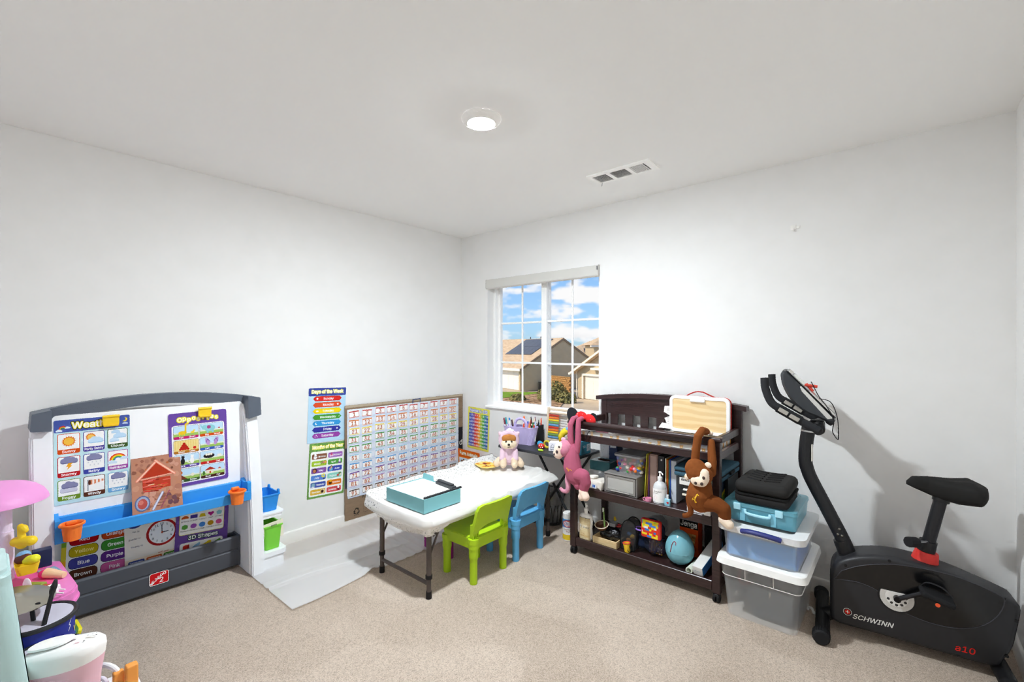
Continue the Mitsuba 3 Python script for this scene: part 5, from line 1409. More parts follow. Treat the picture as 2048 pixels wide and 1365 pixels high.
# ---------------------------------------------------------------- changing-table cart
ct = thing('changing_cart', 'dark brown wooden changing table on casters with slatted headboard and two open shelves', 'changing table')
XL, XR, YF, YB = 1.575, 2.524, -.49, -.04
DW = 'dark_wood'
for x in (XL, XR - .042):
    add('front_post', cbox(x, x + .042, YF, YF + .035, .05, .862, .003), DW, None, ct, smooth=False)
    add('back_post', cbox(x, x + .042, YB - .035, YB, .05, 1.005, .003), DW, None, ct, smooth=False)
add('front_rail', cat_(rbox(XL - .015, XR + .013, YF - .016, YF + .040, .862, .888, .011), cbox(XL + .042, XR - .042, YF + .004, YF + .024, .838, .864, .002)), DW, None, ct, smooth=30)
add('front_rail', cbox(XL + .042, XR - .042, YF + .004, YF + .024, .757, .80, .003), DW, None, ct, smooth=False)
for x in (XL + .010, XR - .032):
    for a, b in ((.843, .886), (.757, .80)):
        add('side_rail', cbox(x, x + .022, YF + .035, YB - .035, a, b, .003), DW, None, ct, smooth=False)
    add('side_rail', cbox(x, x + .022, YF + .035, YB - .035, .405, .455, .003), DW, None, ct, smooth=False)
    add('side_rail', cbox(x, x + .022, YF + .035, YB - .035, .06, .112, .003), DW, None, ct, smooth=False)
zc = lambda x: 1.000 + .036 * (1 - ((x - 2.05) / .5) ** 2)
xs = np.linspace(1.545, 2.553, 25)
crest = [(x, zc(x) + .014) for x in xs] + [(x, zc(x) - .008) for x in xs[::-1]]
add('crest_rail', prism_y(sg.Polygon(crest).buffer(.004), YB - .052, YB + .014), DW, None, ct, smooth=30)
xs = np.linspace(XL + .042, XR - .042, 21)
add('headboard_panel', prism_y([(x, zc(x) - .006) for x in xs] + [(XR - .042, .895), (XL + .042, .895)], YB - .030, YB - .012), DW, None, ct, smooth=False)
for z in (.952, .966):
    add('moulding', prism_y([(x, zc(x) - 1.02 + z + .003) for x in xs] + [(x, zc(x) - 1.02 + z - .003) for x in xs[::-1]], YB - .034, YB - .028), DW, None, ct, smooth=False)
add('lower_rail', cbox(XL + .042, XR - .042, YB - .030, YB - .008, .76, .80, .002), DW, None, ct, smooth=False)
x = 1.648
while x < XR - .06:
    add('slat', cbox(x, min(x + .058, XR - .042), YB - .029, YB - .012, .795, .90, .002), DW, None, ct, smooth=False)
    x += .115
for z0, z1 in ((.757, .770), (.427, .445), (.085, .100)):
    add('shelf', cbox(XL + .012, XR - .012, YF + .020, YB - .005, z0, z1, .002), DW, None, ct, smooth=False)
add('shelf_lip', cbox(XL + .042, XR - .042, YF + .004, YF + .022, .405, .455, .003), DW, None, ct, smooth=False)
add('shelf_lip', cbox(XL + .042, XR - .042, YF + .004, YF + .022, .06, .112, .003), DW, None, ct, smooth=False)
for x in (XL + .021, XR - .021):
    for y in (YF + .0175, YB - .0175):
        k = add('caster', cat_(rbox(x - .014, x + .014, y - .018, y + .018, .030, .050, .008), cyl((x, y, .045), (x, y, .056), .006)), 'satin', '#1b1b1d', ct)
        for s in (-1, 1):
            add('wheel', frame(lathe([(.006, 0), (.0215, .0), (.0235, .003), (.0235, .011), (.020, .014), (.006, .012)], 20), (x + s * .003, y, .0238), (0, 1, 0), (0, 0, s * 1.0), (s * 1.0, 0, 0)), 'rubber', '#1b1b1d', k)

# changing pad with bear print, and what lies on it
pd = thing('changing_pad', 'white changing pad with an orange bear print on the top of the cart', 'changing pad')
pm = rbox(1.628, 2.472, -.462, -.088, .771, .822, .02).subdivide_to_size(.035)
v = pm.vertices; up = np.clip((v[:, 2] - .78) / .04, 0, 1)
v[:, 2] += up * (.008 * (meshkit.noise(v * 14, 4) - .5) + .012 * np.clip((v[:, 0] - 2.38) / .09, 0, 1))
pm.vertices = v
add('pad', pm, 'satin', '#f3f1ee', pd, smooth=True)
p = Print(); q = random.Random(12)
for i in range(13):
    x, y, s = .03 + i * .064 + q.uniform(-.01, .01), .026 + q.uniform(-.008, .008), q.uniform(.8, 1.1)
    c = q.choice(['#e2b478', '#ebc690', '#dca868', '#eed2a8'])
    p.ell(x, y - .005 * s, .011 * s, .011 * s, c); p.ell(x, y + .010 * s, .009 * s, .008 * s, c); p.ell(x - .007 * s, y + .017 * s, .0035, .0035, c, 8); p.ell(x + .007 * s, y + .017 * s, .0035, .0035, c, 8); p.ell(x, y + .008, .003, .0025, '#f6e6cc', 8)
put_print(p, pd, (1.635, -.4622, .771), (1, 0, 0), (0, 0, 1), .0006)
p = Print()
for i in range(5): x, y = .05 + i * .07, .026; p.ell(x, y, .012, .012, '#e0a868'); p.ell(x, y + .014, .009, .008, '#d99a54')
put_print(p, pd, (2.4725, -.44, .771), (0, 1, 0), (0, 0, 1), .0006)
for nm, c, lb, b, rz in (('paper_sheet', '#eceae6', 'white paper sheet lying on the left half of the changing pad', (1.84, 2.06, -.44, -.22), 14), ('folder', '#b8923c', 'mustard yellow folder lying on the changing pad', (2.08, 2.29, -.445, -.20), -7), ('paper_sheet', '#f3f2f0', 'white sheet between the mustard folder and the cream envelope', (2.0, 2.2, -.43, -.18), 22), ('envelope', '#e5d2ae', 'cream envelope on the right half of the changing pad', (2.20, 2.38, -.455, -.3), 5), ('booklet', '#4f83c4', 'blue booklet at the right end of the changing pad', (2.33, 2.45, -.45, -.31), -4)):
    z = {'#eceae6': .829, '#b8923c': .8335, '#f3f2f0': .8315, '#e5d2ae': .8365, '#4f83c4': .839}[c]
    k = thing(nm, lb, {'paper_sheet': 'paper'}.get(nm, nm))
    add('sheet', move(cbox(*b, z, z + .0018, .0004), rz=rz, c=((b[0] + b[1]) / 2, (b[2] + b[3]) / 2, 0)), 'paper', c, k, smooth=False)
k = thing('hair_scarf', 'black and white knotted scarf at the left end of the changing pad', 'scarf')
add('cloth', blob([[(1.69, -.44, .838, .012), (1.74, -.43, .842, .014), (1.79, -.44, .836, .010)], [(1.72, -.41, .84, .012), (1.78, -.40, .838, .010)]], .005, 2), 'cloth_fabric', '#2b2d36', k, smooth=True)
add('trim', blob([[(1.75, -.445, .833, .008), (1.83, -.44, .832, .007)]], .005, 2), 'cloth_fabric', '#c98a9a', k, smooth=True)

# case leaning on the headboard
cs = thing('lap_desk_case', 'flat case with a pale wood front, white rim and red back leaning on the headboard', 'case')
cx0, cx1, cz0, cz1 = 2.12, 2.482, .836, 1.066
R = rrect(cx0, cz0, cx1, cz1, .035, 6)
add('rim', prism_y(R.difference(R.buffer(-.019)), -.158, -.138), 'satin', '#f1efec', cs, smooth=30)
add('wood_front', prism_y(R.buffer(-.018), -.154, -.142), 'pale_wood', None, cs, smooth=False)
add('red_back', prism_y(R.buffer(-.002), -.138, -.108), 'cloth_fabric', '#c5332c', cs, smooth=30)
hx = (cx0 + cx1) / 2 - .005
add('latch', cat_(rbox(hx - .045, hx + .045, -.166, -.150, cz1 - .036, cz1 - .006, .005), rbox(hx - .045, hx + .045, -.170, -.160, cz1 - .033, cz1 - .022, .004)), 'satin', '#f4f2ef', cs)
add('strap', tube(spline([(hx - .085, -.122, cz1 - .004), (hx - .055, -.122, cz1 + .012), (hx - .02, -.122, cz1 + .026), (hx + .02, -.122, cz1 + .026), (hx + .055, -.122, cz1 + .012), (hx + .095, -.122, cz1 - .004)], 5), .010, 10, flat=.35), 'cloth_fabric', '#b03a34', cs)
for i, (pts, lb) in enumerate((([(2.065, .985), (2.14, .99), (2.14, .93), (2.10, .925), (2.06, .945)], 'torn white note at the upper left edge of the wood case'), ([(2.062, .905), (2.14, .935), (2.14, .88), (2.08, .868)], 'torn white note halfway down the left edge of the wood case'), ([(2.045, .872), (2.14, .868), (2.14, .836), (2.02, .836)], 'white paper sheet at the foot of the wood case on its left'))):
    k = thing('note', lb, 'paper')
    add('sheet', prism_y(pts, -.104 + i * .004, -.1035 + i * .004), 'paper', '#f1f0ee', k, smooth=False)
    if i < 2:
        pr = Print(); q = random.Random(i)
        for j in range(5): pr.rect(.006, .008 + j * .009, q.uniform(.02, .035), .0016, '#8a8a90')
        put_print(pr, k, (2.075, -.104 + i * .004, .935 if i == 0 else .874), (1, 0, 0), (0, 0, 1))

# ear headband on the corner
eb = thing('ear_headband', 'black round-eared headband with a red polka-dot bow on the left rail end of the cart', 'headband')
def ear(o, rx, rz, tilt):
    m = ball(0, 0, 0, rx, .010, rz, 3)
    return move(m, *o, ry=tilt)
add('ear', ear((1.588, -.470, .912), .046, .060, -26), 'plush', '#26272b', eb, smooth=True)
add('ear', ear((1.700, -.400, .905), .030, .030, 30), 'plush', '#26272b', eb, smooth=True)
bw_ = []
for s, o in ((-1, (1.655, -.478, .920)), (1, (1.722, -.474, .904))):
    bw_.append(move(ball(0, 0, 0, .041, .022, .031, 3), *o, ry=18 * s + 14))
add('bow', cat_(*bw_, ball(1.690, -.482, .911, .013, .014, .013, 2)), 'cloth_fabric', '#cf2a2c', eb, smooth=True)
for (x, z) in ((1.640, .932), (1.662, .915), (1.650, .904), (1.672, .934), (1.712, .915), (1.735, .905), (1.722, .892), (1.745, .893)):
    o = (1.655, -.478, .920) if x < 1.69 else (1.722, -.474, .904)
    dy = .020 * math.sqrt(max(.05, 1 - ((x - o[0]) / .040) ** 2 - ((z - o[2]) / .030) ** 2))
    add('dot', ball(x, o[1] - dy, z, .0045, .0015, .0045, 1), 'paper', '#f2ece8', eb, smooth=True)
add('band', tube(spline([(1.60, -.47, .875), (1.63, -.47, .894), (1.69, -.465, .893), (1.72, -.44, .892)], 6), .006, 8), 'plush', '#26272b', eb)
add('strap', tube(spline([(1.615, -.508, .89), (1.622, -.512, .86), (1.630, -.512, .82), (1.650, -.512, .79)], 6), .006, 8, flat=.4), 'cloth_fabric', '#232429', eb)
add('strap', tube(spline([(1.735, -.508, .835), (1.722, -.510, .815), (1.715, -.508, .79), (1.70, -.507, .765)], 6), .005, 8, flat=.4), 'cloth_fabric', '#232429', eb)


# ---- plush monkeys hanging from the rail
def front_y(mesh, x, z):
    """the y of the mesh's front (smallest y) at x, z"""
    t = mesh.triangles
    a, b, c = t[:, 0], t[:, 1], t[:, 2]
    d = (b[:, 2] - c[:, 2]) * (a[:, 0] - c[:, 0]) + (c[:, 0] - b[:, 0]) * (a[:, 2] - c[:, 2])
    d = np.where(abs(d) < 1e-12, 1e-12, d)
    l1 = ((b[:, 2] - c[:, 2]) * (x - c[:, 0]) + (c[:, 0] - b[:, 0]) * (z - c[:, 2])) / d
    l2 = ((c[:, 2] - a[:, 2]) * (x - c[:, 0]) + (a[:, 0] - c[:, 0]) * (z - c[:, 2])) / d
    l3 = 1 - l1 - l2
    on = (l1 >= -1e-6) & (l2 >= -1e-6) & (l3 >= -1e-6)
    return (l1 * a[:, 1] + l2 * b[:, 1] + l3 * c[:, 1])[on].min() if on.any() else None


def stitched(par, mesh, paths, col, name='embroidery', r=.0016):
    ms = []
    for pa in paths:
        q = [(x, front_y(mesh, x, z), z) for x, z in spline(pa, 4)]
        q = [(x, y - .0006, z) for x, y, z in q if y is not None]
        if len(q) > 1: ms.append(tube(q, r, 6))
    if ms: add(name, cat_(*ms), 'satin', col, par)


def script_paths(x, z, s, ang):
    """a joined-up embroidered name: a capital J and a run of small loops"""
    c, d = math.cos(math.radians(ang)), math.sin(math.radians(ang))
    f = lambda pts: [(x + s * (a * c - b * d), z + s * (a * d + b * c)) for a, b in pts]
    J = f([(-.05, .55), (.3, .62), (.55, .60)]) , f([(.32, .6), (.28, .0), (.05, -.35), (-.15, -.2), (.1, .02), (.5, .08)])
    run = f([(.5, .08), (.62, .28), (.74, .1), (.6, .02), (.86, .1), (.9, .5), (.95, .04), (1.05, .26), (1.15, .04), (1.25, .26), (1.35, .04), (1.45, .26), (1.55, .04), (1.7, .28), (1.72, .0), (1.6, -.3), (1.85, .15)])
    return [*J, run]


PY = -.565
mk = thing('pink_monkey', 'pink plush monkey hanging by its arms from the left rail end of the cart', 'plush monkey')
PK, CR = '#a9586f', '#ecd2c2'
pb = blob([[(1.643, PY + .01, .715, .036), (1.640, PY, .66, .050), (1.645, PY, .60, .060), (1.66, PY + .004, .545, .056), (1.675, PY + .008, .525, .046)]], .007, 8)
add('body', pb, 'plush', PK, mk, smooth=True)
add('arm', blob([[(1.632, PY + .006, .71, .021), (1.627, PY + .004, .80, .019), (1.626, PY + .005, .868, .018), (1.63, -.535, .905, .017), (1.635, -.485, .912, .016)]], .006, 4), 'plush', PK, mk, smooth=True)
add('arm', blob([[(1.668, PY + .012, .70, .022), (1.678, PY + .015, .78, .020), (1.676, PY + .018, .85, .018), (1.672, -.535, .902, .016), (1.672, -.485, .910, .015)]], .006, 4), 'plush', PK, mk, smooth=True)
lg2 = add('leg', blob([[(1.685, PY - .005, .560, .046), (1.732, PY - .010, .560, .042), (1.745, PY - .006, .52, .036), (1.732, PY - .004, .478, .030)]], .006, 5), 'plush', PK, mk, smooth=True)
add('foot', blob([[(1.728, PY - .008, .462, .027), (1.752, PY - .016, .432, .026)], [(1.728, PY - .008, .452, .024), (1.722, PY - .012, .425, .024)]], .005, 4), 'plush', CR, lg2, smooth=True)
lg2 = add('leg', blob([[(1.66, PY + .015, .53, .040), (1.69, PY + .0, .49, .030)]], .006, 4), 'plush', PK, mk, smooth=True)
add('tail', tube(spline([(1.605, PY + .02, .56), (1.600, PY + .01, .51), (1.612, PY, .465), (1.600, PY, .435), (1.575, PY - .004, .432), (1.552, PY - .004, .446)], 6), np.linspace(.019, .011, 31), 12), 'plush', '#cf8fa4', mk)
hd = add('head', blob([[(1.588, PY - .02, .712, .052)], [(1.60, PY - .01, .725, .045)]], .006, 5), 'plush', '#c77f95', mk, smooth=True)
add('face', blob([[(1.577, PY - .040, .722, .038), (1.566, PY - .044, .684, .036)]], .006, 4), 'plush', CR, hd, smooth=True)
fm_ = blob([[(1.577, PY - .040, .722, .038), (1.566, PY - .044, .684, .036)]], .006, 4)
for nm, x, z, r in (('eye', 1.590, .733, .0065), ('eye', 1.556, .682, .0065), ('nose', 1.577, .700, .0095)):
    y = front_y(fm_, x, z)
    add(nm, ball(x, (y if y is not None else PY - .07), z, r, .005, r * 1.15), 'gloss', '#3a2a2c', hd, smooth=True)
add('ear', ball(1.545, PY - .012, .655, .020, .012, .018), 'plush', '#f3ddd0', hd, smooth=True)
add('ear', ball(1.578, PY - .005, .770, .018, .012, .014), 'plush', '#d9a8bc', hd, smooth=True)
stitched(mk, pb, script_paths(1.648, .59, .022, 60)[:2] + [[(1.645, .598), (1.655, .592), (1.665, .597), (1.675, .588)]], '#e8a63a')

BY_ = -.585
mb = thing('brown_monkey', 'brown plush monkey hanging by one arm over the right rail end of the cart', 'plush monkey')
BN, CR2 = '#7b4522', '#ecd8c2'
bx = lambda px: 2.440 + .00262 * (px - 1400)
bz = lambda py: .923 - .00268 * (py - 862)
bb = blob([[(bx(1404), BY_ + .02, bz(965), .052), (bx(1404), BY_, bz(984), .066), (bx(1406), BY_ + .004, bz(997), .060)]], .007, 8)
add('body', bb, 'plush', BN, mb, smooth=True)
add('arm', blob([[(bx(1393), BY_ + .01, bz(925), .022), (bx(1395), BY_ + .012, bz(900), .021), (bx(1398), BY_ + .02, bz(872), .021), (bx(1402), -.53, bz(861), .020), (bx(1404), -.482, .913, .019)]], .006, 4), 'plush', BN, mb, smooth=True)
a2 = add('arm', blob([[(bx(1424), BY_ + .02, bz(940), .023), (bx(1424), BY_ + .035, bz(918), .022), (bx(1420), -.530, bz(897), .020), (bx(1418), -.515, bz(884), .018)]], .006, 4), 'plush', BN, mb, smooth=True)
add('hand', ball(bx(1412), -.47, .903, .012, .012, .012), 'plush', CR2, a2, smooth=True)
lg3 = add('leg', blob([[(bx(1418), BY_ - .002, bz(997), .046), (bx(1436), BY_ - .012, bz(995), .040), (bx(1450), BY_ - .014, bz(1001), .036), (bx(1453), BY_ - .014, bz(1014), .030)]], .006, 5), 'plush', '#6c3b1c', mb, smooth=True)
add('foot', blob([[(bx(1451), BY_ - .018, bz(1020), .025), (bx(1461), BY_ - .022, bz(1027), .024)]], .005, 4), 'plush', CR2, lg3, smooth=True)
add('tail', tube(spline([(bx(1384), BY_ + .02, bz(985)), (bx(1381), BY_ + .01, bz(998)), (bx(1385), BY_, bz(1012)), (bx(1386), BY_, bz(1024)), (bx(1379), BY_, bz(1031)), (bx(1371), BY_, bz(1033))], 6), np.linspace(.017, .012, 31), 12), 'plush', '#74401f', mb)
hm = blob([[(bx(1402), BY_ - .012, bz(940), .060)], [(bx(1397), BY_ - .010, bz(934), .054)], [(bx(1410), BY_ - .012, bz(944), .054)]], .007, 6)
hd = add('head', hm, 'plush', BN, mb, smooth=True)
fm_ = blob([[(bx(1404), BY_ - .042, bz(952), .033), (bx(1413), BY_ - .046, bz(952), .032)], [(bx(1417), BY_ - .040, bz(938), .026), (bx(1417), BY_ - .046, bz(948), .028)]], .005, 3)
add('face', fm_, 'plush', CR2, hd, smooth=True)
for nm, px_, py_, r in (('eye', 1420, 943.5, .0075), ('eye', 1405.5, 955.5, .0075), ('nose', 1417, 955, .008)):
    x, z = bx(px_), bz(py_)
    y = front_y(fm_, x, z)
    add(nm, ball(x, (y if y is not None else BY_ - .07), z, r, .005, r * 1.1), 'gloss', '#3a2c28', hd, smooth=True)
add('ear', ball(bx(1421), BY_ - .008, bz(923.5), .017, .011, .016), 'plush', CR2, hd, smooth=True)
add('ear', ball(bx(1380.5), BY_ - .012, bz(953), .014, .010, .019), 'plush', CR2, hd, smooth=True)
stitched(mb, bb, script_paths(bx(1402), bz(993), .024, 68), '#e9b928')

# ---------------------------------------------------------------- middle shelf
S1 = .4458


def tray_box(name, x0, x1, y0, y1, z0, z1, th, mat, col, par, taper=.0, r=.012):
    """an open-topped thin-walled tub"""
    rings = []
    for z, g in ((z0, -taper), (z1, 0), (z1, -th), (z0 + th, -taper - th)):
        rings.append([(x, y, z) for x, y in list(rrect(x0 - g, y0 - g, x1 + g, y1 + g, r, 4).exterior.coords)[:-1]])
    return add(name, ring_mesh(np.array(rings)), mat, col, par, smooth=30)


k = thing('storage_tub', 'clear low plastic tub under the teal tissue box on the middle shelf', 'tub')
tray_box('body', 1.632, 1.792, -.35, -.12, S1, S1 + .095, .003, 'clear_plastic', None, k, .006)
k = thing('tissue_box', 'dark teal tissue box on the clear tub on the middle shelf', 'tissue box')
tb2 = cbox(1.640, 1.790, -.345, -.225, S1 + .097, S1 + .16, .004)
add('body', tb2, 'gloss', '#3d6a70', k, smooth=False)
add('opening', frame(poly_mesh(sg.Point(0, 0).buffer(1, quad_segs=8), .0008), (1.715, -.285, S1 + .1602), (.045, 0, 0), (0, .026, 0), (0, 0, 1)), 'paper', '#3b2f2a', k, smooth=False)
k = thing('speckled_box', 'white speckled carton standing at the back left of the middle shelf', 'carton')
add('body', cbox(1.632, 1.710, -.205, -.115, S1 + .10, S1 + .255, .002), 'satin', '#dfe1e6', k, smooth=False) if False else add('body', cbox(1.640, 1.712, -.205, -.130, S1 + .0975, S1 + .250, .002), 'satin', '#dcdfe5', k, smooth=False)
p = Print(); q = random.Random(3)
for i in range(40): p.ell(q.uniform(.004, .068), q.uniform(.06, .148), .0022, .0018, q.choice(['#b4bac6', '#c4c8d0', '#a7aebb']), 7)
put_print(p, k, (1.640, -.205, S1 + .0975), (1, 0, 0), (0, 0, 1))
k = thing('navy_box', 'navy blue carton beside the white speckled carton on the middle shelf', 'carton')
add('body', cbox(1.716, 1.778, -.215, -.13, S1 + .0975, S1 + .262, .002), 'satin', '#22365f', k, smooth=False)
add('flap', cbox(1.726, 1.770, -.216, -.214, S1 + .235, S1 + .262, .0005), 'paper', '#dfe3ea', k, smooth=False)
k = thing('drawer_unit', 'small grey frosted plastic drawer unit on the middle shelf', 'drawer unit')
dx0, dx1, dy0, dy1, dz0, dz1 = 1.806, 2.032, -.445, -.115, S1, S1 + .128
gr_ = '#75726f'
for nm, b in (('side', (dx0, dx0 + .010, dy0, dy1, dz0, dz1)), ('side', (dx1 - .010, dx1, dy0, dy1, dz0, dz1)), ('top', (dx0, dx1, dy0 - .004, dy1, dz1 - .010, dz1)), ('base', (dx0, dx1, dy0, dy1, dz0, dz0 + .010)), ('rear', (dx0, dx1, dy1 - .004, dy1, dz0, dz1))):
    add(nm, cbox(*b, .003), 'satin', gr_, k, smooth=False)
d_ = add('drawer', prism_y(sg.box(dx0 + .012, dz0 + .013, dx1 - .012, dz1 - .013).difference(sg.box(dx0 + .024, dz0 + .027, dx1 - .024, dz1 - .024)), dy0 - .003, dy0 + .006), 'satin', '#8a8783', k, smooth=False)
add('window', cbox(dx0 + .024, dx1 - .024, dy0 + .001, dy0 + .003, dz0 + .027, dz1 - .024, .0005), 'frosted_plastic', None, d_, smooth=False)
add('pull', cbox(dx0 + .05, dx1 - .05, dy0 - .009, dy0 - .003, dz0 + .016, dz0 + .022, .002), 'satin', '#a8a5a0', d_, smooth=False)
k = thing('toy_container', 'clear lidded container full of small coloured toys on the grey drawer unit', 'container')
qx0, qx1, qy0, qy1, qz0 = 1.862, 2.036, -.405, -.215, dz1 + .0005
tray_box('tub', qx0, qx1, qy0, qy1, qz0, qz0 + .108, .0025, 'clear_plastic', None, k, .014, .02)
add('lid', cat_(move(poly_mesh(rrect(qx0 - .008, qy0 - .008, qx1 + .008, qy1 + .008, .022, 4), .012), z=qz0 + .106), move(poly_mesh(rrect(qx0 + .01, qy0 + .01, qx1 - .01, qy1 - .01, .018, 4), .004), z=qz0 + .117)), 'satin', '#9fa2a8', k, smooth=25)
q = np.random.default_rng(5)
ms, cs_ = [], []
for i in range(260):
    o = (q.uniform(qx0 + .008, qx1 - .008), q.uniform(qy0 + .008, qy1 - .008), qz0 + .012 + q.uniform(0, .076))
    s = q.uniform(.009, .014)
    m = ball(*o, s, s * q.uniform(.6, 1), s, 1) if i % 3 else move(cbox(-s, s, -s * .7, s * .7, -s * .6, s * .6, .002), *o, rz=q.uniform(0, 90), rx=q.uniform(0, 60))
    ms.append(m); cs_.append(np.tile(lin(['#d8342e', '#e9bf2a', '#3f9a48', '#3f6fc0', '#7a3fa0', '#ea7a2c', '#e59ab8', '#2f4a9a', '#efe9df'][q.integers(9)]), (len(m.vertices), 1)))
add('toy_pieces', cat_(*ms), 'satin', colors=np.vstack(cs_), kind='stuff', label='many small coloured plastic toys heaped inside the clear lidded container', cat='toys')
k = thing('glass_bowl', 'small grey bowl behind the clear toy container on the drawer unit', 'bowl')
add('body', lathe([(.018, 0), (.034, .012), (.040, .032), (.037, .033), (.031, .014), (.001, .006)], 24, 1.836, -.165, dz1 + .0005), 'satin', '#9aa0a6', k)
k = thing('foil_wrapper', 'crinkled silver wrapper at the back of the drawer unit', 'wrapper')
m = ball(1.895, -.165, dz1 + .05, .032, .022, .045, 3); m.vertices += (meshkit.noise(m.vertices * 70, 2)[:, None] - .5) * .018
add('foil', m, 'metal', '#c9ccd2', k, smooth=False)
k = thing('wipes_pack', 'crumpled cream soft pack of baby wipes at the left front of the middle shelf', 'wipes pack')
m = rbox(1.652, 1.800, -.472, -.362, S1 + .002, S1 + .062, .02).subdivide_to_size(.012)
v = m.vertices; t = np.clip((v[:, 0] - 1.74) / .06, 0, 1)
v += (meshkit.noise(v * 45, 6)[:, None] - .5) * np.stack([.008 * np.ones(len(v)), .014 * (.3 + t), .026 * (.3 + t)], 1)
v[:, 2] = np.maximum(v[:, 2], S1 + .0005); m.vertices = v
add('pack', m, 'satin', '#d9d2c8', k, smooth=40)
add('lid', move(rbox(1.672, 1.735, -.452, -.385, S1 + .062, S1 + .078, .007), ry=-6, c=(1.70, 0, S1 + .07)), 'satin', '#e9e4db', k)
p = Print(); p.rr(.0, .0, .036, .028, .004, '#dfe3ec'); p.rect(.006, .006, .020, .016, '#3f69b0'); p.rect(.010, .010, .006, .008, '#8fb0dc')
put_print(p, k, (1.735, -.4795, S1 + .018), (1, 0, 0), (0, 0, 1), .001)
p = Print(); p.rr(0, 0, .034, .022, .004, '#dfe6f0'); p.rect(.006, .006, .022, .008, '#7a9cce')
put_print(p, k, (1.660, -.4785, S1 + .014), (1, 0, 0), (0, 0, 1), .001)

for nm, c, lb, x0, w_, z1, lean in (('folder', '#cfd04a', 'yellow-green folder leaning against the drawer unit, leftmost of the upright folders', 2.046, .004, .268, 3), ('folder', '#a07838', 'tan folder beside the yellow-green folder', 2.060, .004, .272, 3), ('folder', '#6a3f78', 'purple folder between the tan folder and the mauve binder', 2.070, .004, .262, 2), ('binder', '#8a7068', 'translucent mauve brown binder left of the black binder', 2.082, .050, .272, 0), ('binder', '#1f2024', 'black binder with a white spot behind the hand soap bottle', 2.136, .036, .268, 0), ('folder', '#e6e2da', 'white folder just right of the black binder', 2.178, .006, .258, 0), ('folder', '#d8a62c', 'amber folder right of the white folder', 2.186, .004, .256, 0), ('folder', '#d2532c', 'orange-red folder beside the amber folder', 2.192, .005, .252, 0), ('folder', '#4f8f52', 'green folder beside the orange-red folder', 2.199, .004, .25, 0), ('folder', '#2a56b0', 'blue folder right of the green folder', 2.205, .007, .256, 0), ('binder', '#aeb6c0', 'pale grey binder at the right of the upright folders', 2.215, .032, .252, 0)):
    k = thing(nm, lb, nm)
    m = cbox(x0, x0 + w_, -.375, -.115, S1, S1 + z1, .001)
    add('cover', move(m, ry=lean, c=(x0 + w_ / 2, 0, S1)) if lean else m, 'satin', c, k, smooth=False)
    if nm == 'binder' and c == '#1f2024': add('spot', ball(x0 + .02, -.3755, S1 + .245, .005, .002, .005, 1), 'satin', '#e9e9ea', k)
    if c == '#8a7068': add('sheet_edge', cbox(x0 + .006, x0 + w_ - .006, -.3765, -.375, S1 + .01, S1 + .262, .0004), 'gloss', '#a58c84', k, smooth=False)
    if c == '#aeb6c0': add('spine', cbox(x0 + .002, x0 + w_ - .002, -.3765, -.375, S1 + .004, S1 + .248, .0004), 'satin', '#c9d0da', k, smooth=False)


def pump_bottle(name, label, cat, prof, x, y, z, col, pump_col, mat='satin', sy=1.0, n=28):
    k = thing(name, label, cat)
    m = lathe(prof, n, 0, 0, 0)
    m.vertices[:, 1] *= sy
    add('body', move(m, x, y, z), mat, col, k)
    h = prof[-1][1]
    pm_ = add('pump', cat_(lathe([(.013, 0), (.014, .002), (.014, .016), (.009, .018), (.006, .020), (.005, .038), (.0085, .040), (.0085, .047), (.004, .049)], 20, x, y, z + h - .002)), 'satin', pump_col, k)
    add('nozzle', tube(spline([(x, y, z + h + .042), (x + .012, y - .012, z + h + .043), (x + .024, y - .022, z + h + .040), (x + .027, y - .025, z + h + .034)], 4), .0035, 8), 'satin', pump_col, pm_)
    return k


k = pump_bottle('sanitizer_bottle', 'clear pump bottle of hand sanitizer with a white label on the middle shelf', 'bottle', [(.034, 0), (.038, .004), (.039, .09), (.036, .108), (.026, .122), (.014, .130), (.0125, .142)], 2.168, -.425, S1, '#d3d6d8', '#f1f0ee', 'gloss')
p = Print(); w = .16; strips(p, 0, 0, w, .078, '#f3f1ef'); p.text('Hand sanitizer', .064, .060, .008, '#4a4a50', maxw=.05); p.text('gel pump', .052, .050, .006, '#6a6a70')
p.ell(.128, .060, .004, .006, '#c8586a'); p.poly(sg.Point(.05, .026).buffer(.010).difference(sg.Point(.05, .026).buffer(.0085)), '#d8a0a8')
for i in range(5): p.rect(.08, .014 + i * .006, .05, .0014, '#b5aeb0')
va = math.atan2(CAM[1] + .425, CAM[0] - 2.168)
label_wrap(k, 2.168, -.425, .0392, S1 + .014, 0, va - 1.9, va + 1.9, p, w)
k = thing('toy_cup', 'tiny pink toy cup with a handle beside the sanitizer bottle', 'toy cup')
add('body', lathe([(.010, 0), (.018, .006), (.020, .028), (.018, .028), (.015, .007), (.001, .004)], 20, 2.108, -.458, S1), 'satin', '#d88aa8', k)
add('handle', tube([(2.108 - .019 - .012 * math.sin(t), -.458, S1 + .016 + .010 * math.cos(t)) for t in np.linspace(0, math.pi, 9)], .003, 8), 'satin', '#d88aa8', k)
k = thing('charm_bottle', 'tiny pale blue bottle with a red heart in front of the folders', 'bottle')
add('body', rbox(2.208, 2.242, -.462, -.442, S1, S1 + .045, .005), 'gloss', '#8fc4d8', k)
add('cap', cyl((2.225, -.452, S1 + .044), (2.225, -.452, S1 + .068), .007), 'satin', '#dfe7ec', k)
p = Print(); p.ell(.004, .008, .004, .004, '#c8323a'); p.ell(.010, .008, .004, .004, '#c8323a'); p.poly([(.0, .007), (.014, .007), (.007, -.001)], '#c8323a')
put_print(p, k, (2.222, -.4625, S1 + .018), (1, 0, 0), (0, 0, 1))

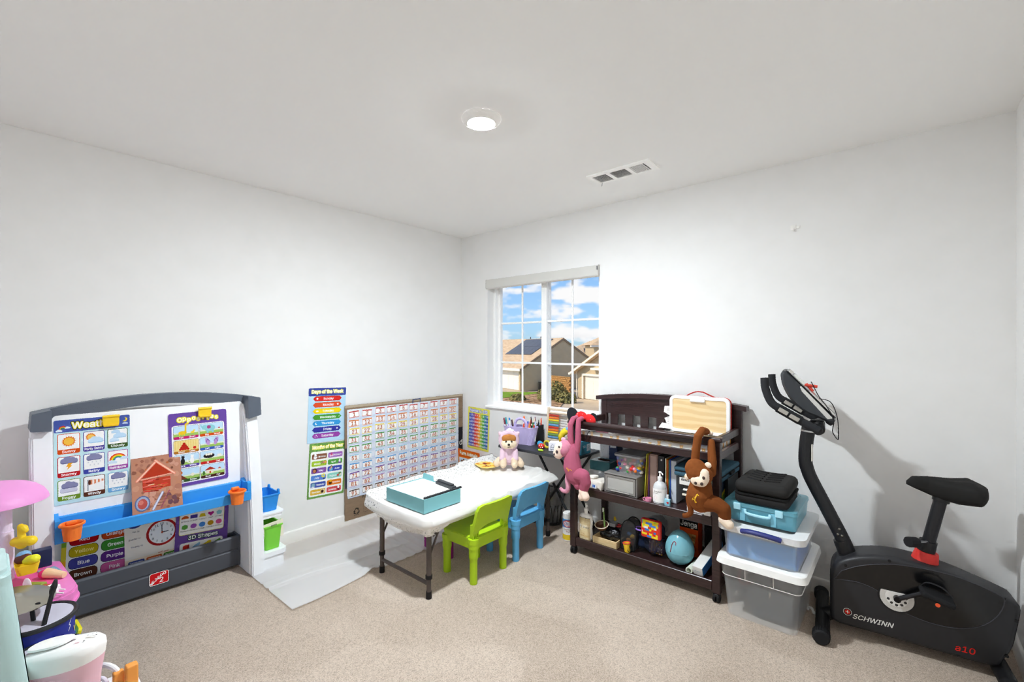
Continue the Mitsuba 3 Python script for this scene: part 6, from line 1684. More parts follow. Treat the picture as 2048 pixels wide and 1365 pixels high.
# the pile at the right of the middle shelf
def slab(name, label, cat, b, col, mat='satin', c=.003):
    k = thing(name, label, cat)
    add('body', cbox(*b, c), mat, col, k, smooth=False)
    return k


slab('white_carton', 'white carton with a grey label at the bottom of the pile behind the brown monkey', 'carton', (2.335, 2.474, -.452, -.20, S1, S1 + .075), '#eceae7')
kk = [k for k in scene if k.startswith('white_carton')][-1].split('__')[0]
p = Print(); p.rect(.085, .040, .030, .014, '#b9babd'); [p.rect(.088 + i * .004, .043, .002, .008, '#55565a') for i in range(6)]; [p.rect(.012, .012 + i * .008, .05, .0015, '#b9b9bd') for i in range(3)]; p.rect(0, .036, .139, .0014, '#d5d3d0')
put_print(p, kk, (2.335, -.452, S1), (1, 0, 0), (0, 0, 1))
slab('small_white_box', 'tiny white box standing before the white carton at the shelf edge', 'box', (2.440, 2.472, -.484, -.454, S1 + .010, S1 + .045), '#f0efec') if False else slab('small_white_box', 'tiny white box on the shelf edge in front of the white carton', 'box', (2.440, 2.474, -.4870, -.4530, S1 + .0095, S1 + .046), '#f0efec')
zt = S1 + .0755
for nm, lb, c, h_, x0, x1, y0, y1 in (('book', 'cream book lying on the white carton', '#e6ddca', .012, 2.30, 2.47, -.43, -.14), ('book', 'black book in the pile above the cream book', '#1d1d20', .018, 2.295, 2.46, -.425, -.14), ('book', 'white book between the two black books of the pile', '#efeeea', .010, 2.305, 2.47, -.43, -.13), ('book', 'thick black book under the white box of the pile', '#232326', .022, 2.30, 2.46, -.42, -.14), ('card_box', 'white box lettered along its side under the blue-grey binder', '#eeece9', .040, 2.285, 2.455, -.43, -.13), ('book', 'pale yellow picture book directly under the blue-grey binder', '#d8c98a', .008, 2.30, 2.5, -.42, -.12)):
    k = slab(nm, lb, {'card_box': 'box'}.get(nm, nm), (x0, x1, y0, y1, zt, zt + h_ - .0005), c, c=.0015)
    if nm == 'book' and h_ > .015: add('page_edges', cbox(x0 - .0005, x0 + .002, y0 + .004, y1 - .004, zt + .003, zt + h_ - .004, .0003), 'paper', '#e4dfd4', k, smooth=False)
    if nm == 'card_box':
        p = Print(); p.rect(.0, .024, .075, .011, '#232428'); [p.rect(.006 + i * .009, .0265, .006, .006, '#d9d6d0') for i in range(7)]; put_print(p, k, (x0 + .012, y0, zt), (1, 0, 0), (0, 0, 1))
    zt += h_
k = thing('zipper_binder', 'blue-grey zippered fabric binder on top of the pile on the middle shelf', 'binder')
for i in range(2):
    add('cover', rbox(2.255, 2.519, -.438, -.082, zt + i * .030, zt + i * .030 + .026, .010), 'cloth_fabric', '#3f5f70', k)
add('zipper', rbox(2.258, 2.516, -.435, -.085, zt + .024, zt + .032, .003), 'rubber', '#15171b', k)
add('grip', rbox(2.519, 2.530, -.30, -.22, zt + .018, zt + .036, .004), 'rubber', '#15171b', k)
k = thing('upright_book', 'navy picture book with a yellow print standing at the right back of the middle shelf', 'book')
add('cover', cbox(2.478, 2.492, -.40, -.12, S1, zt - .004, .0015), 'satin', '#23324a', k, smooth=False)
p = Print(); p.poly([(.02, .03), (.24, .06), (.24, .16), (.03, .10)], '#c9b23a'); p.poly([(.05, .05), (.20, .08), (.2, .13), (.06, .09)], '#6a8a3a'); p.poly([(.02, .01), (.25, .01), (.25, .04), (.03, .025)], '#e9e7e2')
put_print(p, k, (2.492, -.40, S1), (0, 1, 0), (0, 0, 1))
k = thing('dark_binder', 'black binder standing upright at the far right back of the middle shelf', 'binder')
add('cover', cbox(2.496, 2.5115, -.30, -.09, S1 + .001, zt - .006, .0015), 'satin', '#1b1c20', k, smooth=False)

# ---------------------------------------------------------------- bottom shelf
S2 = .1008
k = pump_bottle('lotion_bottle', 'tall white pump bottle of lotion with a beige label on the bottom shelf', 'bottle', [(.044, 0), (.048, .004), (.050, .03), (.046, .075), (.049, .12), (.048, .148), (.045, .158), (.034, .167), (.017, .171), (.0135, .174), (.0135, .190)], 1.668, -.436, S2, '#f2f0ec', '#f2f0ec', sy=.55)
p = Print(); w = .064
p.rr(0, 0, w, .150, .006, '#dcc79a'); p.rect(.0, .128, w, .016, '#23262e'); p.rect(.010, .134, .044, .004, '#b9b4aa'); p.rr(.002, .058, w - .004, .040, .012, '#f3efe6'); p.text('St. Ives', w / 2, .076, .011, '#4a4a4a', maxw=.05); p.rect(.014, .066, .036, .003, '#8a7a62')
p.ell(.02, .034, .016, .012, '#b8925a'); p.ell(.044, .024, .014, .010, '#c9a870'); p.ell(.03, .012, .02, .008, '#e9dcc0')
q = random.Random(1)
for i in range(14): p.ell(q.uniform(.006, .058), q.uniform(.102, .124), .004, .003, q.choice(['#e6d7b4', '#d2ba88']), 8)
a = math.atan2(CAM[1] + .436, CAM[0] - 1.668)
m, c = fine(*p.build((0, 0, 0), (1, 0, 0), (0, 1, 0), 0), .012)
t = -math.pi / 2 - .02 + (m.vertices[:, 0] / w - .5) * 2.0
zz = m.vertices[:, 1]
rr_ = np.interp(zz + .006, [0, .03, .075, .12, .150, .168], [.0485, .050, .0465, .049, .0472, .038]) + .0008 + m.vertices[:, 2]
add('label', trimesh.Trimesh(np.stack([1.668 + rr_ * np.cos(t), -.436 + rr_ * .55 * np.sin(t) - .0004, S2 + .004 + zz], 1), m.faces, process=False), 'satin', parent=k, colors=c)

wt_ = thing('wooden_tray', 'shallow pale wooden tray of odds and ends on the bottom shelf', 'tray')
for nm, b in (('front_board', (1.730, 1.900, -.458, -.450, S2, S2 + .046)), ('end_board', (1.892, 1.900, -.450, -.26, S2, S2 + .046)), ('end_board', (1.730, 1.738, -.450, -.26, S2, S2 + .046)), ('rear_board', (1.730, 1.900, -.268, -.26, S2, S2 + .046)), ('base', (1.738, 1.892, -.45, -.268, S2, S2 + .006))):
    add(nm, cbox(*b, .0015), 'tray_wood', None, wt_, smooth=False)
k = thing('black_bag', 'shiny crumpled black bag heaped in the pale wooden tray', 'bag')
m = blob([[(1.775, -.37, S2 + .05, .036), (1.85, -.36, S2 + .055, .036)], [(1.86, -.33, S2 + .085, .026), (1.82, -.31, S2 + .08, .03)], [(1.785, -.31, S2 + .075, .026)]], .008, 2)
m.vertices += (meshkit.noise(m.vertices * 50, 3)[:, None] - .5) * m.vertex_normals * .022
add('film', m, 'gloss', '#16161a', k, smooth=40)
k = thing('brown_bowl', 'brown bowl with a cream rim tilted in the wooden tray', 'bowl')
bm_ = lathe([(.018, 0), (.034, .014), (.044, .034), (.041, .035), (.03, .016), (.001, .008)], 24)
add('body', move(bm_, 1.772, -.405, S2 + .082, rx=16), 'satin', '#5c3a28', k)
add('rim', move(tube([(.0435 * math.cos(t), .0435 * math.sin(t), .035) for t in np.arange(24) * math.pi / 12], .003, 6, closed=True), 1.772, -.405, S2 + .082, rx=16), 'satin', '#d8cbb4', k)
k = thing('toothbrush', 'green toothbrush standing out of the brown bowl', 'toothbrush')
add('handle', tube(spline([(1.785, -.40, S2 + .10), (1.776, -.39, S2 + .15), (1.764, -.38, S2 + .215)], 5), .0055, 8), 'satin', '#7a9a52', k)
add('bristles', move(cbox(-.005, .005, -.010, -.002, 0, .024, .001), 1.767, -.38, S2 + .19), 'satin', '#dfe5d6', k, smooth=False)
k = thing('soap_dish', 'small grey plastic dish on the black bag', 'dish')
tray_box('body', 1.800, 1.852, -.385, -.34, S2 + .105, S2 + .128, .002, 'satin', '#85888d', k, .005, .006)
k = thing('yellow_duck', 'tiny yellow toy behind the grey dish', 'toy')
add('body', blob([[(1.815, -.315, S2 + .13, .010)], [(1.815, -.318, S2 + .144, .007)]], .004, 2), 'satin', '#e9c62a', k, smooth=True)
k = thing('red_clip', 'red plastic clip lying on the black bag', 'clip')
add('jaw', cat_(move(rbox(1.850, 1.892, -.365, -.355, S2 + .106, S2 + .116, .003), ry=-10, c=(1.87, 0, S2 + .11)), move(rbox(1.854, 1.892, -.356, -.347, S2 + .112, S2 + .122, .003), ry=8, c=(1.87, 0, S2 + .11))), 'satin', '#a8262a', k)

k = thing('mesh_pouch', 'grey see-through mesh pouch with black piping beside the wooden tray', 'pouch')
pp = [(1.912, S2 + .004), (1.995, S2 + .004), (2.012, S2 + .10), (2.0, S2 + .175), (1.955, S2 + .19), (1.918, S2 + .15), (1.905, S2 + .06)]
add('mesh', prism_y(sg.Polygon(pp).buffer(-.004).buffer(.004), -.415, -.345), 'grey_mesh', None, k, smooth=25)
for y in (-.415, -.345):
    add('piping', tube(spline([(a, y, b) for a, b in pp + pp[:1]], 5), .0035, 6), 'cloth_fabric', '#19191c', k)
for i, (c, x, z) in enumerate((('#c98a3a', 1.945, .05), ('#7a3a2a', 1.965, .035), ('#3f6a9a', 1.95, .09), ('#d8b03a', 1.97, .08))):
    kk = thing('pouch_toy', f'{["ochre", "rust brown", "blue", "yellow"][i]} small toy inside the grey mesh pouch', 'toy')
    add('body', ball(x, -.38, S2 + z, .017, .012, .015), 'satin', c, kk, smooth=True)
k = thing('yellow_cup', 'yellow tapered toy cup with a red rim before the mesh pouch', 'toy cup')
add('body', move(lathe([(.015, 0), (.017, .002), (.022, .058), (.020, .058), (.014, .004), (.001, .003)], 20), 1.968, -.442, S2, ry=-7), 'satin', '#ecc22e', k)
add('rim', move(tube([(.022 * math.cos(t), .022 * math.sin(t), .058) for t in np.arange(20) * math.pi / 10], .003, 6, closed=True), 1.968, -.442, S2, ry=-7), 'satin', '#dd4a3a', k)
add('strap', tube(spline([(1.985, -.455, S2 + .045), (2.0, -.462, S2 + .03), (1.992, -.468, S2 + .016), (1.978, -.465, S2 + .026)], 5), .002, 6), 'rubber', '#1b1b1d', k)
k = thing('navy_pouch', 'navy drawstring pouch with a lilac ring between the mesh pouch and the block bag', 'pouch')
m = blob([[(2.032, -.37, S2 + .05, .030), (2.035, -.36, S2 + .12, .026), (2.035, -.355, S2 + .15, .015)]], .007, 3)
m.vertices += (meshkit.noise(m.vertices * 40, 1)[:, None] - .5) * m.vertex_normals * .01
add('cloth', m, 'cloth_fabric', '#172036', k, smooth=True)
add('ring', move(tube([(.030 * math.cos(t), .018 * math.sin(t), 0) for t in np.arange(22) * math.pi / 11], .005, 8, closed=True), 2.032, -.402, S2 + .152, rx=14), 'satin', '#8a6ac4', k)

k = thing('net_bag', 'navy net bag with a strap holding a bag of building blocks on the bottom shelf', 'net bag')
m = blob([[(2.11, -.36, S2 + .055, .052), (2.115, -.35, S2 + .15, .052)], [(2.15, -.36, S2 + .06, .046)], [(2.085, -.36, S2 + .06, .046)]], .008, 4)
add('net', m, 'navy_mesh', None, k, smooth=True)
add('band', tube([(2.116 + .076 * math.cos(t), -.352 + .062 * math.sin(t), S2 + .115 - .010 * math.sin(t)) for t in np.arange(26) * math.pi / 13], .005, 8, closed=True, flat=.5), 'cloth_fabric', '#131a30', k)
add('strap', tube(spline([(2.075, -.40, S2 + .19), (2.085, -.405, S2 + .225), (2.13, -.41, S2 + .235), (2.17, -.405, S2 + .21), (2.185, -.40, S2 + .16)], 6), .006, 8, flat=.4), 'cloth_fabric', '#1a2238', k)
k = thing('block_bag', 'red and yellow printed bag of toy blocks sticking out of the navy net bag', 'bag')
add('body', rbox(2.048, 2.172, -.432, -.398, S2 + .118, S2 + .232, .012), 'satin', '#d8352c', k)
p = Print(); q = random.Random(21)
for r in range(8):
    x = -.01
    while x < .10:
        ww = q.choice([.014, .02, .028]); p.rect(max(0, x), .004 + r * .0128, min(ww, .104 - max(0, x)), .0126, q.choice(['#e2392c', '#efcf2e', '#4a79c4', '#d8442f', '#f0d640', '#e6e2da'] if r < 5 else ['#efd23a', '#b9cc3a', '#e8c22e', '#5a86c8'])); x += ww
put_print(p, k, (2.058, -.432, S2 + .122), (1, 0, 0), (0, 0, 1), .001)
k = thing('block_pack', 'second printed pack of toy blocks in the bottom of the navy net bag', 'bag')
add('body', rbox(2.075, 2.165, -.378, -.34, S2 + .010, S2 + .10, .010), 'satin', '#8a2a34', k)
p = Print()
for i in range(6):
    for j in range(8): p.rect(.004 + j * .0105, .006 + i * .0138, .0075, .0105, q.choice(['#e6c23a', '#efe9e0', '#d8a23a', '#e8e2da', '#c8b03a', '#8a2a34', '#3f5fae']))
put_print(p, k, (2.077, -.378, S2 + .010), (1, 0, 0), (0, 0, 1), .001)
k = thing('clear_bag', 'grey translucent plastic bag behind the navy pouch', 'bag')
m = blob([[(1.99, -.22, S2 + .10, .05), (2.07, -.22, S2 + .13, .06)], [(2.04, -.21, S2 + .05, .05)]], .010, 3)
m.vertices += (meshkit.noise(m.vertices * 35, 3)[:, None] - .5) * m.vertex_normals * .02
add('film', m, 'dark_film', None, k, smooth=40)

eg = thing('toy_egg', 'large glossy light blue toy egg with a candy-cane sticker on the bottom shelf', 'egg')
EXc, EYc = 2.268, -.378
prof = []
for a in np.linspace(-math.pi / 2, math.pi / 2, 26):
    z = math.sin(a); r = math.cos(a) * (1 - .16 * z) * .079
    prof.append((r, .098 + .098 * z))
seam = next(i for i, q_ in enumerate(prof) if q_[1] > .078)
add('lower_shell', lathe(prof[:seam + 1], 40, EXc, EYc, S2), 'gloss', '#74b0be', eg, smooth=60)
add('upper_shell', lathe([(prof[seam][0] + .001, prof[seam][1])] + [(r + .001, h) for r, h in prof[seam + 1:]], 40, EXc, EYc, S2 + .0008), 'gloss', '#78b5c3', eg, smooth=60)
em = lathe([(r + .001, h) for r, h in prof], 40, EXc, EYc, S2)
for cc, rr0 in (('#2f3a4a', .0052), ('#e07a86', .0032)):
    pts_ = []
    for x, z in spline([(-.026, .088), (-.022, .11), (-.017, .135), (-.008, .148), (.002, .143), (.003, .132)], 5):
        y = front_y(em, EXc + x, S2 + z)
        pts_.append((EXc + x, (y if y is not None else EYc - .07) - (.0008 if rr0 < .004 else 0), S2 + z))
    add('sticker', tube(pts_, rr0, 8, flat=.35 if rr0 > .004 else .8), 'satin', cc, eg)

k = thing('block_game_box', 'orange and black box of a wooden block tower game behind the blue egg', 'game box')
add('body', cbox(2.215, 2.325, -.235, -.155, S2, S2 + .225, .002), 'satin', '#d2501f', k, smooth=False)
p = Print(); p.rect(0, .165, .11, .06, '#1d1a18'); p.text('Jenga', .055, .176, .032, '#f2efe9', maxw=.098); p.rect(0, 0, .11, .165, '#d8541f')
q = random.Random(5)
for r in range(9):
    for j in range(3): p.poly([(.012 + j * .022 + r * .0025, .02 + r * .013), (.034 + j * .022 + r * .0025, .016 + r * .013), (.034 + j * .022 + r * .0025, .028 + r * .013), (.012 + j * .022 + r * .0025, .032 + r * .013)], q.choice(['#c9a26a', '#b58a50', '#d8b880', '#8a6238']))
p.poly(sg.Point(.082, .05).buffer(.018).difference(sg.Point(.082, .05).buffer(.010)), '#b5481a')
put_print(p, k, (2.215, -.235, S2), (1, 0, 0), (0, 0, 1))
k = thing('black_tote', 'black folded tote bag in the right back corner of the bottom shelf', 'bag')
m = rbox(2.345, 2.47, -.20, -.10, S2, S2 + .235, .02).subdivide_to_size(.02); m.vertices += (meshkit.noise(m.vertices * 22, 3)[:, None] - .5) * m.vertex_normals * .012
m.vertices[:, 2] = np.maximum(m.vertices[:, 2], S2)
add('cloth', m, 'cloth_fabric', '#17171a', k, smooth=40)
k = thing('wrap_carton', 'long white and blue kitchen wrap carton slanting up on the bottom shelf', 'carton')
o = np.array([2.372, -.452, S2 + .004]); vdir = np.array([.035, .245, .085]); vl = np.linalg.norm(vdir); vdir /= vl
ud = np.array([1.0, -.12, 0]); ud /= np.linalg.norm(ud); wdn = np.cross(ud, vdir)
add('body', frame(cbox(0, .056, 0, vl, 0, .052, .001), o + [0, 0, .0], ud, vdir, wdn), 'satin', '#e4e3e0', k, smooth=False)
add('side_print', frame(cbox(.0562, .0572, .002, vl - .002, .002, .05, .0003), o, ud, vdir, wdn), 'satin', '#2f74b8', k, smooth=False)
add('seam_line', frame(cbox(.008, .046, -.0008, .0, .024, .026, .0002), o, ud, vdir, wdn), 'satin', '#8fa0b4', k, smooth=False)
k = thing('paper_roll', 'pale rolled-up poster tube lying beside the wrap carton', 'paper roll')
a_, b_ = np.array([2.352, -.468, S2 + .019]), np.array([2.358, -.30, S2 + .019])
rings = []
cA, sA = np.array([1.0, 0, 0]), np.array([0, 0, 1.0])
for P0, r in ((a_, .013), (a_, .0185), (b_, .0185), (b_, .013)):
    rings.append([P0 + r * (math.cos(t) * cA + math.sin(t) * sA) for t in np.arange(24) * math.pi / 12])
add('tube', ring_mesh(np.array(rings), caps=False, closed=True), 'satin', '#d6dccd', k, smooth=40)
# ---------------------------------------------------------------- stacked boxes right of the cart
BR = 1.2
b1 = thing('storage_bin', 'large clear storage bin with a white lid at the bottom of the stack', 'storage bin')
def tub_rings(x0, x1, y0, y1, levels, r=.03):
    return [[(x, y, z) for x, y in list(rrect(x0 - g, y0 - g, x1 + g, y1 + g, r, 5).exterior.coords)[:-1]] for z, g in levels]
bx0, bx1, by0, by1 = 2.575, 2.880, -.545, -.125
add('body', ring_mesh(np.array(tub_rings(bx0, bx1, by0, by1, [(.001, 0), (.20, .018), (.215, .024), (.287, .030), (.287, .0275), (.216, .0215), (.199, .0155), (.004, -.003)]))), 'clear_plastic', None, b1, smooth=30)
add('rib_line', tube([(x, y, .208) for x, y in list(rrect(bx0 - .023, by0 - .023, bx1 + .023, by1 + .023, .03, 5).exterior.coords)[:-1]], .0022, 6, closed=True), 'satin', '#dcdcda', b1)
for x in (2.665, 2.79):
    add('rib_line', tube([(x, by0 - .025, .208), (x, by0 - .030, .285)], .002, 6), 'satin', '#dcdcda', b1)
add('lid', cat_(ring_mesh(np.array(tub_rings(bx0, bx1, by0, by1, [(.270, .050), (.300, .044), (.306, .036), (.306, .012), (.298, .006), (.296, .0)], .045))),), 'satin', '#efefed', b1, smooth=30)
k = thing('dark_case', 'dark grey case with a bright latch standing inside the large clear bin', 'case')
add('body', rbox(2.668, 2.868, -.505, -.16, .008, .275, .03), 'satin', '#3d4145', k)
add('latch', rbox(2.757, 2.769, -.511, -.504, .130, .155, .003), 'metal', '#b9b4a8', k)
k = thing('ring_toy', 'black and red wheel toy inside the left of the large clear bin', 'toy')
add('tyre', move(tube([(.085 * math.cos(t), 0, .085 * math.sin(t)) for t in np.arange(28) * math.pi / 14], .017, 10, closed=True), 2.622, -.36, .155, rz=62), 'rubber', '#26272a', k)
add('hub', move(tube([(.060 * math.cos(t), 0, .060 * math.sin(t)) for t in np.arange(24) * math.pi / 12], .007, 8, closed=True), 2.624, -.365, .155, rz=62), 'satin', '#c23a3a', k)
k = thing('clear_ball', 'pale clear toy piece inside the red ring in the large clear bin', 'toy')
add('body', ball(2.630, -.37, .150, .012, .035, .038, 2), 'satin', '#b7b3b4', k, smooth=True)

b2 = thing('file_bin', 'clear latch-top box with a navy handle and light blue folders on the large bin', 'storage bin')
cx0_, cx1_, cy0_, cy1_ = 2.568, 2.888, -.555, -.13
Z2 = .3065
add('body', ring_mesh(np.array(tub_rings(cx0_, cx1_, cy0_, cy1_, [(Z2, 0), (Z2 + .140, .012), (Z2 + .140, .0095), (Z2 + .004, -.003)]))), 'clear_plastic', None, b2, smooth=30)
lidp = rrect(cx0_ - .034, cy0_ - .034, cx1_ + .034, cy1_ + .034, .045, 6)
add('lid_rim', move(poly_mesh(lidp.difference(rrect(cx0_ + .02, cy0_ + .03, cx1_ - .02, cy1_ - .02, .03, 5)), .030), z=Z2 + .136), 'satin', '#d9dadb', b2, smooth=25)
add('lid_window', move(poly_mesh(rrect(cx0_ + .018, cy0_ + .028, cx1_ - .018, cy1_ - .018, .03, 5), .003), z=Z2 + .150), 'clear_plastic', None, b2, smooth=25)
add('handle', tube(spline([(2.655, cy0_ - .036, Z2 + .152), (2.69, cy0_ - .046, Z2 + .160), (2.74, cy0_ - .049, Z2 + .161), (2.79, cy0_ - .046, Z2 + .157), (2.825, cy0_ - .036, Z2 + .149)], 5), .015, 12, flat=.8), 'satin', '#2b3272', b2)
k = thing('file_folders', 'light blue expanding file standing inside the latch-top box', 'file')
add('front', cbox(2.580, 2.878, -.543, -.535, Z2 + .005, Z2 + .110, .002), 'satin', '#5c97cf', k, smooth=False)
for i, (c, h_) in enumerate((('#d9d3c2', .126), ('#e9e4d4', .122), ('#d5d6cf', .128), ('#c8cdd2', .118), ('#e5d9c4', .125), ('#bcd0e4', .12))):
    add('divider', cbox(2.582, 2.876, -.53 + i * .065, -.526 + i * .065, Z2 + .005, Z2 + h_, .001), 'paper', c, k, smooth=False)
for x in (2.574, 2.880): add('side', cbox(x, x + .004, -.54, -.2, Z2 + .005, Z2 + .110, .001), 'satin', '#4a76b8', k, smooth=False)
k = thing('pink_note', 'pale pink paper lying on the files inside the latch-top box', 'paper')
add('sheet', cbox(2.60, 2.66, -.525, -.44, Z2 + .129, Z2 + .1305, .0004), 'paper', '#e9b9bd', k, smooth=False)

b3 = thing('teal_case', 'translucent teal plastic carry case with pale latches on the latch-top box', 'case')
Z3 = Z2 + .167
tx0, tx1, ty0, ty1 = 2.552, 2.868, -.488, -.14
add('body', ring_mesh(np.array(tub_rings(tx0, tx1, ty0, ty1, [(Z3, 0), (Z3 + .078, .006), (Z3 + .078, .003), (Z3 + .004, -.003)], .018))), 'teal_plastic', None, b3, smooth=30)
add('lid', ring_mesh(np.array(tub_rings(tx0, tx1, ty0, ty1, [(Z3 + .076, .010), (Z3 + .092, .008), (Z3 + .096, .002), (Z3 + .096, -.02), (Z3 + .093, -.022)], .02))), 'teal_plastic', None, b3, smooth=30)
for x in (2.610, 2.800): add('latch', rbox(x - .017, x + .017, ty0 - .016, ty0 - .004, Z3 + .058, Z3 + .092, .004), 'satin', '#aadcea', b3)
add('handle', tube(spline([(2.648, ty0 - .010, Z3 + .066), (2.66, ty0 - .018, Z3 + .050), (2.75, ty0 - .018, Z3 + .048), (2.762, ty0 - .010, Z3 + .064)], 5), .007, 8), 'satin', '#a8dcec', b3)
for x in (2.635, 2.775): add('rib', cbox(x - .012, x + .012, ty0 - .006, ty0 - .001, Z3 + .004, Z3 + .07, .001), 'satin', '#7fc0d4', b3, smooth=False)
for i, (c, x0, x1, y0, y1) in enumerate((('#2a6f96', 2.57, 2.70, -.46, -.2), ('#9fb8a4', 2.72, 2.80, -.44, -.25), ('#3b86a6', 2.80, 2.85, -.47, -.2))):
    k = thing('craft_supply', f'{["dark blue", "sage green", "mid blue"][i]} craft packet inside the translucent teal case', 'packet')
    add('packet', cbox(x0, x1, y0, y1, Z3 + .006, Z3 + .05, .003), 'satin', c, k, smooth=False)
b4 = thing('black_case', 'black zippered hard case with moulded chevrons on top of the teal case', 'case')
Z4 = Z3 + .0968
qx0, qx1, qy0, qy1 = 2.596, 2.842, -.505, -.212
top_ = rbox(qx0, qx1, qy0, qy1, Z4 + .045, Z4 + .118, .032).subdivide_to_size(.02)
add('lower_shell', rbox(qx0, qx1, qy0, qy1, Z4, Z4 + .052, .022), 'rubber', '#201f1f', b4)
add('upper_shell', rbox(qx0 - .001, qx1 + .001, qy0 - .001, qy1 + .001, Z4 + .05, Z4 + .118, .030), 'rubber', '#242322', b4)
add('zipper', move(poly_mesh(rrect(qx0 - .003, qy0 - .003, qx1 + .003, qy1 + .003, .034, 5), .007), z=Z4 + .046), 'rubber', '#151515', b4)
add('zip_pull', cat_(rbox(qx1 + .002, qx1 + .007, -.30, -.29, Z4 + .030, Z4 + .05, .002)), 'metal', '#a9a9ac', b4)
for i in range(5):
    for s in (-1, 1):
        a = np.array([2.719 + s * .008, -.46 + i * .045, Z4 + .1178]); b = a + np.array([s * .065, .030, 0])
        add('chevron', tube([a, b], .0065, 8, flat=1), 'rubber', '#1b1a1a', b4)
k = thing('cable_clip', 'white plastic cable clip lying on the carpet beside the large clear bin', 'clip')
add('hook', tube(spline([(2.885, -.255, .008), (2.893, -.250, .020), (2.908, -.262, .022), (2.914, -.272, .010), (2.925, -.268, .012), (2.927, -.262, .026)], 5), .0065, 8, flat=1), 'satin', '#f0efec', k)
add('block', rbox(2.872, 2.886, -.225, -.205, 0.0, .018, .003), 'satin', '#efeeea', k)

# ---------------------------------------------------------------- exercise bike
eb_ = thing('exercise_bike', 'black upright exercise bike with a red seat collar along the window wall', 'exercise bike')
BO, BS, BL, UZ = np.array([3.003, -.313, 0]), np.array([.99404, .109, 0]), np.array([.109, -.99404, 0]), np.array([0, 0, 1.0])


def bike(poly, l0, l1): return frame(poly_mesh(poly, l1 - l0), BO + BL * l0, BS, UZ, BL)   # outline in (along, up), thickness across


def bp(s, z, l=0.0): return BO + BS * s + BL * l + UZ * z


shell = sg.Polygon(spline([(-.016, .06), (-.017, .20), (-.014, .28), (-.004, .325), (.028, .362), (.10, .398), (.20, .420), (.30, .418), (.40, .402), (.50, .372), (.585, .342), (.612, .328), (.620, .300), (.610, .22), (.596, .14), (.570, .08), (.545, .045), (.40, .042), (.20, .046), (.02, .046)], 5)).buffer(0)
blk = '#1c1c1f'
lay = [(-.080, .022), (-.072, .010), (-.058, .002), (.058, .002), (.072, .010), (.080, .022)]
rings = []
ex = shapely.segmentize(shell.exterior, .02)
nn = 110
for l, g in lay:
    r = shell.buffer(-g).exterior
    c0 = r.project(sg.Point(-.016, .15))
    L0 = r.length
    ccw = r.is_ccw
    pts = [r.interpolate((c0 + (t if ccw else -t) * L0) % L0) for t in np.linspace(0, 1, nn, endpoint=False)]
    rings.append([bp(q.x, q.y, l) for q in pts])
sm = ring_mesh(np.array(rings))
sm.fix_normals()
sh_ = add('shell', sm, 'satin', '#262629', eb_, smooth=40)
eye = sg.Polygon(spline([(.0, .262), (.05, .270), (.10, .272), (.161, .255), (.20, .215), (.238, .192), (.326, .170), (.416, .172), (.495, .205), (.545, .262), (.567, .325), (.555, .352), (.48, .380), (.40, .396), (.30, .398), (.20, .386), (.10, .352), (.03, .310)], 4)).buffer(0)
add('side_recess', bike(eye, .079, .0812), 'gloss', '#0d0d0f', sh_, smooth=False)
add('recess_edge', tube([bp(x, z, .0815) for x, z in list(eye.exterior.coords)[:-1]], .0022, 6, closed=True), 'satin', '#34343a', sh_)
add('seam', tube([bp(x, z, .075 if i else .077) for i, (x, z) in enumerate([(.572, .345), (.566, .33)])], .002, 6), 'satin', '#101012', sh_)
fc = (.230, .245)
fly = sg.Point(*fc).buffer(.060, quad_segs=14).intersection(sg.box(0, 0, 1, .268))
hub = add('crank_disc', bike(fly, .0812, .0855), 'satin', '#c9c6c1', eb_, smooth=False)
add('inner_disc', bike(sg.Point(*fc).buffer(.040, quad_segs=12).intersection(sg.box(0, 0, 1, .268)), .0855, .0875), 'satin', '#e3e1dd', hub, smooth=False)
for i in range(8):
    a = math.radians(200 + i * 34)
    s_, z_ = fc[0] + .032 * math.cos(a), fc[1] + .032 * math.sin(a)
    if z_ < .262: add('disc_hole', bike(sg.Point(s_, z_).buffer(.0055, quad_segs=4), .0875, .0880), 'satin', '#2a2a2c', hub, smooth=False)
add('disc_rim', tube([bp(fc[0] + .063 * math.cos(t), fc[1] + .063 * math.sin(t), .0825) for t in np.linspace(math.radians(160), math.radians(380), 24)], .0035, 8), 'satin', '#141416', hub)
pc_ = np.array([.345, .322])
add('crank_arm', tube([bp(fc[0], fc[1], .098), bp(*pc_, .112)], .0095, 10), 'metal', '#3a3a3d', eb_)
add('crank_hub', cyl(bp(*fc, .085), bp(*fc, .108), .013), 'metal', '#29292c', eb_)
pd_ = add('pedal', frame(rbox(-.055, .055, -.045, .045, -.012, .012, .010), bp(.352, .318, .155), BS * .966 - UZ * .26, BL, UZ * .966 + BS * .26), 'rubber', '#1a1a1c', eb_)
add('reflector', bike(sg.Point(.348, .303).buffer(.008, quad_segs=4), .2005, .2025), 'satin', '#e2552c', pd_, smooth=False)
add('strap', tube(spline([bp(.305, .335, .125), bp(.325, .362, .135), bp(.37, .358, .15), bp(.402, .33, .16)], 5), .008, 8, flat=.35), 'rubber', '#202022', pd_)
add('far_crank', tube([bp(fc[0], fc[1], -.098), bp(.115, .175, -.112)], .0095, 10), 'metal', '#3a3a3d', eb_)
add('far_pedal', frame(rbox(-.055, .055, -.045, .045, -.012, .012, .010), bp(.11, .172, -.155), BS, BL, UZ), 'rubber', '#1a1a1c', eb_)
for s_, z_ in ((.045, .338), (.205, .402), (.556, .322), (.602, .262), (.575, .110), (.43, .062)):
    add('screw', bike(sg.Point(s_, z_).buffer(.006, quad_segs=4), .0795 if s_ < .59 and z_ > .12 else .072, .0822 if s_ < .59 and z_ > .12 else .0795), 'satin', '#08080a', sh_, smooth=False)
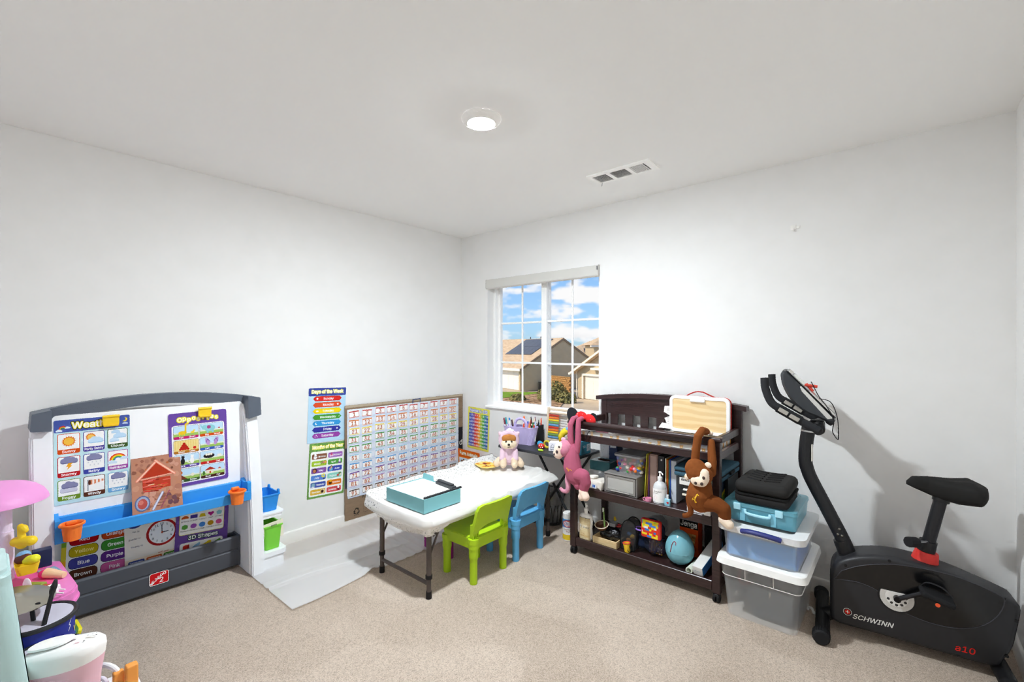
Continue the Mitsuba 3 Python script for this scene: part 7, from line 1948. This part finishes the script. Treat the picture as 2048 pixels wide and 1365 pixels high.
# lettering on the shell
p = Print()
p.text('SCHWINN', 0, 0, .0215, '#d9d7d3', anchor='l', maxw=.158)
put_print(p, sh_, bp(.070, .099, .0806), BS * .998 + UZ * .02, UZ + BS * .28, name='lettering')
p = Print(); p.ell(0, 0, .017, .017, '#d9d7d3', 24); p.ell(0, 0, .0148, .0148, '#2a2a2c', 24); p.ell(0, 0, .0115, .0115, '#c4342a', 24); p.rect(-.007, -.0013, .014, .0026, '#e9e6e0'); p.rect(-.0013, -.007, .0026, .014, '#e9e6e0')
put_print(p, sh_, bp(.052, .122, .0806), BS, UZ, name='badge')
p = Print(); p.text('a10', 0, 0, .025, '#cf2f2a', anchor='l', maxw=.085)
put_print(p, sh_, bp(.420, .080, .0806), BS * .998 + UZ * .02, UZ + BS * .12, name='lettering')
# stabilisers
sb = add('front_stabilizer', tube([bp(-.045, .038, -.21), bp(-.045, .038, .17)], .030, 14), 'satin', '#161618', eb_)
add('neck', tube([bp(-.045, .04, 0), bp(.02, .075, 0)], .03, 12), 'satin', '#161618', sb)
for l0, l1 in ((.165, .225), (-.265, -.205)):
    add('wheel', frame(lathe([(.010, 0), (.030, 0), (.034, .005), (.034, l1 - l0 - .008), (.028, l1 - l0), (.010, l1 - l0)], 22), bp(-.050, .0345, l0), BS, UZ, BL), 'rubber', '#1c1c1e', sb)
    for j in range(20):
        t = j * math.pi / 10
        add('tread', tube([bp(-.050 + .034 * math.cos(t), .0345 + .034 * math.sin(t), l0 + .008), bp(-.050 + .034 * math.cos(t), .0345 + .034 * math.sin(t), l1 - .010)], .0022, 5), 'rubber', '#131315', sb) if l0 > 0 else None
p = Print(); p.rect(0, 0, .014, .012, '#c9c9c9'); p.rect(.034, 0, .004, .014, '#d9d9d9'); p.rect(.034, 0, .010, .004, '#d9d9d9')
put_print(p, sb, bp(-.0765, .052, .05), BL, UZ * .9 + BS * .3, name='sticker')
sb2 = add('rear_stabilizer', tube([bp(.565, .036, -.20), bp(.565, .036, .17)], .030, 14), 'satin', '#161618', eb_)
add('neck', tube([bp(.565, .04, 0), bp(.53, .075, 0)], .03, 12), 'satin', '#161618', sb2)
for l0, l1 in ((.165, .215), (-.25, -.195)):
    add('foot', frame(lathe([(.010, 0), (.033, 0), (.0355, .006), (.033, l1 - l0), (.010, l1 - l0)], 18), bp(.565, .0362, l0), BS, UZ, BL), 'rubber', '#1a1a1c', sb2)
# console post
post = [(.062, .33), (.050, .40), (-.03, .575), (-.085, .69), (-.108, .75), (-.117, .80), (-.114, .88), (-.103, .965)]
pst = add('console_post', tube(spline([bp(*q) for q in post], 5), .0305, 18), 'satin', '#17181b', eb_)
add('post_sleeve', cyl(bp(.058, .345), bp(.030, .43), .0345), 'satin', '#121214', pst)
add('post_base', cyl(bp(.066, .345), bp(.058, .375), .044), 'satin', '#101012', pst)
for s_, z_ in ((.018, .462), (.034, .458), (.024, .488)):
    add('bolt', ball(*bp(s_ - .002, z_, .030), .007, .006, .007, 1), 'metal', '#7d7a72', pst, smooth=True)
add('label', frame(cbox(0, .012, 0, .085, 0, .001, .0002), bp(-.093, .80, .0235), BS * .7 - BL * .7, UZ, BS * .7 + BL * .7), 'satin', '#dedbd4', pst, smooth=False)
add('neck_ring', cyl(bp(-.1045, .945), bp(-.104, .953), .033), 'metal', '#c9c9c9', pst)
# handlebars
hb = add('handlebar', tube([bp(-.06, .978, -.19), bp(-.062, .978, .19)], .019, 12), 'satin', '#1b1b1e', eb_)
for l, sgn in ((.195, 1), (-.185, -1)):
    off = 0 if sgn > 0 else -.006
    g = add('grip', tube(spline([bp(-.058, .981, l), bp(-.14, 1.026, l), bp(-.212, 1.071, l), bp(-.252, 1.102, l), bp(-.276, 1.165, l), bp(-.281, 1.220, l)], 6), .0185, 14), 'rubber', '#27282b', hb)
    add('pulse_pad', frame(rbox(-.022, .022, -.010, .010, -.002, .003, .002), bp(-.155, 1.036, l + .0215), BS * .86 - UZ * .5, UZ * .86 + BS * .5, BL), 'metal', '#c9c6bf', g)
    add('pulse_pad', frame(rbox(-.022, .022, -.010, .010, -.002, .003, .002), bp(-.20, 1.063, l + .0215), BS * .86 - UZ * .5, UZ * .86 + BS * .5, BL), 'metal', '#c9c6bf', g)
    add('pad_housing', tube([bp(-.13, 1.021, l), bp(-.225, 1.077, l)], .0215, 14), 'rubber', '#1d1e20', g)
add('bar_clamp', cat_(cyl(bp(-.060, .978, .13), bp(-.060, .978, -.10), .026), rbox(-.03, .03, -.03, .03, -.03, .03, .01).apply_translation(bp(-.070, .975, 0))), 'satin', '#141416', hb)
add('clamp_knob', frame(lathe([(.006, 0), (.018, .004), (.020, .022), (.012, .028)], 16), bp(-.028, 1.000, .06), BL, UZ * .7 - BS * .7, BS * .7 + UZ * .7), 'rubber', '#2a2a2d', hb)
# console
ca_ = np.array([.217, -.241]) / np.hypot(.217, .241); cn_ = np.array([-ca_[1], ca_[0]])
CU = BS * ca_[0] + UZ * ca_[1]; CN = BS * cn_[0] + UZ * cn_[1]
CO = bp(-.203, 1.262)
body2 = sg.Polygon(spline([(0, -.010), (.02, .002), (.10, .004), (.22, .004), (.305, .0), (.322, -.014), (.31, -.034), (.26, -.056), (.21, -.078), (.13, -.084), (.055, -.062), (.008, -.032)], 4)).buffer(0)
rings = []
for l, g in ((-.125, .014), (-.115, .004), (-.08, 0), (.08, 0), (.115, .004), (.125, .014)):
    r = body2.buffer(-g).exterior; L0 = r.length; c0 = r.project(sg.Point(0, -.01)); ccw = r.is_ccw
    rings.append([CO + CU * q.x + CN * q.y + BL * l for q in (r.interpolate((c0 + (t if ccw else -t) * L0) % L0) for t in np.linspace(0, 1, 80, endpoint=False))])
cmx = ring_mesh(np.array(rings)); cmx.fix_normals()
con = add('console', cmx, 'satin', '#33363a', eb_, smooth=40)
fp = lambda x0, x1, l0, l1, h0, h1, r=.01: frame(poly_mesh(rrect(x0, l0, x1, l1, r, 4), h1 - h0), CO + CN * h0, CU, BL, np.cross(CU, BL))
FN = 1 if np.dot(np.cross(CU, BL), CN) > 0 else -1
def face(x0, x1, l0, l1, h, mat, col, nm, par=None):
    add(nm, frame(poly_mesh(rrect(x0, l0, x1, l1, .008, 4), .0025), CO + CN * (.0035 + h) , CU, BL, CN), mat, col, par or con, smooth=False)
face(.012, .31, -.112, .112, 0, 'gloss', '#1a1b1d', 'face_plate')
face(.05, .125, -.08, .08, .0018, 'gloss', '#c9cfc4', 'display')
face(.02, .04, -.10, .10, .0018, 'satin', '#d9d5cc', 'trim_strip')
face(.15, .30, .035, .112, .0018, 'satin', '#cfccc6', 'speaker_panel')
face(.15, .30, -.112, -.035, .0018, 'satin', '#cfccc6', 'speaker_panel')
for i in range(3): face(.16 + i * .04, .18 + i * .04, -.02, .02, .0022, 'satin', '#b9b5ae' if i else '#c83a32', 'button')
add('side_panel', frame(poly_mesh(sg.Polygon([(.10, -.002), (.30, -.006), (.29, -.022), (.13, -.014)]).buffer(-.002).buffer(.004), .002), CO + BL * .1235, CU, CN, BL), 'satin', '#c4c2bd', con, smooth=False)
cl_ = thing('chest_clip', 'red clip with black cord hooked on the bike console', 'clip')
add('clip', cat_(tube([CO + CU * .115 + CN * .010 + BL * .06, CO + CU * .155 + CN * .045 + BL * .06], .007, 8), tube([CO + CU * .115 + CN * .018 + BL * .05, CO + CU * .16 + CN * .016 + BL * .06], .007, 8)), 'satin', '#c8402f', cl_)
add('cord', tube(spline([CO + CU * .12 + CN * .042 + BL * .062, CO + CU * .19 + CN * .020 + BL * .085, CO + CU * .25 + CN * .012 + BL * .11, bp(-.002, 1.03, .135), bp(-.006, .975, .14), bp(.013, .940, .14), bp(.016, .960, .145), bp(.012, 1.04, .14), bp(-.012, 1.108, .115), CO + CU * .20 + CN * .014 + BL * .09], 8), .0019, 6), 'rubber', '#18181a', cl_)
# seat
sp = add('seat_post', cyl(bp(.334, .425), bp(.390, .70), .0235, n=20), 'satin', '#1a1a1d', eb_)
add('sleeve', cyl(bp(.333, .42), bp(.348, .50), .0315, n=20), 'satin', '#151517', sp)
add('collar', cyl(bp(.331, .385), bp(.343, .452), .052, .040, n=28), 'satin', '#d8352f', eb_)
kb = add('seat_knob', cyl(bp(.300, .502, .060), bp(.268, .506, .088), .022, n=10), 'rubber', '#1e1e20', eb_)
add('stem', cyl(bp(.340, .50, .02), bp(.298, .502, .060), .006), 'metal', '#a9a9ab', kb)
ns_ = 44
rings = []
for i in range(ns_):
    t = i / (ns_ - 1)
    s_ = .272 + .262 * t
    hw = .026 + .095 * (max(0, (t - .28)) / .72) ** 1.05 if t > .28 else .026
    hw *= math.sqrt(max(0.02, 1 - max(0, (t - .80) / .2) ** 2.2)) if t > .8 else (math.sqrt(max(.05, min(1, t / .10))) if t < .1 else 1)
    zt_ = np.interp(t, [0, .08, .3, .6, .8, 1], [.758, .782, .790, .790, .797, .770])
    zb_ = np.interp(t, [0, .1, .3, .45, .65, .9, 1], [.742, .730, .708, .694, .686, .692, .728])
    ring = []
    for j in range(40):
        a = 2 * math.pi * j / 40
        y = math.cos(a); h = math.sin(a)
        dip = .010 * math.exp(-(y / .22) ** 2) * (t > .3)
        zz_ = (zt_ + zb_) / 2 + (zt_ - zb_) / 2 * (np.sign(h) * abs(h) ** .75) - (dip if h > 0 else 0)
        ring.append(bp(s_, zz_, hw * np.sign(y) * abs(y) ** .8))
    rings.append(ring)
sm = ring_mesh(np.array(rings)); sm.fix_normals()
st2 = add('saddle', sm, 'rubber', '#1d1c1b', eb_, smooth=True)
add('saddle_rail', cat_(cyl(bp(.388, .685), bp(.392, .705), .030)), 'satin', '#121214', st2)
# ---------------------------------------------------------------- toys at the left edge, nearest the camera
ic = thing('ice_cream_cart', 'pink and blue toy ice cream cart with a rounded pink canopy beside the easel', 'toy cart')
tray_ = sg.Polygon([(.350, -3.10), (.350, -2.838), (.372, -2.818), (.70, -2.795), (.752, -2.812), (.780, -2.85), (.785, -3.10)]).buffer(-.02).buffer(.02, quad_segs=6)
PKC = '#e27fbf'
add('tray', cat_(move(poly_mesh(tray_, .010), z=.392), move(poly_mesh(tray_.buffer(.004), .034), z=.358), move(poly_mesh(tray_.buffer(.010), .010), z=.350)), 'satin', PKC, ic, smooth=25)
add('inset', move(poly_mesh(tray_.buffer(-.05), .0012), z=.4021), 'satin', '#e25a96', ic, smooth=25)
add('cabinet', move(poly_mesh(tray_.buffer(-.018), .350), z=.001), 'satin', '#5ab0e8', ic, smooth=25)
pl = (.440, -2.982)
add('canopy_post', cat_(lathe([(.024, .402), (.024, .52), (.022, .60), (.023, .605)], 20, *pl, 0), lathe([(.021, .60), (.018, .615), (.017, .73)], 20, *pl, 0)), 'satin', '#e9dcf0', ic, smooth=30)
dm = [(.160, .718), (.157, .732), (.145, .754), (.124, .774), (.095, .790), (.055, .800), (.012, .803), (.012, .796), (.055, .792), (.09, .782), (.118, .767), (.139, .747), (.150, .728), (.153, .718)]
add('canopy', lathe(dm, 56, pl[0] - .045, pl[1] - .030, 0), 'satin', '#eb9bd6', ic, smooth=50)
mc = add('menu_frame', frame(poly_mesh(rrect(0, 0, .115, .085, .012, 4).difference(rrect(.010, .012, .098, .070, .006, 3)), .012), (.560, -2.8065, .118), (.995, .06, 0), (0, .30, .954)), 'satin', '#e8d81f', ic, smooth=20)
p = Print(); p.rect(0, 0, .088, .058, '#e6ddd4'); p.rect(0, 0, .088, .018, '#c9b394'); p.line([(.01, .02), (.04, .026), (.08, .034)], .003, '#8a7ab4'); p.line([(.02, .036), (.05, .044), (.075, .044)], .003, '#a596c8'); p.ell(.07, .012, .008, .006, '#5a3f3a')
put_print(p, ic, (.570, -2.806, .130), (.995, .06, 0), (0, .30, .954), .002, name='menu_card')
YL = '#f0cf24'


def scoop_tray(name, label, x, y, z, w):
    k = thing(name, label, 'toy tray')
    tray_box('body', x - w / 2, x + w / 2, y - w * .36, y + w * .36, z, z + .040, .003, 'satin', YL, k, .008, .014)
    add('clip', rbox(x - w / 2 - .02, x - w / 2 + .004, y - .012, y + .012, z + .015, z + .035, .004), 'satin', YL, k)
    return k


scoop_tray('yellow_tray', 'yellow toy tray clipped low on the canopy post, holding toy scoops', .545, -2.928, .452, .10)
k = thing('upper_yellow_tray', 'yellow boat-shaped toy tray with an upright cone holder high on the canopy post', 'toy tray')
add('body', blob([[(.485, -2.955, .565, .020), (.53, -2.915, .570, .020)], [(.50, -2.94, .555, .020)]], .006, 3), 'satin', YL, k, smooth=True)
add('cone_holder', blob([[(.500, -2.94, .585, .013), (.497, -2.943, .628, .011)], [(.505, -2.936, .622, .014), (.512, -2.93, .612, .010)]], .005, 2), 'satin', YL, k, smooth=True)
for nm, lb, c, a, b in (('blue_scoop', 'pale blue toy scoop behind the chocolate one in the low yellow tray', '#7fb2dc', (.530, -2.938, .513, .022), (.536, -2.934, .517, .020)), ('chocolate_scoop', 'chocolate brown toy scoop in the low yellow tray', '#5e3023', (.538, -2.945, .505, .019), (.556, -2.93, .510, .018)), ('lemon_scoop', 'lemon yellow toy scoop in front in the low yellow tray', '#e3e32a', (.566, -2.925, .503, .018), (.588, -2.908, .510, .018))):
    k = thing('toy_scoop', lb, 'toy scoop')
    add('scoop', blob([[a, b]], .005, 3), 'satin', c, k, smooth=True)
k = thing('toy_cone', 'pale waffle-coloured toy cone lying on the pink tray', 'toy cone')
add('cone', cyl((.545, -2.872, .425), (.60, -2.822, .416), .020, .012, n=18), 'satin', '#ecc6a0', k)
add('scoop', ball(.540, -2.878, .422, .019, .019, .018, 2), 'satin', '#e0307e', k, smooth=True)
k = thing('toy_bar', 'long green toy ice pop lying on the pink tray', 'toy ice pop')
add('bar', frame(rbox(0, .085, -.014, .014, 0, .020, .007), (.590, -2.935, .403), (.78, .60, .05), (-.60, .78, 0)), 'satin', '#8a9438', k)
add('stick', tube([(.655, -2.885, .412), (.705, -2.846, .418)], .004, 8), 'satin', '#f1e9ec', k)
for i, (nm, lb, c, o) in enumerate((('ice_pop', 'red toy ice pop with a white edge near the middle of the pink tray', '#b5472f', (.640, -2.903)), ('ice_pop', 'dark brown speckled toy ice pop at the right edge of the pink tray', '#4a3a2e', (.672, -2.893)), ('ice_pop', 'orange toy ice pop below the dark brown one', '#c2603c', (.705, -2.90)))):
    k = thing(nm, lb, 'toy ice pop')
    f = lambda m: frame(m, (o[0], o[1], .402), (.80, .60, .0), (-.60, .80, 0))
    add('bar', f(rbox(0, .058, -.013, .013, .004, .018, .007)), 'satin', c, k)
    add('edge', f(rbox(.050, .064, -.016, .016, .001, .020, .004)), 'satin', '#efe9ea', k)
    add('stick', f(rbox(.062, .100, -.003, .003, .007, .012, .002)), 'satin', '#f1ecee', k)
k = thing('toy_spoon', 'white oval toy scoop with printed lines standing on the pink tray', 'toy spoon')
add('bowl', frame(poly_mesh(sg.Point(0, 0).buffer(1, quad_segs=8), .12), (.655, -2.935, .430), (.018, .012, 0), (-.003, 0, .030), (.6, -.8, 0)), 'satin', '#f2eff0', k, smooth=25) if False else add('bowl', move(ball(0, 0, 0, .018, .005, .030, 2), .655, -2.932, .432, rz=40), 'satin', '#f2eff0', k, smooth=True)
k = thing('menu_book', 'small blue and cream picture card lying at the back of the pink tray', 'card')
add('card', move(cbox(.44, .52, -2.885, -2.83, .4035, .409, .001), rz=12, c=(.48, -2.86, 0)), 'satin', '#8fa9b4', k, smooth=False)
p = Print(); p.rr(0, 0, .06, .034, .004, '#7f9fc0'); [p.line([(.008 + i * .012, .006), (.012 + i * .012, .028)], .003, '#dfe3d2') for i in range(4)]
put_print(p, k, (.450, -2.873, .409), (.978, .208, 0), (-.208, .978, 0), .0006)
k = thing('green_toy_bag', 'lime green toy with a yellow oval badge between the easel and the pink cart', 'toy')
add('body', rbox(.10, .30, -3.06, -2.955, .26, .50, .03), 'satin', '#7fae24', k)
add('support', rbox(.13, .27, -3.05, -2.965, .0, .28, .02), 'satin', '#7fae24', k)
add('badge', frame(poly_mesh(sg.Point(0, 0).buffer(.03, quad_segs=8).difference(sg.Point(0, 0).buffer(.024, quad_segs=8)), .002), (.22, -2.955, .42), (-1, 0, 0), (0, 0, 1), (0, 1, 0)), 'satin', '#e9d23a', k, smooth=False)
k = thing('navy_book', 'dark navy book with a teal swirl standing behind the pink cart post', 'book')
add('cover', cbox(.356, .400, -2.905, -2.845, 0.4035, .478, .002), 'satin', '#16264a', k, smooth=False)

# toy drum kit
dk = thing('toy_drum_kit', 'blue and black toy drum kit with a grey cymbal in the left foreground', 'drum kit')


def drum(x, y, zt, r, h, key):
    k = add(key, lathe([(r * .96, -h), (r * .97, -.012)], 40, x, y, zt), 'satin', '#1c2b8c', dk, smooth=40)
    add('hoop', cat_(tube([(x + r * math.cos(t), y + r * math.sin(t), zt - .004) for t in np.arange(40) * math.pi / 20], .0085, 8, closed=True)), 'satin', '#202124', k)
    add('head', lathe([(.001, -.004), (r - .004, -.004), (r - .004, -.001), (.001, -.001)], 40, x, y, zt), 'satin', '#c6c4d2', k)
    add('lower_hoop', tube([(x + r * math.cos(t), y + r * math.sin(t), zt - h) for t in np.arange(40) * math.pi / 20], .007, 8, closed=True), 'satin', '#202124', k)
    p = Print(); q = random.Random(int(x * 100)); w = 2 * math.pi * r
    n = int(w / .035)
    for i in range(n):
        x0, y0 = (i + .5) * w / n + q.uniform(-.006, .006), q.uniform(.2, .7) * h
        if i % 3 == 0: p.line([(x0 - .008, y0 + .010), (x0 - .002, y0 - .010), (x0 + .012, y0 + .022)], .0035, '#e3cf3a')
        elif i % 3 == 1: p.line([(x0 + .006 * math.cos(t), y0 + .008 * math.sin(t)) for t in np.linspace(0, 6.0, 12)], .0028, '#d8cc6a')
        else: p.line([(x0 - .006, y0 - .014), (x0 + .004, y0 + .002), (x0 - .004, y0 + .006), (x0 + .008, y0 + .024)], .003, '#cfd0e4')
    label_wrap(k, x, y, r * .965, zt - h + .006, 0, 0, 2 * math.pi, p, w, name='print')
    return k


drum(.916, -2.922, .402, .105, .125, 'tom_drum')
drum(1.108, -2.905, .352, .094, .12, 'snare_drum')
for x, y, z in ((.916, -2.922, .277), (1.108, -2.905, .232)):
    for i in range(3):
        a = i * 2.094 + .4
        add('stand_leg', tube([(x, y, z - .0), (x + .075 * math.cos(a), y + .075 * math.sin(a), .006)], .006, 8), 'satin', '#1b1b1d', dk)
cyx, cyy, cyz = .878, -2.978, .482
cy = lathe([(.001, .010), (.006, .010), (.020, .008), (.028, .002), (.07, -.004), (.112, -.012), (.112, -.010), (.07, -.002), (.028, .0045), (.020, .011), (.006, .013), (.001, .013)], 44)
add('cymbal', move(cy, cyx, cyy, cyz, ry=5, rx=-6), 'metal', '#b9b5a8', dk, smooth=50)
add('cymbal_post', cyl((.932, -2.918, .285), (.926, -2.934, .462), .0065), 'satin', '#17171a', dk)
add('post_clamp', cat_(rbox(.909, .946, -2.944, -2.917, .442, .454, .004), rbox(.939, .952, -2.927, -2.912, .448, .466, .004)), 'satin', '#17171a', dk)
add('clamp_knob', frame(lathe([(.006, 0), (.018, .003), (.020, .016), (.014, .020)], 16), (.985, -2.945, .315), (.76, .65, 0), (0, 0, 1), (.65, -.76, 0)), 'satin', '#5a5b60', dk)
for i, (a, b) in enumerate((((.968, -2.882, .505), (1.010, -2.922, .335)), ((.952, -2.884, .488), (.992, -2.92, .335)))):
    k = thing('drumstick', ['black drumstick standing before the tom drum, the nearer of the pair', 'black drumstick just behind the other one at the tom drum'][i], 'drumstick')
    a, b = np.array(a), np.array(b)
    add('shaft', cyl(b, a, .0075, .0058, n=10), 'satin', '#17171a', k)
    add('tip', blob([[(*a, .0075), (*(a + (a - b) * .06), .0095), (*(a + (a - b) * .16), .0055)]], .004, 2), 'satin', '#17171a', k, smooth=True)

# pink and white toy with a heart cut-out
pt = thing('heart_toy', 'rounded pink and white toy with a heart-shaped hole, before the drum kit', 'toy')
u_, w_2 = np.array([.77, .638, 0]), np.array([-.638, .77, 0])
P0 = np.array([1.318, -2.886, -.012])
def hring(half, wid, z0, slope, n=44):
    out_ = []
    for t in np.arange(n) * 2 * math.pi / n:
        a, b = math.cos(t), math.sin(t)
        x_, y_ = half * np.sign(a) * abs(a) ** .8, wid * np.sign(b) * abs(b) ** .85
        out_.append(P0 + u_ * x_ + w_2 * y_ + UZ * (z0 + slope * x_))
    return out_
add('body', ring_mesh(np.array([hring(.075, .045, .013, 0), hring(.085, .052, .20, .05), hring(.100, .060, .36, .16), hring(.112, .064, .415, .20)])), 'satin', '#e7b9c6', pt, smooth=50)
add('top_shell', ring_mesh(np.array([hring(.112, .0645, .415, .20), hring(.1155, .0665, .440, .20), hring(.113, .064, .458, .20), hring(.100, .055, .470, .20), hring(.07, .036, .475, .20), hring(.01, .006, .477, .20)])), 'gloss', '#f1eeec', pt, smooth=50)
add('panel', ring_mesh(np.array([[q - u_ * .035 for q in hring(.062, .036, .4735, .20)], [q - u_ * .035 for q in hring(.060, .034, .4785, .20)], [q - u_ * .035 for q in hring(.01, .006, .480, .20)]])), 'gloss', '#efecea', pt, smooth=50)
add('seam', tube([P0 + u_ * x + w_2 * (-.060 + .2 * (x + .02) ** 2) + UZ * z for x, z in ((-.06, .39), (-.062, .32), (-.068, .25))], .0015, 6), 'satin', '#b98a98', pt)
p = Print(); p.ell(-.0055, .005, .0065, .0065, '#9a8f93', 12); p.ell(.0055, .005, .0065, .0065, '#9a8f93', 12); p.poly([(-.0115, .003), (.0115, .003), (0, -.010)], '#9a8f93')
p.ell(.055, -.012, .003, .003, '#3a3436', 8); p.ell(.070, .012, .003, .003, '#3a3436', 8)
for i in range(4): p.ell(.035 + i * .012, .022 + i * .002, .0025, .0018, '#8a8486', 8)
p.rr(.040, .006, .03, .006, .003, '#ddd6cf'); p.rr(.03, -.018, .014, .004, .002, '#e9b9c0')
put_print(p, pt, P0 + u_ * .022 + UZ * .4795, u_ + UZ * .2, w_2, .0015)
# white and orange toy stand
wo = thing('orange_white_toy', 'white looped plastic toy with two orange bars at the bottom left of the picture', 'toy')
add('base', rbox(1.03, 1.19, -2.80, -2.665, 0, .150, .02), 'satin', '#efecec', wo)
add('loop', tube(spline([(1.02, -2.792, .14), (1.032, -2.785, .185), (1.058, -2.764, .213), (1.085, -2.744, .212), (1.105, -2.728, .193), (1.112, -2.722, .145)], 6), .009, 10), 'satin', '#f1eeef', wo)
add('loop', tube(spline([(1.05, -2.80, .14), (1.062, -2.79, .17), (1.09, -2.765, .182), (1.105, -2.752, .15)], 6), .007, 10), 'satin', '#e6dfec', wo)
add('orange_bar', move(rbox(1.098, 1.124, -2.735, -2.705, .140, .196, .006), ry=-8), 'satin', '#f2a24a', wo) if False else add('orange_bar', rbox(1.098, 1.124, -2.742, -2.710, .140, .198, .006), 'satin', '#f2a24a', wo)
add('orange_bar', rbox(1.124, 1.156, -2.712, -2.676, .140, .220, .006), 'satin', '#f0a04a', wo)
# pale teal bin nearest the camera
tl = thing('teal_tall_bin', 'tall pale teal plastic bin at the left edge nearest the camera', 'bin')
rr3 = []
for z, g in ((0, .044), (.40, .042), (.742, .004), (.745, .004), (.764, .004), (.770, 0), (.770, -.012), (.40, .030)):
    rr3.append([(x, y, z) for x, y in list(rrect(1.265 - g, -3.31 - g, 1.482 + g, -3.0 + g, .03, 6).exterior.coords)[:-1]])
add('body', ring_mesh(np.array(rr3)), 'satin', '#a9c3c1', tl, smooth=30)
add('lid', move(poly_mesh(rrect(1.262, -3.302, 1.475, -3.003, .026, 6), .014), z=.768), 'satin', '#b4cccb', tl, smooth=25)
